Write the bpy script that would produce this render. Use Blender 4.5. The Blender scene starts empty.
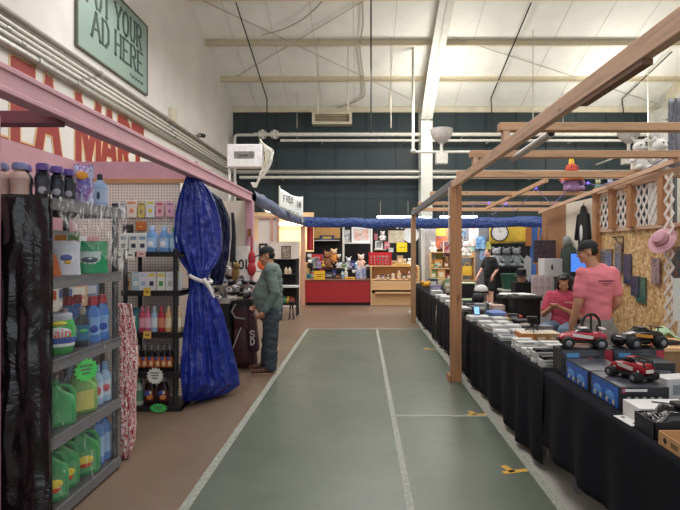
import bpy, bmesh, math, random
from mathutils import Vector, Matrix, noise as mnoise
PI = math.pi
COL = bpy.context.scene.collection
rnd = random.Random(7)
F, CX, CY, CH = 500.0, 362.0, 250.0, 1.65      # focal length in px, vanishing point, eye height


def XP(px, Y): return (px - CX) * Y / F
def ZP(py, Y): return CH - (py - CY) * Y / F


# ------------------------------------------------------------------ materials
def lin(c):
    if isinstance(c, str):
        c = c.lstrip('#'); c = [int(c[i:i + 2], 16) for i in (0, 2, 4)]
    o = []
    for v in c[:3]:
        v /= 255.0
        o.append(v / 12.92 if v <= .04045 else ((v + .055) / 1.055) ** 2.4)
    return o


MC = {}


class NT:
    def __init__(s, name):
        s.m = bpy.data.materials.new(name); s.m.use_nodes = True
        s.t = s.m.node_tree; s.b = s.t.nodes['Principled BSDF']
        s.out = s.t.nodes['Material Output']

    def n(s, typ, **kw):
        nd = s.t.nodes.new(typ)
        for k, v in kw.items(): setattr(nd, k, v)
        return nd

    def l(s, a, b): s.t.links.new(a, b)

    def coords(s, sc=(1, 1, 1), rot=(0, 0, 0), which='Object'):
        tc = s.n('ShaderNodeTexCoord'); mp = s.n('ShaderNodeMapping')
        mp.inputs['Scale'].default_value = sc; mp.inputs['Rotation'].default_value = rot
        s.l(tc.outputs[which], mp.inputs['Vector']); return mp.outputs['Vector']

    def noise(s, vec, scale, detail=3, rough=.55, dist=0):
        nd = s.n('ShaderNodeTexNoise'); nd.inputs['Scale'].default_value = scale
        nd.inputs['Detail'].default_value = detail; nd.inputs['Roughness'].default_value = rough
        nd.inputs['Distortion'].default_value = dist
        s.l(vec, nd.inputs['Vector']); return nd.outputs['Fac']

    def ramp(s, fac, stops):
        r = s.n('ShaderNodeValToRGB'); e = r.color_ramp.elements
        while len(e) < len(stops): e.new(.5)
        for i, (p, c) in enumerate(stops):
            e[i].position = p; e[i].color = (*c, 1)
        s.l(fac, r.inputs['Fac']); return r.outputs['Color']

    def bump(s, h, strength=.3, dist=.01):
        b = s.n('ShaderNodeBump'); b.inputs['Strength'].default_value = strength
        b.inputs['Distance'].default_value = dist
        s.l(h, b.inputs['Height']); s.l(b.outputs['Normal'], s.b.inputs['Normal'])

    def mix(s, fac, a, b):
        m = s.n('ShaderNodeMix', data_type='RGBA')
        if isinstance(fac, (int, float)): m.inputs[0].default_value = fac
        else: s.l(fac, m.inputs[0])
        for i, v in ((6, a), (7, b)):
            if isinstance(v, (list, tuple)): m.inputs[i].default_value = (*v[:3], 1)
            else: s.l(v, m.inputs[i])
        return m.outputs[2]


def mat(name, col, rough=.6, metal=0, var=.12, scale=9, bump=0, bscale=60, spec=.4, emit=0, alpha=None, trans=0):
    key = (name, str(col))
    if key in MC: return MC[key]
    t = NT(name); c = lin(col)
    t.b.inputs['Roughness'].default_value = rough; t.b.inputs['Metallic'].default_value = metal
    t.b.inputs['Specular IOR Level'].default_value = spec
    v = t.coords()
    f = t.noise(v, scale)
    lo = [max(0, x * (1 - var)) for x in c]; hi = [min(1, x * (1 + var)) for x in c]
    t.l(t.ramp(f, [(.3, lo), (.7, hi)]), t.b.inputs['Base Color'])
    if bump: t.bump(t.noise(v, bscale, 4), bump, .006)
    if emit:
        t.b.inputs['Emission Color'].default_value = (*c, 1); t.b.inputs['Emission Strength'].default_value = emit
    if alpha is not None: t.b.inputs['Alpha'].default_value = alpha
    if trans: t.b.inputs['Transmission Weight'].default_value = trans
    MC[key] = t.m
    return t.m


def wood(name, col, axis='Y', dark=.62, rough=.65):
    key = (name, str(col), axis)
    if key in MC: return MC[key]
    t = NT(name); c = lin(col)
    sc = {'X': (1, 14, 14), 'Y': (14, 1, 14), 'Z': (14, 14, 1)}[axis]
    v = t.coords(sc); f = t.noise(v, 2.2, 5, .6, .6)
    base = t.ramp(f, [(.25, [x * dark for x in c]), (.5, c), (.8, [min(1, x * 1.18) for x in c])])
    k = t.noise(t.coords({'X': (2, 6, 6), 'Y': (6, 2, 6), 'Z': (6, 6, 2)}[axis]), 1.6, 2)
    kn = t.ramp(k, [(.68, (0, 0, 0)), (.74, (1, 1, 1))])
    t.l(t.mix(kn, base, [x * .4 for x in c]), t.b.inputs['Base Color'])
    t.b.inputs['Roughness'].default_value = rough
    t.bump(f, .15, .004)
    MC[key] = t.m; return t.m


def osb(name='osb_board'):
    if name in MC: return MC[name]
    t = NT(name)
    def flakes(rot, sc):
        vo = t.n('ShaderNodeTexVoronoi'); vo.inputs['Scale'].default_value = 24
        t.l(t.coords(sc, rot), vo.inputs['Vector']); return vo
    a = flakes((.6, .2, .5), (1, 1, .34)); b = flakes((-.8, .4, 0), (.5, 1, 1.3))
    ca = t.ramp(a.outputs['Color'], [(.1, lin('#9a7445')), (.45, lin('#cda36c')), (.9, lin('#e6c795'))])
    cb = t.ramp(b.outputs['Color'], [(.1, lin('#a57c4c')), (.5, lin('#d6b07a')), (.9, lin('#ecd3a6'))])
    t.l(t.mix(t.ramp(t.noise(t.coords(), 14, 2), [(.48, (0, 0, 0)), (.52, (1, 1, 1))]), ca, cb), t.b.inputs['Base Color'])
    t.b.inputs['Roughness'].default_value = .6
    t.bump(a.outputs['Distance'], .25, .004)
    MC[name] = t.m; return t.m


def floor_mat(name, c0, c1, rough, spots, sc=.6):
    t = NT(name); v = t.coords()
    f = t.noise(v, sc, 6, .65); g = t.noise(v, 7, 4, .7)
    base = t.ramp(f, [(.3, lin(c0)), (.7, lin(c1))])
    st = t.ramp(g, [(.62, (0, 0, 0)), (.78, (1, 1, 1))])
    m = t.n('ShaderNodeMath', operation='MULTIPLY'); t.l(st, m.inputs[0]); m.inputs[1].default_value = .45
    t.l(t.mix(m.outputs[0], base, lin(spots)), t.b.inputs['Base Color'])
    r = t.n('ShaderNodeMapRange'); t.l(g, r.inputs[0]); r.inputs[3].default_value = rough - .1; r.inputs[4].default_value = rough + .15
    t.l(r.outputs[0], t.b.inputs['Roughness'])
    t.bump(t.noise(v, 90, 3), .08, .003)
    return t.m


def crumple(name, col, rough, scale=6, strength=.9, dist=.03, spec=.5, var=.15):
    key = (name, str(col))
    if key in MC: return MC[key]
    t = NT(name); c = lin(col); v = t.coords()
    f = t.noise(v, scale, 5, .6, .8)
    vo = t.n('ShaderNodeTexVoronoi'); vo.inputs['Scale'].default_value = scale * 1.7; t.l(v, vo.inputs['Vector'])
    ad = t.n('ShaderNodeMath', operation='ADD'); t.l(f, ad.inputs[0])
    mu = t.n('ShaderNodeMath', operation='MULTIPLY'); t.l(vo.outputs['Distance'], mu.inputs[0]); mu.inputs[1].default_value = .5
    t.l(mu.outputs[0], ad.inputs[1])
    t.bump(ad.outputs[0], strength, dist)
    t.l(t.ramp(f, [(.3, [x * (1 - var) for x in c]), (.7, [min(1, x * (1 + var)) for x in c])]), t.b.inputs['Base Color'])
    t.b.inputs['Roughness'].default_value = rough; t.b.inputs['Specular IOR Level'].default_value = spec
    MC[key] = t.m; return t.m


def clear_mat(name='clear_film', tint='#ffffff', solid=.16, rough=.12, lo=.52, hi=.64):
    if name in MC: return MC[name]
    t = NT(name); v = t.coords((2.2, 11, 3.5), (.75, 0, 0))
    f = t.noise(v, 3.2, 5, .6, .5)
    t.b.inputs['Base Color'].default_value = (*lin(tint), 1); t.b.inputs['Roughness'].default_value = rough
    t.b.inputs['Specular IOR Level'].default_value = .7
    t.bump(f, 1.0, .03)
    t.l(t.ramp(f, [(lo, (solid * .3,) * 3), (hi, (min(1, solid * 2.4),) * 3)]), t.b.inputs['Alpha'])
    MC[name] = t.m; return t.m


def print_mat(name, cols, scale=9, rough=.4, dist=1.5):
    """abstract printed artwork: blotches of a few colours"""
    key = (name, str(cols), scale)
    if key in MC: return MC[key]
    t = NT(name); v = t.coords(which='Generated')
    f = t.noise(v, scale * .45, 4, .6, dist)
    n = len(cols)
    t.l(t.ramp(f, [(.28 + .44 * i / max(1, n - 1), lin(c)) for i, c in enumerate(cols)]), t.b.inputs['Base Color'])
    t.b.inputs['Roughness'].default_value = rough
    MC[key] = t.m; return t.m


def peg_mat():
    if 'peg' in MC: return MC['peg']
    t = NT('pegboard'); tc = t.n('ShaderNodeTexCoord'); sp = t.n('ShaderNodeSeparateXYZ'); t.l(tc.outputs['Object'], sp.inputs[0])
    ds = []
    for ax in ('X', 'Z'):
        a = t.n('ShaderNodeMath', operation='MULTIPLY'); t.l(sp.outputs[ax], a.inputs[0]); a.inputs[1].default_value = 1 / .032
        b = t.n('ShaderNodeMath', operation='FRACT'); t.l(a.outputs[0], b.inputs[0])
        c = t.n('ShaderNodeMath', operation='SUBTRACT'); t.l(b.outputs[0], c.inputs[0]); c.inputs[1].default_value = .5
        d = t.n('ShaderNodeMath', operation='MULTIPLY'); t.l(c.outputs[0], d.inputs[0]); t.l(c.outputs[0], d.inputs[1]); ds.append(d)
    s = t.n('ShaderNodeMath', operation='ADD'); t.l(ds[0].outputs[0], s.inputs[0]); t.l(ds[1].outputs[0], s.inputs[1])
    r = t.ramp(s.outputs[0], [(.035, lin('#6d625c')), (.06, lin('#e3d6cd'))])
    t.l(r, t.b.inputs['Base Color']); t.b.inputs['Roughness'].default_value = .55
    MC['peg'] = t.m; return t.m


def zig_mat():
    if 'zig' in MC: return MC['zig']
    t = NT('red_white_zigzag'); w = t.n('ShaderNodeTexWave', wave_type='RINGS'); w.inputs['Scale'].default_value = 5
    w.inputs['Distortion'].default_value = 7; w.inputs['Detail'].default_value = 1; w.inputs['Detail Scale'].default_value = 3
    t.l(t.coords((4, 4, 3)), w.inputs['Vector'])
    t.l(t.ramp(w.outputs['Fac'], [(.42, lin('#a8202c')), (.55, lin('#e6d9d6'))]), t.b.inputs['Base Color'])
    t.b.inputs['Roughness'].default_value = .8; MC['zig'] = t.m; return t.m


# ------------------------------------------------------------------ mesh builder
def rot_to(d):
    return Vector((0, 0, 1)).rotation_difference(Vector(d).normalized()).to_matrix()


class MB:
    def __init__(s): s.v = []; s.f = []; s.mi = []

    def add(s, vs, fs, mi=0, M=None):
        o = len(s.v)
        s.v += [tuple(M @ Vector(p)) if M is not None else tuple(p) for p in vs]
        s.f += [tuple(i + o for i in f) for f in fs]; s.mi += [mi] * len(fs)
        return s

    def box(s, c, d, mi=0, rz=0, R=None, taper=1.0):
        x, y, z = d[0] / 2, d[1] / 2, d[2] / 2; k = taper
        vs = [(-x, -y, -z), (x, -y, -z), (x, y, -z), (-x, y, -z), (-x * k, -y * k, z), (x * k, -y * k, z), (x * k, y * k, z), (-x * k, y * k, z)]
        fs = [(0, 3, 2, 1), (4, 5, 6, 7), (0, 1, 5, 4), (1, 2, 6, 5), (2, 3, 7, 6), (3, 0, 4, 7)]
        M = Matrix.Translation(c) @ (R.to_4x4() if R is not None else Matrix.Rotation(rz, 4, 'Z'))
        return s.add(vs, fs, mi, M)

    def bb(s, a, b, mi=0):
        return s.box([(a[i] + b[i]) / 2 for i in range(3)], [abs(b[i] - a[i]) for i in range(3)], mi)

    def bar(s, p0, p1, w, h, mi=0, up=(0, 0, 1)):
        p0, p1 = Vector(p0), Vector(p1); d = (p1 - p0); L = d.length; z = d / L
        x = Vector(up).cross(z)
        if x.length < 1e-5: x = Vector((1, 0, 0)).cross(z)
        x.normalize(); y = z.cross(x)
        R = Matrix((x, y, z)).transposed()
        return s.box((p0 + p1) / 2, (w, h, L), mi, R=R)

    def cyl(s, p0, p1, r0, r1=None, n=14, mi=0, caps=True):
        r1 = r0 if r1 is None else r1
        p0, p1 = Vector(p0), Vector(p1); R = rot_to(p1 - p0); vs = []
        for p, r in ((p0, r0), (p1, r1)):
            for i in range(n):
                a = 2 * PI * i / n; vs.append(p + R @ Vector((r * math.cos(a), r * math.sin(a), 0)))
        fs = [(i, (i + 1) % n, n + (i + 1) % n, n + i) for i in range(n)]
        if caps: fs += [tuple(range(n - 1, -1, -1)), tuple(range(n, 2 * n))]
        return s.add(vs, fs, mi)

    def loft(s, secs, n=20, mi=0, ex=2.0, M=None, caps=True):
        """secs: (z, rx, ry[, cx, cy])"""
        vs = []
        for q in secs:
            z, rx, ry = q[:3]; cx, cy = (q[3], q[4]) if len(q) > 4 else (0, 0)
            for i in range(n):
                a = 2 * PI * i / n; c, d = math.cos(a), math.sin(a)
                vs.append((cx + rx * math.copysign(abs(c) ** (2 / ex), c), cy + ry * math.copysign(abs(d) ** (2 / ex), d), z))
        k = len(secs)
        fs = [(j * n + i, j * n + (i + 1) % n, (j + 1) * n + (i + 1) % n, (j + 1) * n + i) for j in range(k - 1) for i in range(n)]
        if caps: fs += [tuple(range(n - 1, -1, -1)), tuple(range((k - 1) * n, k * n))]
        return s.add(vs, fs, mi, M)

    def lathe(s, prof, n=20, mi=0, M=None, caps=True):
        return s.loft([(z, r, r) for r, z in prof], n, mi, 2.0, M, caps)

    def ell(s, c, r, nu=16, nv=10, mi=0, R=None):
        if isinstance(r, (int, float)): r = (r, r, r)
        vs = [(0, 0, -r[2])]
        for j in range(1, nv):
            t = -PI / 2 + PI * j / nv
            for i in range(nu):
                a = 2 * PI * i / nu
                vs.append((r[0] * math.cos(t) * math.cos(a), r[1] * math.cos(t) * math.sin(a), r[2] * math.sin(t)))
        vs.append((0, 0, r[2])); e = len(vs) - 1
        fs = [(0, 1 + (i + 1) % nu, 1 + i) for i in range(nu)]
        fs += [(1 + j * nu + i, 1 + j * nu + (i + 1) % nu, 1 + (j + 1) * nu + (i + 1) % nu, 1 + (j + 1) * nu + i) for j in range(nv - 2) for i in range(nu)]
        fs += [(e, 1 + (nv - 2) * nu + i, 1 + (nv - 2) * nu + (i + 1) % nu) for i in range(nu)]
        return s.add(vs, fs, mi, Matrix.Translation(c) @ (R.to_4x4() if R is not None else Matrix.Identity(4)))

    def tube(s, pts, r, n=8, mi=0, caps=True):
        pts = [Vector(p) for p in pts]; k = len(pts); rs = r if isinstance(r, (list, tuple)) else [r] * k
        vs = []; up = None
        for i, p in enumerate(pts):
            d = (pts[min(i + 1, k - 1)] - pts[max(i - 1, 0)]).normalized()
            if up is None:
                up = d.orthogonal().normalized()
            else:
                up = (up - d * up.dot(d)); up = up.normalized() if up.length > 1e-6 else d.orthogonal().normalized()
            w = d.cross(up)
            for j in range(n):
                a = 2 * PI * j / n; vs.append(p + (up * math.cos(a) + w * math.sin(a)) * rs[i])
        fs = [(j * n + i, j * n + (i + 1) % n, (j + 1) * n + (i + 1) % n, (j + 1) * n + i) for j in range(k - 1) for i in range(n)]
        if caps: fs += [tuple(range(n - 1, -1, -1)), tuple(range((k - 1) * n, k * n))]
        return s.add(vs, fs, mi)

    def capsule(s, p0, p1, r0, r1=None, n=12, mi=0):
        r1 = r0 if r1 is None else r1; p0, p1 = Vector(p0), Vector(p1)
        d = (p1 - p0).normalized() if (p1 - p0).length > 1e-6 else Vector((0, 0, 1))
        L = (p1 - p0).length; secs = []
        for j in range(5): a = -PI / 2 + PI / 2 * (j + .15) / 5; secs.append((r0 * math.sin(a), r0 * math.cos(a)))
        secs.append((0, r0)); secs.append((L, r1))
        for j in range(1, 5): a = PI / 2 * (j) / 4.6; secs.append((L + r1 * math.sin(a), r1 * math.cos(a)))
        return s.loft([(z, r, r) for z, r in secs], n, mi, 2.0, Matrix.Translation(p0) @ rot_to(d).to_4x4())

    def grid(s, fn, nu, nv, mi=0, wrap=False, flip=False):
        vs = [fn(i / nu, j / nv) for j in range(nv + 1) for i in range(nu + (0 if wrap else 1))]
        w = nu if wrap else nu + 1
        fs = []
        for j in range(nv):
            for i in range(nu):
                q = (j * w + i, j * w + (i + 1) % w, (j + 1) * w + (i + 1) % w, (j + 1) * w + i)
                fs.append(q[::-1] if flip else q)
        return s.add(vs, fs, mi)

    def prism(s, pts, d, M=None, mi=0):
        n = len(pts); vs = [(p[0], p[1], 0) for p in pts] + [(p[0], p[1], d) for p in pts]
        fs = [tuple(range(n - 1, -1, -1)), tuple(range(n, 2 * n))] + [(i, (i + 1) % n, n + (i + 1) % n, n + i) for i in range(n)]
        return s.add(vs, fs, mi, M)

    def mesh(s, name, mats, smooth=True, angle=38):
        me = bpy.data.meshes.new(name); me.from_pydata(s.v, [], s.f)
        for m in (mats if isinstance(mats, (list, tuple)) else [mats]): me.materials.append(m)
        me.polygons.foreach_set('material_index', s.mi)
        if smooth:
            me.polygons.foreach_set('use_smooth', [True] * len(me.polygons)); me.set_sharp_from_angle(angle=math.radians(angle))
        me.update(); return me

    def build(s, name, mats, parent=None, smooth=True, angle=38, bevel=0, solid=0, loc=None, rz=0, label=None):
        o = bpy.data.objects.new(name, s.mesh(name, mats, smooth, angle)); COL.objects.link(o)
        if loc is not None: o.location = loc
        if rz: o.rotation_euler = (0, 0, rz)
        if solid:
            m = o.modifiers.new('Solidify', 'SOLIDIFY'); m.thickness = solid; m.offset = 0
        if bevel:
            m = o.modifiers.new('Bevel', 'BEVEL'); m.width = bevel; m.segments = 2; m.limit_method = 'ANGLE'; m.angle_limit = math.radians(50)
        if parent is not None: o.parent = parent
        if label: o['label'] = label
        return o


def thing(name, label, cat, loc=(0, 0, 0), rz=0, group=None):
    o = bpy.data.objects.new(name, None); COL.objects.link(o); o.empty_display_size = .1
    o.location = loc; o.rotation_euler = (0, 0, rz)
    o['label'] = label; o['category'] = cat
    if group: o['group'] = group
    return o


def tag(o, label, cat, group=None):
    o['label'] = label; o['category'] = cat
    if group: o['group'] = group
    return o


def struct(o):
    o['kind'] = 'structure'; return o


KIDS = {}
def dup(root):
    c = root.copy(); COL.objects.link(c)
    for ch in list(root.children):
        d = dup(ch); d.parent = c
    return c


PROTO = {}
def put(key, maker, label, cat, loc, rz=0, group=None, scale=None):
    """first call builds the kind, later calls copy it with all its parts"""
    if key in PROTO: o = dup(PROTO[key])
    else: o = maker(); PROTO[key] = o
    o.location = loc; o.rotation_euler = (0, 0, rz)
    if scale: o.scale = (scale,) * 3 if isinstance(scale, (int, float)) else scale
    o['label'] = label; o['category'] = cat
    if group: o['group'] = group
    elif 'group' in o.keys(): del o['group']
    return o


ORD = ['first', 'second', 'third', 'fourth', 'fifth', 'sixth', 'seventh', 'eighth', 'ninth', 'tenth', 'eleventh', 'twelfth', 'thirteenth', 'fourteenth']

# ------------------------------------------------------------------ lettering from strokes (unit cell 1 x 1)
GL = {
    'A': [[(0, 0), (.5, 1)], [(.5, 1), (1, 0)], [(.2, .36), (.8, .36)]],
    'D': [[(.1, 0), (.1, 1)], [(.1, 1), (.55, 1), (.9, .75), (.9, .25), (.55, 0), (.1, 0)]],
    'E': [[(.1, 0), (.1, 1)], [(.1, 1), (.9, 1)], [(.1, .52), (.7, .52)], [(.1, 0), (.9, 0)]],
    'F': [[(.1, 0), (.1, 1)], [(.1, 1), (.9, 1)], [(.1, .52), (.7, .52)]],
    'G': [[(.9, .8), (.65, 1), (.35, 1), (.1, .75), (.1, .25), (.35, 0), (.65, 0), (.9, .2), (.9, .45), (.55, .45)]],
    'H': [[(.1, 0), (.1, 1)], [(.9, 0), (.9, 1)], [(.1, .5), (.9, .5)]],
    'I': [[(.5, 0), (.5, 1)]],
    'L': [[(.1, 0), (.1, 1)], [(.1, 0), (.9, 0)]],
    'M': [[(.06, 0), (.06, 1)], [(.06, 1), (.5, .15)], [(.5, .15), (.94, 1)], [(.94, 1), (.94, 0)]],
    'N': [[(.1, 0), (.1, 1)], [(.1, 1), (.9, 0)], [(.9, 0), (.9, 1)]],
    'O': [[(.5, 0), (.2, .1), (.08, .35), (.08, .65), (.2, .9), (.5, 1), (.8, .9), (.92, .65), (.92, .35), (.8, .1), (.5, 0)]],
    'P': [[(.1, 0), (.1, 1)], [(.1, 1), (.6, 1), (.9, .88), (.9, .6), (.6, .47), (.1, .47)]],
    'R': [[(.1, 0), (.1, 1)], [(.1, 1), (.6, 1), (.9, .88), (.9, .62), (.6, .5), (.1, .5)], [(.5, .5), (.92, 0)]],
    'S': [[(.9, .82), (.6, 1), (.35, 1), (.1, .8), (.2, .58), (.75, .42), (.9, .22), (.65, 0), (.35, 0), (.1, .18)]],
    'T': [[(.5, 0), (.5, 1)], [(.05, 1), (.95, 1)]],
    'U': [[(.1, 1), (.1, .3), (.3, .04), (.7, .04), (.9, .3), (.9, 1)]],
    'Y': [[(0, 1), (.5, .48)], [(1, 1), (.5, .48)], [(.5, .48), (.5, 0)]],
}


def strokes(mb, text, w, h, gap, sw, d, M, mi=0, serif=0, widths=None):
    """flat raised letters in local xy plane, extruded d along local z"""
    x = 0; cnt = 0; d0 = d
    for ch in text:
        lw = (widths or {}).get(ch, 1) * w
        if ch == ' ': x += lw * .6; continue
        for st in GL[ch]:
            pts = [Vector((x + p[0] * lw, p[1] * h)) for p in st]
            for a, b in zip(pts[:-1], pts[1:]):
                dv = (b - a).normalized(); nn = Vector((-dv.y, dv.x)); k = sw / 2; cnt += 1; d = d0 * (1 + .07 * (cnt % 9))
                if abs(dv.y) < .3: k *= .62 if serif else .9
                e = dv * (k * .7)
                q = [a - e + nn * k, a - e - nn * k, b + e - nn * k, b + e + nn * k]
                mb.prism([tuple(p) for p in q][::1], d, M, mi)
            if serif:
                for p in (pts[0], pts[-1]):
                    if p.y < .02 * h or p.y > .98 * h:
                        if ch in 'DOGSU' and p.y < .05 * h: continue
                        yy = .012 if p.y < .5 * h else -.012
                        mb.prism([(p.x - serif, p.y - .012 + yy), (p.x + serif, p.y - .012 + yy), (p.x + serif, p.y + .012 + yy), (p.x - serif, p.y + .012 + yy)], d, M, mi)
        x += lw + gap
    return x - gap


def frame(origin, xdir, ydir):
    x, y = Vector(xdir).normalized(), Vector(ydir).normalized(); z = x.cross(y)
    M = Matrix((x, y, z)).transposed().to_4x4(); M.translation = Vector(origin); return M


def text_mesh(txt, size, name, m, parent, loc, rot, depth=.001, sx=1.0, align='CENTER', label=None):
    cu = bpy.data.curves.new('txt', 'FONT'); cu.body = txt; cu.size = size; cu.extrude = depth; cu.align_x = align; cu.align_y = 'CENTER'
    cu.resolution_u = 2
    o = bpy.data.objects.new('txt', cu); COL.objects.link(o)
    bpy.context.view_layer.update()
    me = bpy.data.meshes.new_from_object(o.evaluated_get(bpy.context.evaluated_depsgraph_get()))
    bpy.data.objects.remove(o); bpy.data.curves.remove(cu)
    me.materials.clear(); me.materials.append(m); me.name = name
    ob = bpy.data.objects.new(name, me); COL.objects.link(ob); ob.parent = parent; ob.location = loc; ob.rotation_euler = rot; ob.scale = (sx, 1, 1)
    if label: ob['label'] = label
    return ob
# ------------------------------------------------------------------ camera, world, light
cam = bpy.data.cameras.new('camera'); camo = bpy.data.objects.new('camera', cam); COL.objects.link(camo)
cam.sensor_width = 36; cam.lens = 36 * F / 680; cam.sensor_fit = 'HORIZONTAL'
cam.shift_x = (340 - CX) / 680; cam.shift_y = -(255 - CY) / 680
camo.location = (0, 0, CH); camo.rotation_euler = (PI / 2, 0, 0)
bpy.context.scene.camera = camo
sc = bpy.context.scene
sc.view_settings.view_transform = 'Standard'; sc.view_settings.look = 'None'; sc.view_settings.gamma = 1
sc.view_settings.use_curve_mapping = False; sc.view_settings.exposure = 0.42
w = bpy.data.worlds.new('world'); sc.world = w; w.use_nodes = True
w.node_tree.nodes['Background'].inputs['Color'].default_value = (.93, .97, 1, 1)
w.node_tree.nodes['Background'].inputs['Strength'].default_value = 1.0


def area(name, loc, size, power, col=(1, .97, .92), rot=(0, 0, 0), sy=None):
    l = bpy.data.lights.new(name, 'AREA'); l.energy = power; l.color = col; l.size = size
    if sy: l.shape = 'RECTANGLE'; l.size_y = sy
    o = bpy.data.objects.new(name, l); COL.objects.link(o); o.location = loc; o.rotation_euler = rot; return o


def point(name, loc, r, power, col=(1, .95, .88)):
    l = bpy.data.lights.new(name, 'POINT'); l.energy = power; l.color = col; l.shadow_soft_size = r
    o = bpy.data.objects.new(name, l); COL.objects.link(o); o.location = loc; return o


for i, (x, y, p) in enumerate([(-.6, 1.5, 120), (.2, 6.0, 130), (.2, 10.5, 130), (6, 5, 130), (5.5, 12, 170), (-3.2, 9.0, 60), (.5, 14.2, 120)]):
    area('overhead_fill', (x, y, 7.6 if y < 8 else 6.6), 2.4, p, (1, .985, .965))  # unseen soft area lights added overhead for even fill, no fixtures

# ------------------------------------------------------------------ setting
YB, XL, XR, YF, YR = 19.0, -4.9, 11.3, -7.0, 4.0
RS = .354


def roof(y): return 7.05 + RS * (YB - y) if y > YR else 7.05 + RS * (YB - YR) - RS * (YR - y)


def rY(py):   # where a picture row meets the roof
    return 12.13 / ((CY - py) / F + RS)


m_conc = floor_mat('brown_concrete', '#655343', '#776352', .42, '#54463a')
m_green = floor_mat('green_court_paint', '#4e564a', '#5c6457', .36, '#6b6f66', 1.1)
m_grey = floor_mat('grey_concrete', '#8f8b84', '#a19d95', .6, '#8a867e')
m_line = mat('white_floor_paint', '#8b8d84', .6, var=.25, scale=30)
m_white = mat('cream_wall', '#d5d1cb', .8, var=.06, scale=1.2)
m_ceil = mat('white_insulation', '#f0f1ec', .6, var=.05, scale=1.5, bump=.2, bscale=1.2)
m_seam = mat('ceiling_seam', '#d2d0c8', .7)
m_dark = mat('dark_slate_panel', '#2d3a3e', .55, var=.08, scale=1.0)
m_darkrib = mat('dark_slate_rib', '#263236', .55)
m_steel = mat('cream_steel', '#cfc6b0', .55, var=.1, scale=3)
m_purlin = mat('tan_steel', '#d6cab0', .6, var=.1, scale=14)
m_pipe = mat('white_pipe', '#d6d3ca', .4, var=.08)
m_pipeg = mat('galvanised_pipe', '#aeaca5', .35, .5, var=.15, scale=14)

struct(MB().bb((XL - .2, YF, -.3), (XR + .2, YB + .2, 0)).build('floor', m_conc, smooth=False))
g = MB().bb((-1.10, YF + .5, 0), (1.24, 10.4, .003)); struct(g.build('floor', m_green, smooth=False))
g = MB().bb((1.30, YF + .5, 0), (3.3, 13.6, .003)); struct(g.build('floor', m_grey, smooth=False))
ln = MB()
ln.bb((-1.165, YF + .5, 0), (-1.10, 10.45, .005)); ln.bb((-1.10, 10.4, 0), (1.24, 10.46, .005))
ln.bb((.285, YF + .5, .003), (.335, 10.4, .005)); ln.bb((.335, 4.94, .003), (1.24, 4.995, .005)); ln.bb((1.24, YF + .5, 0), (1.30, 13.6, .005))
struct(ln.build('trim_1', m_line, smooth=False))
m_ytape = mat('yellow_tape', '#c99a3c', .6, var=.2)
for i, (x, y, rz, lb) in enumerate([(1.14, 3.72, .25, 'yellow tape mark on the green floor nearest the camera'), (1.15, 5.0, .1, 'yellow tape mark at the end of the white cross line'),
                                    (1.12, 8.3, 0, 'faint yellow tape mark on the floor beyond the near wooden post')]):
    t = MB().box((0, 0, 0), (.2, .045, .002), rz=0).box((-.03, .05, 0), (.05, .12, .002), rz=.1)
    tag(t.build('floor_tape', m_ytape, loc=(x, y, .0042), rz=rz, smooth=False), lb, 'floor tape', 'tape marks on the floor')

# walls with sloping heads
def gable(name, x0, x1, m):
    ys = [YF, YR, YB]; pts = [(YF, 0), (YB, 0), (YB, roof(YB)), (YR, roof(YR)), (YF, roof(YF))]
    M = frame((x0, 0, 0), (0, 1, 0), (0, 0, 1))
    return struct(MB().prism(pts, x1 - x0, M).build(name, m, smooth=False))


gable('wall_left', XL - .2, XL, m_white)
gable('wall_right', XR, XR + .2, m_white)
b = MB().bb((XL - .2, YB, 0), (XR + .2, YB + .2, roof(YB) + .1))
x = XL + .5
while x < XR:
    b.bb((x - .025, YB - .03, 0), (x + .025, YB, roof(YB) - .15), 1); x += 1.14
b.bb((XL, YB - .012, 3.6), (XR, YB, 3.64), 1)
struct(b.build('wall_back', [m_dark, m_darkrib], smooth=False))
cb = MB()
for (ya, yb) in ((YR, YB), (YF, YR)):
    cb.add([(XL - .2, ya, roof(ya)), (XR + .2, ya, roof(ya)), (XR + .2, yb, roof(yb)), (XL - .2, yb, roof(yb)),
            (XL - .2, ya, roof(ya) + .15), (XR + .2, ya, roof(ya) + .15), (XR + .2, yb, roof(yb) + .15), (XL - .2, yb, roof(yb) + .15)],
           [(0, 1, 2, 3), (7, 6, 5, 4), (0, 4, 5, 1), (2, 6, 7, 3), (1, 5, 6, 2), (3, 7, 4, 0)])
x = XL + .9
while x < XR:
    cb.bar((x, YR + 1, roof(YR + 1) - .004), (x, YB, roof(YB) - .004), .02, .012, 1); x += 1.25
struct(cb.build('ceiling', [m_ceil, m_seam], smooth=False))
# purlins, eave beam
for i, y in enumerate([17.3, 15.67, 14.0, 12.4, 10.8]):
    p = MB(); z = roof(y)
    p.bb((XL, y - .03, z - .2), (XR, y - .012, z + .01)); p.bb((XL, y - .1, z - .2), (XR, y - .012, z - .185)); p.bb((XL, y - .03, z - .02), (XR, y + .06, z - .01))
    struct(p.build('trim_%d' % (2 + i), m_purlin, smooth=False))
struct(MB().bb((XL, YB - .12, 6.86), (XR, YB, 7.06)).build('trim_7', m_steel, smooth=False))
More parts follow.
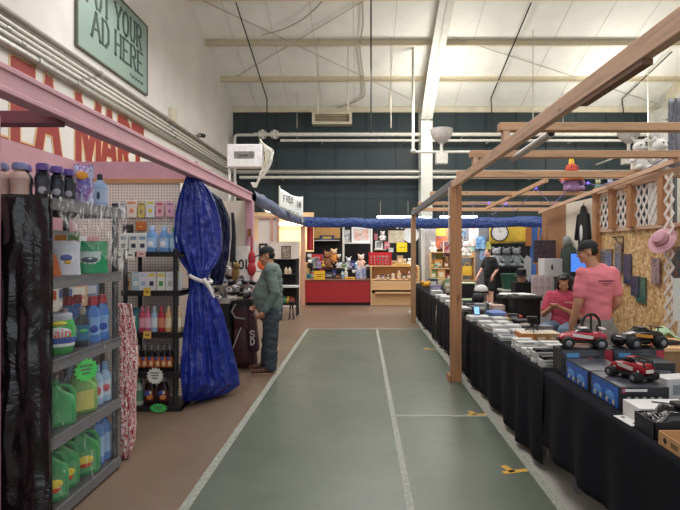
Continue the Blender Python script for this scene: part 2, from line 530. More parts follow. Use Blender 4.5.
# steel frames: column, haunched rafter
for k, (cx, fw) in enumerate([(2.35, .42), (XR - .25, .42)]):
    s = MB()
    s.bb((cx - fw / 2, 18.15, 0), (cx + fw / 2, 18.18, 6.35)); s.bb((cx - .012, 18.18, 0), (cx + .012, YB - .04, 6.9)); s.bb((cx - fw / 2, YB - .06, 0), (cx + fw / 2, YB - .04, 6.95))
    ys = [18.16, 17.2, 15.8, 14.2, 12, YR]; dp = [.95, .72, .5, .38, .36, .36]
    for a in range(5):
        y0, y1 = ys[a], ys[a + 1]; z0, z1 = roof(y0) - dp[a], roof(y1) - dp[a + 1]
        s.add([(cx - fw / 2, y0, z0), (cx + fw / 2, y0, z0), (cx + fw / 2, y1, z1), (cx - fw / 2, y1, z1),
               (cx - fw / 2, y0, z0 + .02), (cx + fw / 2, y0, z0 + .02), (cx + fw / 2, y1, z1 + .02), (cx - fw / 2, y1, z1 + .02)],
              [(0, 3, 2, 1), (4, 5, 6, 7), (0, 1, 5, 4), (2, 3, 7, 6), (1, 2, 6, 5), (3, 0, 4, 7)])
        s.add([(cx - .012, y0, z0), (cx - .012, y1, z1), (cx - .012, y1, roof(y1)), (cx - .012, y0, roof(y0)),
               (cx + .012, y0, z0), (cx + .012, y1, z1), (cx + .012, y1, roof(y1)), (cx + .012, y0, roof(y0))],
              [(0, 1, 2, 3), (7, 6, 5, 4), (0, 4, 5, 1), (2, 6, 7, 3), (1, 5, 6, 2), (3, 7, 4, 0)], 1)
    struct(s.build('trim_%d' % (8 + k), [mat('white_steel', '#d9dad2', .5, var=.06), m_steel], smooth=False))

# ------------------------------------------------------------------ ad sign on the left wall
XW = XL
sg = thing('advert_sign', 'large green board reading PUT YOUR AD HERE high on the cream left wall', 'sign', (XW + .03, 9.91, 5.92))
m_sgreen = mat('sage_green_board', '#84988e', .5, var=.05, scale=2)
m_sdark = mat('dark_green_letter', '#3a4b45', .5)
sy0, sy1, sz0, sz1 = -1.37, 1.37, -.76, .76
MB().bb((-.025, sy0, sz0), (.015, sy1, sz1)).build('board', m_sgreen, sg, smooth=False)
fr = MB()
for a, b_ in (((0, sy0 - .03, sz0 - .03), (.03, sy1 + .03, sz0)), ((0, sy0 - .03, sz1), (.03, sy1 + .03, sz1 + .03)), ((0, sy0 - .03, sz0), (.03, sy0, sz1)), ((0, sy1, sz0), (.03, sy1 + .03, sz1))):
    fr.bb((-.025,) + a[1:], b_)
fr.build('edge_trim', mat('sign_edge', '#5a5d55', .5), sg, smooth=False)
for txt, y0, z0, w_, h_, wd in (('PUT YOUR', -1.12, .13, .235, .47, {'Y': 1.1, 'O': 1.1}), ('AD HERE', -.93, -.42, .265, .47, {'A': 1.1})):
    l = MB(); strokes(l, txt, w_, h_, .062, .07, .004, frame((.016, y0, z0), (0, 1, 0), (0, 0, 1)), 0, .05, wd)
    l.build('lettering', m_sdark, sg, smooth=False)
l = MB()
pts = [(.016, .55 + .62 * i / 40, -.60 + .035 * math.sin(i * 1.9) + .02 * math.sin(i * .7)) for i in range(41)]
l.tube(pts, .007, 4); l.build('script_line', m_sdark, sg)

# painted FLEA MART letters
fm = thing('painted_lettering', 'FLEA MART in tall red letters edged with tan along the left wall', 'lettering', (XW + .004, 0, 0))
m_red = mat('brick_red_paint', '#8f322c', .6, var=.1, scale=3); m_tan = mat('tan_paint', '#cfa878', .6)
for (y0, ch, wd_) in ((5.80, 'F', .45), (6.42, 'L', .45), (6.98, 'E', .46), (7.52, 'A', .52), (8.55, 'M', .74), (9.38, 'A', .54), (10.03, 'R', .5), (10.62, 'T', .52)):
    o = MB(); strokes(o, ch, wd_, 1.18, 0, .25, .004, frame((0, y0 + .03, 3.11), (0, 1, 0), (0, 0, 1)))
    pa = o.build('outline', m_tan, fm, smooth=False)
    o = MB(); strokes(o, ch, wd_, 1.18, 0, .19, .004, frame((.003, y0 + .03, 3.11), (0, 1, 0), (0, 0, 1)))
    o.build('letter', m_red, fm, smooth=False)

# conduits along the left wall
for i, (z, x, r, m, lb) in enumerate([(4.90, .07, .045, mat('dark_pipe', '#8a8378', .5), 'topmost dull brown pipe along the left wall'), (4.78, .05, .028, m_pipe, 'second conduit down on the left wall'),
                                      (4.69, .05, .028, m_pipe, 'third conduit down on the left wall'), (4.60, .05, .03, m_pipe, 'fourth conduit down on the left wall'),
                                      (4.45, .08, .055, m_pipeg, 'lowest and thickest silver pipe along the left wall')]):
    p = thing('conduit', lb, 'pipe', (XL + x, 0, z), 0, 'pipes along the left wall')
    MB().cyl((0, -2, 0), (0, 18.75, 0), r, n=12).build('pipe', m, p)
    for y in (6.2 + .3 * i, 9.2 - .2 * i, 12.3 + .2 * i):
        MB().cyl((0, y, 0), (0, y + .09, 0), r * 1.28, n=12).build('coupling', m_pipeg, p)
        MB().box((-x / 2 - .001, y + .5, 0), (x - .012, .03, .04)).build('clamp', m_pipeg, p, smooth=False)

# pipes along the back wall
def hpipe(py, x0, x1, Y, r, m, lb, fit=()):
    z = ZP(py, Y); p = thing('wall_pipe', lb, 'pipe', (0, Y, z), 0, 'pipes along the dark back wall')
    MB().cyl((x0, 0, 0), (x1, 0, 0), r, n=12).build('pipe', m, p)
    for f in fit:
        q = MB().cyl((f - .12, 0, 0), (f + .12, 0, 0), r * 1.5, n=12).cyl((f, 0, -.16), (f, 0, .16), r * 1.1, n=10).cyl((f - .13, 0, 0), (f - .1, 0, 0), r * 2, n=12).cyl((f + .1, 0, 0), (f + .13, 0, 0), r * 2, n=12)
        q.build('valve', m, p)
    x = x0 + 1.5
    while x < x1:
        MB().bb((x - .02, 0, -r * .5), (x + .02, YB - Y - .03, r * .5)).build('bracket', m, p, smooth=False); x += 3.1
    return p


hpipe(134.5, -3.95, 10.9, 18.35, .07, m_pipe, 'upper thick white pipe across the dark back wall', (-4.0 + .35, -3.2))
hpipe(140.5, -3.0, 10.9, 18.4, .05, m_pipe, 'thinner white pipe just under the thick one on the back wall')
hpipe(172, -4.6, 10.9, 18.45, .085, m_pipeg, 'grey cable duct bundle across the middle of the back wall')
hpipe(177.5, -4.5, 10.9, 18.4, .06, m_pipe, 'lowest white pipe across the dark back wall')
p = thing('drop_pipe', 'white pipe bending down at the left corner of the back wall', 'pipe', (0, 0, 0))
z = ZP(135, 18.35)
MB().tube([(-3.95, 18.35, z), (-4.55, 18.35, z), (-4.64, 18.35, z - .03), (-4.67, 18.35, z - .12), (-4.67, 18.35, 0.003)], .055, 10).build('pipe', m_pipe, p)
MB().cyl((-4.67, 18.35, 4), (-4.67, 18.35, 4.15), .08).build('coupling', m_pipe, p)
# vertical conduit and lamps' arm
p = thing('lamp_conduit', 'white conduit dropping from the roof and running past both bowl lamps', 'pipe', (0, 0, 0))
zA = ZP(152, 16); x0 = XP(413, 16)
MB().tube([(x0, 16, roof(16)), (x0, 16, zA + .08), (x0 + .03, 16, zA + .02), (x0 + .1, 16, zA), (8.9, 16, zA)], .045, 10).build('pipe', m_pipe, p)
MB().ell((x0, 16, zA + .02), .1).build('elbow', m_pipeg, p)
MB().bar((8.6, 16, zA), (8.6, 18.35, zA), .05, .05).build('bracket', m_pipe, p)


m_bowl = mat('grey_lamp_bowl', '#b9b2ad', .5)
m_bulb = mat('lamp_glow', '#fff4e0', .4, emit=6, var=0)
for (px, lb) in ((441, 'white upward bowl lamp in front of the steel column'), (627, 'white upward bowl lamp at the right above the lattice booth')):
    x = XP(px, 16); bl = thing('bowl_lamp', lb, 'lamp', (x, 15.9, zA), 0, 'upward bowl lamps')
    MB().lathe([(.06, .24), (.1, .26), (.22, .36), (.30, .46), (.345, .58), (.36, .70), (.345, .70), (.30, .6), (.2, .42), (.08, .3)], 28).build('bowl', m_bowl, bl)
    MB().lathe([(.0, -.06), (.05, -.06), (.05, .22), (.07, .26), (0, .26)], 14).build('stem', m_pipe, bl)
    MB().bb((-.18, -.16, -.42), (.18, .16, -.07)).build('ballast_box', m_pipe, bl, bevel=.02)
    MB().ell((0, 0, .47), (.09, .09, .13)).build('bulb', m_bulb, bl)
    o = point('bowl_lamp_light', (x, 15.9, zA + 1.0), .5, 190, (1, .96, .86))

# hanging rods, cables, cross bracing under the roof
m_black = mat('black_cable', '#1f1d1c', .6); m_rod = mat('brace_rod', '#b5ad9d', .5)
def rod(name, lb, pts, r, m, cat='cable', grp=None):
    return tag(MB().tube(pts, r, 6).build(name, m), lb, cat, grp)
def spl(ps, n=6):
    ps = [Vector(p) for p in ps]; o = []
    for i in range(len(ps) - 1):
        a, b, c, d = ps[max(i - 1, 0)], ps[i], ps[i + 1], ps[min(i + 2, len(ps) - 1)]
        for k in range(n):
            t = k / n; o.append(.5 * ((2 * b) + (c - a) * t + (2 * a - 5 * b + 4 * c - d) * t * t + (3 * b - a - 3 * c + d) * t ** 3))
    return o + [ps[-1]]
def rp(px, py, dz=.06): Y = rY(py); return (XP(px, Y), Y, roof(Y) - dz)
def at(px, py, Y): return (XP(px, Y), Y, ZP(py, Y))


rod('hanging_cable', 'black cable slanting down to the left end of the wall pipes', [rp(236, -8, .3), rp(267, 95, .15), at(267, 132, 18.33)], .022, m_black)
rod('hanging_rod', 'straight black rod dropping from the roof left of centre', [at(371, -10, 13.8), at(371, 133, 13.8)], .022, m_black, 'rod')
rod('hanging_cable', 'black cable slanting left past the long wooden beam to the right of the column', [rp(531, -8, .3), rp(491, 94, .15), at(493, 134, 18.33)], .022, m_black)
rod('hanging_cable', 'black cable dropping near the right bowl lamp', [rp(672, 42, .3), rp(622, 95, .15), at(626, 134, 18.33)], .022, m_black)
rod('brace_rod', 'thin tan brace rod falling from left to right under the roof', [rp(198, -4), rp(416, 100)], .013, m_rod, 'rod')
rod('brace_rod', 'thin tan brace rod rising from left to right under the roof', [rp(236, 75), rp(368, -4)], .013, m_rod, 'rod')
rod('brace_rod', 'thin brace rod crossing under the right part of the roof', [rp(452, 35), rp(452 + 205, 102)], .012, m_rod, 'rod')
for (px, a, b_, lb) in ((318, 38, 112, 'thin wire left of the grille box'), (348, 46, 112, 'thin wire above the right end of the grille box'), (297, 76, 128, 'short wire below the lower purlin on the left'), (391, 38, 128, 'thin wire right of the grille box'),
                        (533, 30, 134, 'thin wire right of the column under the roof'), (563, 62, 134, 'thin wire above the highest cross beam'), (648, 45, 150, 'pale thin hanger right of the right bowl lamp')):
    Y = 17.6
    rod('hanging_wire', lb, [at(px, max(a, 92), Y), at(px, b_, Y)] if a > 60 else [at(px, a, rY(a)), at(px, b_, rY(a))], .012, m_rod if px < 640 else m_pipe, 'wire')
rod('flexible_cable', 'grey flexible cable snaking down the roof left of the column', spl([rp(322, -2, .1), rp(305, 14, .1), rp(285, 25, .1), rp(262, 32, .1)]), .02, m_rod)
rod('flexible_cable', 'grey cable wandering down the roof beside the black rod', spl([rp(362, -4, .1), rp(363, 20, .1), rp(360, 45, .1), rp(364, 80, .1), rp(362, 95, .1), rp(338, 105, .1)]), .025, m_rod)
for px in (287, 374, 380, 493, 563):
    pass
# grille box on the back wall
gb = thing('air_grille', 'cream framed air grille box high on the dark back wall', 'air vent', (XP(332, 18.6), 18.75, ZP(118, 18.6)))
f_ = MB()
for a in ((-.74, -.74 + .1, -.24, .24), (.64, .74, -.24, .24), (-.64, .64, .14, .24), (-.64, .64, -.24, -.14)):
    f_.bb((a[0], -.2, a[2]), (a[1], .2, a[3]))
f_.build('frame', m_steel, gb, smooth=False); MB().bb((-.64, .1, -.14), (.64, .2, .14)).build('back', mat('vent_dark', '#6b675e', .7), gb, smooth=False)
for k in range(5): MB().box((0, -.08, -.11 + .055 * k), (1.28, .1, .012), R=Matrix.Rotation(.5, 3, 'X')).build('louvre', m_purlin, gb, smooth=False)
# wrapped electrical box with cables
Y = 12.0
eb = thing('electrical_box', 'white plastic wrapped box with a grey screen on a pole by the left wall', 'electrical box', (XP(245.5, Y), Y, 0))
zc = ZP(156.5, Y)
MB().bb((-.42, -.12, zc - .28), (.42, .12, zc + .28)).build('case', mat('glossy_white_wrap', '#dedadb', .3, bump=.3, bscale=9), eb, bevel=.03)
MB().bb((-.24, -.128, zc - .07), (.24, -.12, zc + .1)).build('screen', mat('grey_screen', '#77756f', .3, var=.4), eb, smooth=False)
MB().bb((-.12, -.134, zc - .02), (.1, -.128, zc + .03)).build('badge', mat('dark_badge', '#4d4a46', .4), eb, smooth=False)
MB().cyl((-.39, .02, 0), (-.39, .02, zc - .28), .035).build('pole', m_pipe, eb)
for k in range(15):
    a = rnd.uniform(-.07, .12); c_ = MB()
    x0 = .36 + .012 * k
    c_.tube(spl([(.34 + .01 * (k % 4), -.05 + .02 * (k % 7), zc + .42 - .03 * (k % 5)), (.50 + .02 * (k % 5) + a, -.10 + .03 * (k % 7), zc + .16), (.50 + .025 * (k % 6) + a, -.1 + .03 * (k % 6), zc - .10), (.40 + .02 * (k % 5) + a * .5, -.06 + .02 * (k % 5), zc - .38), (.27 + .012 * (k % 4), 0, zc - .62), (.20 + .02 * (k % 3), .03, zc - .74), (.12 + .008 * k, .03, zc - .62)]), .009 + .003 * (k % 3), 6)
    c_.build('cable', m_pipe if k % 3 else m_purlin, eb)

jb = thing('junction_box', 'small beige junction box on the left wall beyond the green sign', 'junction box', (XL + .06, 12.8, 5.1))
MB().bb((-.055, -.12, -.17), (.06, .12, .17)).build('case', m_steel, jb, bevel=.01); MB().bb((.06, -.1, -.15), (.065, .1, .15)).build('cover', m_steel, jb, smooth=False)
cc_ = thing('security_camera', 'small dark security camera on the left wall near the back corner', 'camera', (XL + .01, 14.8, 5.05))
MB().cyl((0, 0, 0), (.12, 0, 0), .02).build('arm', m_leg0 if False else m_pipeg, cc_); MB().cyl((.12, -.10, -.02), (.14, .22, .03), .06, n=14).build('housing', m_black, cc_); MB().cyl((.12, -.11, -.022), (.12, -.10, -.02), .04).build('lens', m_pipeg, cc_)
# ------------------------------------------------------------------ pink booth on the left
m_pink = mat('pink_paint', '#c897a3', .55, var=.08, scale=4)
m_pinkd = mat('dull_pink_board', '#bb8d97', .6, var=.08, scale=3)
m_maroon = mat('maroon_beam', '#7a4650', .6, var=.1)
m_strip = wood('wood_strip', '#c08a5c', 'X')
m_cream = mat('cream_partition', '#d8cfbf', .7, var=.05)
XFs = -1.75
bf = thing('booth_frame', 'pink painted stall frame with a long fascia board along the left aisle', 'stall frame', (XFs, 0, 0))
fb = MB().bb((-.03, .6, 2.425), (.02, 7.86, 2.53)).bb((-.09, .6, 2.42), (-.03, 7.86, 2.47)).bb((-.05, .6, 2.52), (.03, 7.86, 2.552)).bb((-.02, .6, 2.41), (.032, 7.86, 2.44))
fb.build('fascia', m_pink, bf, bevel=.005)
MB().bb((-.06, 7.78, 0), (.05, 7.9, 2.42)).build('post', m_pink, bf, bevel=.006)
MB().bb((-.37, 2.70, 0), (-.27, 2.80, 2.40)).build('post', m_pink, bf, bevel=.006)
MB().bb((-1.45, 2.90, 2.385), (-.03, 3.0, 2.46)).build('cross_beam', m_maroon, bf, bevel=.004)
MB().bb((-1.53, .6, 0), (-1.47, 7.86, 2.64)).bb((-1.47, .6, 2.31), (-1.44, 7.86, 2.645)).build('back_board', m_pinkd, bf, smooth=False)
MB().bb((-1.44, 5.6, 2.43), (-.1, 5.66, 2.64)).build('header_board', m_pink, bf, smooth=False)
MB().bb((-1.44, 5.575, 2.40), (-.1, 5.6, 2.445)).build('wood_trim', m_strip, bf, smooth=False)
MB().bb((-1.44, 5.6, 0.02), (-.30, 5.63, 2.43)).build('pegboard', peg_mat(), bf, smooth=False)
MB().bb((-1.44, 7.82, 0), (-.06, 7.86, 2.42)).build('cream_panel', m_cream, bf, smooth=False)
MB().bb((-.03, 7.765, 1.86), (.03, 7.78, 1.98)).build('wood_block', wood('block_wood', '#8a5a3a', 'Z'), bf, smooth=False)
# sign board with GOL letters leaning at the end panel
gs = thing('letter_sign', 'white sign board with black letters GOL beside the pink post', 'sign', (XP(240, 7.7), 7.70, 1.29))
MB().bb((-.19, -.012, -.11), (.15, .012, .42)).build('board', mat('white_board', '#ded8d0', .5), gs, bevel=.004)
l = MB(); strokes(l, 'GOL', .075, .13, .03, .024, .004, frame((-.12, -.0125, .075), (1, 0, 0), (0, 0, 1))); l.build('lettering', m_black, gs, smooth=False)
for q in (-.1, .1): MB().cyl((q, .0, .42), (q, .11, .60), .004, n=5).build('cord', m_black, gs)
sl = MB().ell((0, 0, 0), (.06, .04, .12)).ell((0, -.01, -.16), (.07, .045, .11)).capsule((0, 0, .1), (0, .02, .32), .012)
tag(sl.build('wind_ornament', mat('red_fabric', '#b0303a', .6), loc=(XP(250.5, 7.7) + .02, 7.70, 1.52)), 'red fabric ornament hanging on the pink post', 'ornament')
hj = MB().loft([(.0, .055, .03), (.35, .06, .05), (.6, .05, .04), (.75, .03, .02)], 14, ex=2.4)
tag(hj.build('garment_bag', mat('near_black_cloth', '#23232c', .8), loc=(XP(231.5, 7.6), 7.62, 1.47)), 'narrow black garment hanging left of the letter sign', 'garment')

# ------------------------------------------------------------------ blue tarp bunched and tied, darker jacket behind
m_tarp = crumple('blue_tarp', '#1b2d84', .3, 9, .8, .02, .55, .25)
m_navy = crumple('navy_sheet', '#131a3e', .6, 5, .5, .02, .3, .2)


def lerp_rows(rows, t):
    a = t * (len(rows) - 1); i = min(int(a), len(rows) - 2); k = a - i
    return [rows[i][j] * (1 - k) + rows[i + 1][j] * k for j in range(len(rows[0]))]


def drape(rows, folds, amp, seed, yslope, Y0, nu=130, nv=130):
    """closed gathered curtain; rows (picture row, left, right) measured at distance Y0"""
    mb = MB()

    def fn(u, v):
        py, p0, p1 = lerp_rows(rows, v); x0, x1, z = XP(p0, Y0), XP(p1, Y0), ZP(py, Y0); side = 1 if u < .5 else -1
        s = u * 2 if u < .5 else 2 - u * 2
        wdt = x1 - x0
        f = math.sin(s * folds * 2 * PI + 1.7 * math.sin(v * 3 + seed)) * .5 + .8 * mnoise.noise(Vector((s * folds * .9, v * 2.2, seed)))
        thick = .25 * wdt * math.sqrt(max(0, s * (1 - s))) * 2
        y = Y0 + yslope * (s - .3) * wdt - side * thick * .55 + amp * wdt * f * (1 if side > 0 else .6)
        rg = 1 - 2 * abs(mnoise.noise(Vector((s * 6 + v * 2, v * 7 - s * 3, seed + 2)))); rg2 = 1 - 2 * abs(mnoise.noise(Vector((s * 13 - v * 5, v * 12 + s * 4, seed + 6))))
        y -= side * (.022 * rg + .012 * rg2)
        x = XP(p0 + s * (p1 - p0), y) + .012 * mnoise.noise(Vector((s * 9, v * 7, seed + 5))); z = ZP(py, y)
        return (x, y, z + .02 * mnoise.noise(Vector((s * 5, v * 4, seed + 9))))
    mb.grid(fn, nu, nv, wrap=True)
    n = nu
    mb.f.append(tuple(range(n - 1, -1, -1))); mb.f.append(tuple(range(nv * n, (nv + 1) * n))); mb.mi += [0, 0]
    return mb


tp = thing('blue_tarp', 'bright blue tarp gathered and tied at its middle hanging from the pink fascia', 'tarp')
rows = [(176, 186, 197), (188, 182, 209), (200, 178, 215), (215, 175, 219), (235, 173, 222), (250, 175, 222), (262, 181, 218), (272, 188, 211), (279, 191, 208), (287, 190, 210),
        (300, 187, 218), (315, 185, 224), (335, 183, 229), (355, 182, 234), (372, 181, 238.5), (384, 181, 240), (393, 181.5, 228), (401, 182, 203)]
drape(rows, 5, .07, 3.1, 1.0, 5.33).build('sheet', m_tarp, tp, angle=80)
zt = ZP(278, 5.35); xa, xb = XP(190.5, 5.35), XP(208.5, 5.35)
MB().tube([(xa + (xb - xa) * (.5 - .58 * math.cos(a)), 5.37 - .16 * math.sin(a), zt + .05 * math.cos(a)) for a in [2 * PI * i / 24 for i in range(25)]], .02, 6).build('tie_strip', mat('white_cloth_tie', '#c9c5c0', .8), tp)
MB().tube([(xb - .02, 5.25, zt - .01), (xb + .05, 5.22, zt - .09), (xb + .10, 5.22, zt - .20)], [.028, .022, .012], 6).build('tie_end', MC[('white_cloth_tie', '#c9c5c0')], tp)
nv = drape([(188, 196, 206), (200, 204, 222), (215, 206, 229), (235, 208, 230), (255, 208, 229), (272, 210, 226), (285, 211, 222)], 3, .07, 8.0, .6, 6.6, 80, 80)
tag(nv.build('navy_tarp', m_navy, angle=80), 'darker navy sheet hanging behind the blue tarp', 'tarp')
tag(MB().tube([(XP(230, 7.3), 7.3, 2.41), (XP(231, 7.3), 7.3, 1.85), (XP(228, 7.3), 7.3, 1.36)], .010, 6).build('hanging_rope', m_pipe), 'white rope hanging between the navy sheet and the cream panel', 'rope')

# ------------------------------------------------------------------ far end of the left row
m_postw = wood('pale_pink_post', '#c79a84', 'Z')
lb_ = thing('far_stall', 'white half wall stall at the far end of the left row', 'stall')
MB().bb((-3.4, 14.4, 0), (-1.80, 14.46, 1.90)).build('half_wall', mat('white_stall_wall', '#e3d6cf', .7, var=.04), lb_, smooth=False)
MB().bb((-4.8, 16.6, 0), (-1.6, 16.66, 2.9)).build('back_wall', mat('tan_stall_wall', '#d3b48a', .7, var=.06), lb_, smooth=False)
MB().bb((-3.4, 14.36, 2.56), (-1.80, 14.46, 2.62)).build('rail', m_postw, lb_, smooth=False)
for x in (XP(272, 14.4), XP(278, 14.4)): MB().bb((x - .03, 14.37, 1.9), (x + .03, 14.44, 2.56)).build('stud', m_postw, lb_, smooth=False)
MB().bb((XP(258, 14.44), 14.44, 1.9), (XP(277, 14.44), 14.45, 2.56)).build('infill_panel', MC[('white_stall_wall', '#e3d6cf')], lb_, smooth=False)
MB().bb((-1.81, 14.80, 0), (-1.695, 14.90, 2.35)).build('corner_post', m_postw, lb_, smooth=False)
MB().bb((-2.8, 16.2, 2.44), (-1.85, 16.3, 2.56)).build('lamp_tube', mat('warm_tube', '#fff0d8', .4, emit=7, var=0), lb_, bevel=.02)
area('stall_tube', (-2.4, 16.1, 2.42), 1.0, 22, (1, .86, .66), sy=.2)
sp = thing('spot_lamp', 'pair of glowing warm spot bulbs under the grey blue valance', 'lamp', (XP(268.5, 9.6), 9.6, ZP(209, 9.6)))
for k, x in enumerate((-.05, .055)):
    MB().ell((x, 0, -.012 * k), .034).build('bulb', mat('warm_bulb', '#ffd9a8', .4, emit=14, var=0), sp)
    MB().cyl((x, .02, -.012 * k + .02), (x, .06, .08), .024, .034).build('socket', m_black, sp)
MB().bb((-.22, .05, .07), (.08, .10, .10)).build('bracket', m_black, sp, smooth=False)
point('spot_light', (XP(268.5, 9.6), 9.5, ZP(209, 9.6) - .08), .05, 12, (1, .78, .6))
# valance
vl = MB()
def vfn(u, v):
    y = 8.0 + u * 7.2; a = 2 * PI * v
    r = .10 + .03 * mnoise.noise(Vector((u * 9, v * 3, 2)))
    sag = -.05 * math.sin(u * PI)
    return (-1.74 + r * .55 * math.cos(a) + .015 * math.sin(u * 30), y, 2.50 - .02 * u + sag + r * 1.15 * math.sin(a) + .02 * mnoise.noise(Vector((u * 14, v, 4))))
vl.grid(vfn, 60, 10)
tag(vl.build('side_valance', crumple('slate_blue_tarp', '#4b5675', .45, 6, .7, .02)), 'grey blue rolled tarp edging the far left stall', 'tarp')
bn = thing('paper_banner', 'white paper banner with black hand lettering above the far left stall', 'banner', (0, 0, 0))
P1, P2 = Vector((XP(279.5, 10.9), 10.9, 0)), Vector((XP(302.5, 11.8), 11.8, 0))
def bfn(u, v):
    p = P1.lerp(P2, u); zt = ZP(188, 10.9) * (1 - u) + ZP(197, 11.8) * u - .05 * math.sin(u * PI); zb = ZP(208, 10.9) * (1 - u) + ZP(219, 11.8) * u
    return (p.x + .02 * math.sin(u * 7), p.y, zb + (zt - zb) * v)
MB().grid(bfn, 20, 6).build('paper', mat('white_paper', '#dfe3df', .7, var=.03), bn, solid=.004)
dx = (P2 - P1).normalized(); l = MB()
strokes(l, 'FREE', .085, .13, .028, .018, .004, frame(P1.lerp(P2, .14) + Vector((.012, -.012, ZP(199, 11.1) - .06)), dx, (0, 0, 1)))
strokes(l, 'IN', .08, .13, .03, .018, .004, frame(P1.lerp(P2, .70) + Vector((.012, -.012, ZP(204.5, 11.5) - .06)), dx, (0, 0, 1)))
for k in range(4): l.add(*[[tuple(frame(P1.lerp(P2, .2 + .17 * k) + Vector((.012, -.012, ZP(210, 11.3) - .02 * k)), dx, (0, 0, 1)) @ Vector(p)) for p in ((0, 0, 0), (.09, 0, 0), (.09, .015, 0), (0, .015, 0))], [(0, 1, 2, 3)]])
l.build('lettering', m_black, bn, smooth=False)
MB().cyl((P2.x, P2.y, 2.3), (P2.x, P2.y, 2.92), .015).build('stick', m_pipe, bn); MB().cyl((P1.x, P1.y, 2.45), (P1.x, P1.y, 3.05), .015).build('stick', m_pipe, bn)

# ------------------------------------------------------------------ right stall: posts, beams, walls
m_w = wood('stall_pine', '#d3ae92', 'Y'); m_wx = wood('stall_pine_cross', '#caa07c', 'X'); m_wz = wood('stall_pine_post', '#ad7b54', 'Z')
m_greywrap = crumple('grey_wrap', '#7d7f82', .45, 9, .5, .01)
XB = 1.18
rf = thing('stall_frame', 'raw pine stall frame of posts and overhead beams along the right aisle', 'stall frame', (0, 0, 0))
MB().bb((1.115, 6.23, 0.003), (1.245, 6.36, 2.45)).build('post', m_wz, rf, bevel=.006)
MB().bb((1.085, 6.20, 0.003), (1.105, 6.40, .09)).build('post_foot', m_wz, rf, smooth=False)
MB().bb((1.13, 11.45, 0.003), (1.235, 11.56, 2.44)).build('post', wood('tan_post', '#a5805c', 'Z'), rf, bevel=.006)
MB().bb((1.15, .9, 2.44), (1.20, 6.45, 2.535)).build('beam', m_w, rf, bevel=.004)
MB().bb((1.155, 2.06, 2.415), (1.20, 2.66, 2.44)).build('splice_board', wood('dark_splice', '#77553f', 'Y'), rf, smooth=False)
MB().bb((1.14, 6.45, 2.44), (1.22, 11.6, 2.55)).build('wrapped_beam', m_greywrap, rf, bevel=.01)
for (py, Y, h, x0, x1, m) in ((127.5, 4.1, .066, 1.12, 3.55, m_wx), (154.5, 5.2, .072, 1.12, 3.55, m_wx), (174.5, 6.6, .085, 1.25, 4.35, m_wx), (193.5, 8.8, .07, 1.2, 4.6, m_wx),
                           (203.5, 10.7, .07, 1.2, 5.2, m_wx), (209.5, 12.3, .085, 1.25, 5.0, m_wx)):
    z = ZP(py, Y)
    MB().bb((x0, Y - .045, z - h / 2), (x1, Y + .045, z + h / 2)).build('cross_beam', m, rf, bevel=.005)
    if Y < 6: MB().bb((1.15, Y - .04, 2.535), (1.20, Y + .04, z - h / 2)).build('spacer_block', m_w, rf, smooth=False)
MB().bar(at(487, 208, 10.4), at(547, 180, 7.2), .04, .06).build('brace', m_wx, rf, smooth=False)
ct = thing('hollow_tube', 'pale grey hollow tube slung under the two nearest cross beams', 'tube', (0, 0, 0))
a_, b_ = Vector(at(513, 159, 5.25)), Vector(at(551, 133.5, 4.15))
MB().cyl(a_, b_, .033, n=16).build('tube', mat('grey_card_tube', '#b7b3af', .5), ct)
MB().cyl(b_ + (b_ - a_).normalized() * .001, b_ + (b_ - a_).normalized() * .002, .026, n=16).build('mouth_shade', m_black, ct)  # black disc on the solid end paints the shade inside the tube
for t in (.12, .9):
    c_ = a_.lerp(b_, t); MB().cyl(c_, (c_.x, c_.y, 2.66), .006, n=5).build('string', m_pipe, ct)

WX = 3.4
sw = thing('stall_wall', 'chipboard side wall with white lattice panels along its top', 'stall wall', (WX, 0, 0))
MB().bb((0, 4.3, 0), (.015, 7.2, 1.93)).build('chipboard_panel', osb(), sw, smooth=False)
MB().bb((0, 7.2, 0), (.02, 8.33, 2.42)).build('white_panel', m_cream, sw, smooth=False)
MB().bb((0, 8.33, 0), (.02, 9.45, 2.40)).build('brown_panel', mat('brown_panel', '#9a7050', .7, var=.08), sw, smooth=False)
for y in (7.14, 6.68, 6.22, 5.56, 4.6): MB().bb((-.09, y - .05, 0 if y > 7 else 1.93), (-.0, y + .05, 2.47)).build('post', m_wz, sw, bevel=.004)
MB().bb((-.07, 4.3, 2.44), (-.005, 7.2, 2.53)).build('top_rail', m_w, sw, smooth=False)
MB().bb((-.03, 4.3, 1.90), (-.002, 7.1, 1.945)).build('bottom_rail', m_w, sw, smooth=False)
MB().bar((-.12, 5.0, 2.60), (-.14, 9.2, 2.34), .035, .05).build('sloping_rail', m_w, sw, smooth=False)
m_lat = mat('white_lattice', '#ddd3cb', .6, var=.05)


def lattice(mb, y0, y1, z0, z1, x, p=.098, wd=.030):
    """two layers of 45 degree slats clipped to a rectangle in the YZ plane"""
    for sgn, dx in ((1, 0), (-1, -.011)):
        c = -6.0
        while c < 9:
            # z - z0 = sgn*(y - y0)*k + c
            pts = []
            k = 1.45 * sgn
            for y in (y0, y1):
                z = k * (y - y0) + c + z0
                if z0 <= z <= z1: pts.append((y, z))
            for z in (z0, z1):
                y = y0 + (z - z0 - c) / k
                if y0 < y < y1: pts.append((y, z))
            if len(pts) >= 2:
                pts.sort(); a, b = pts[0], pts[-1]
                if math.hypot(a[0] - b[0], a[1] - b[1]) > .03:
                    mb.bar((x + dx, a[0], a[1]), (x + dx, b[0], b[1]), wd, .008, up=(1, 0, 0)) if False else mb.bar((x + dx, a[0], a[1]), (x + dx, b[0], b[1]), .009, wd, up=(0, -(b[1] - a[1]), (b[0] - a[0])))
            c += p * 1.76
    return mb


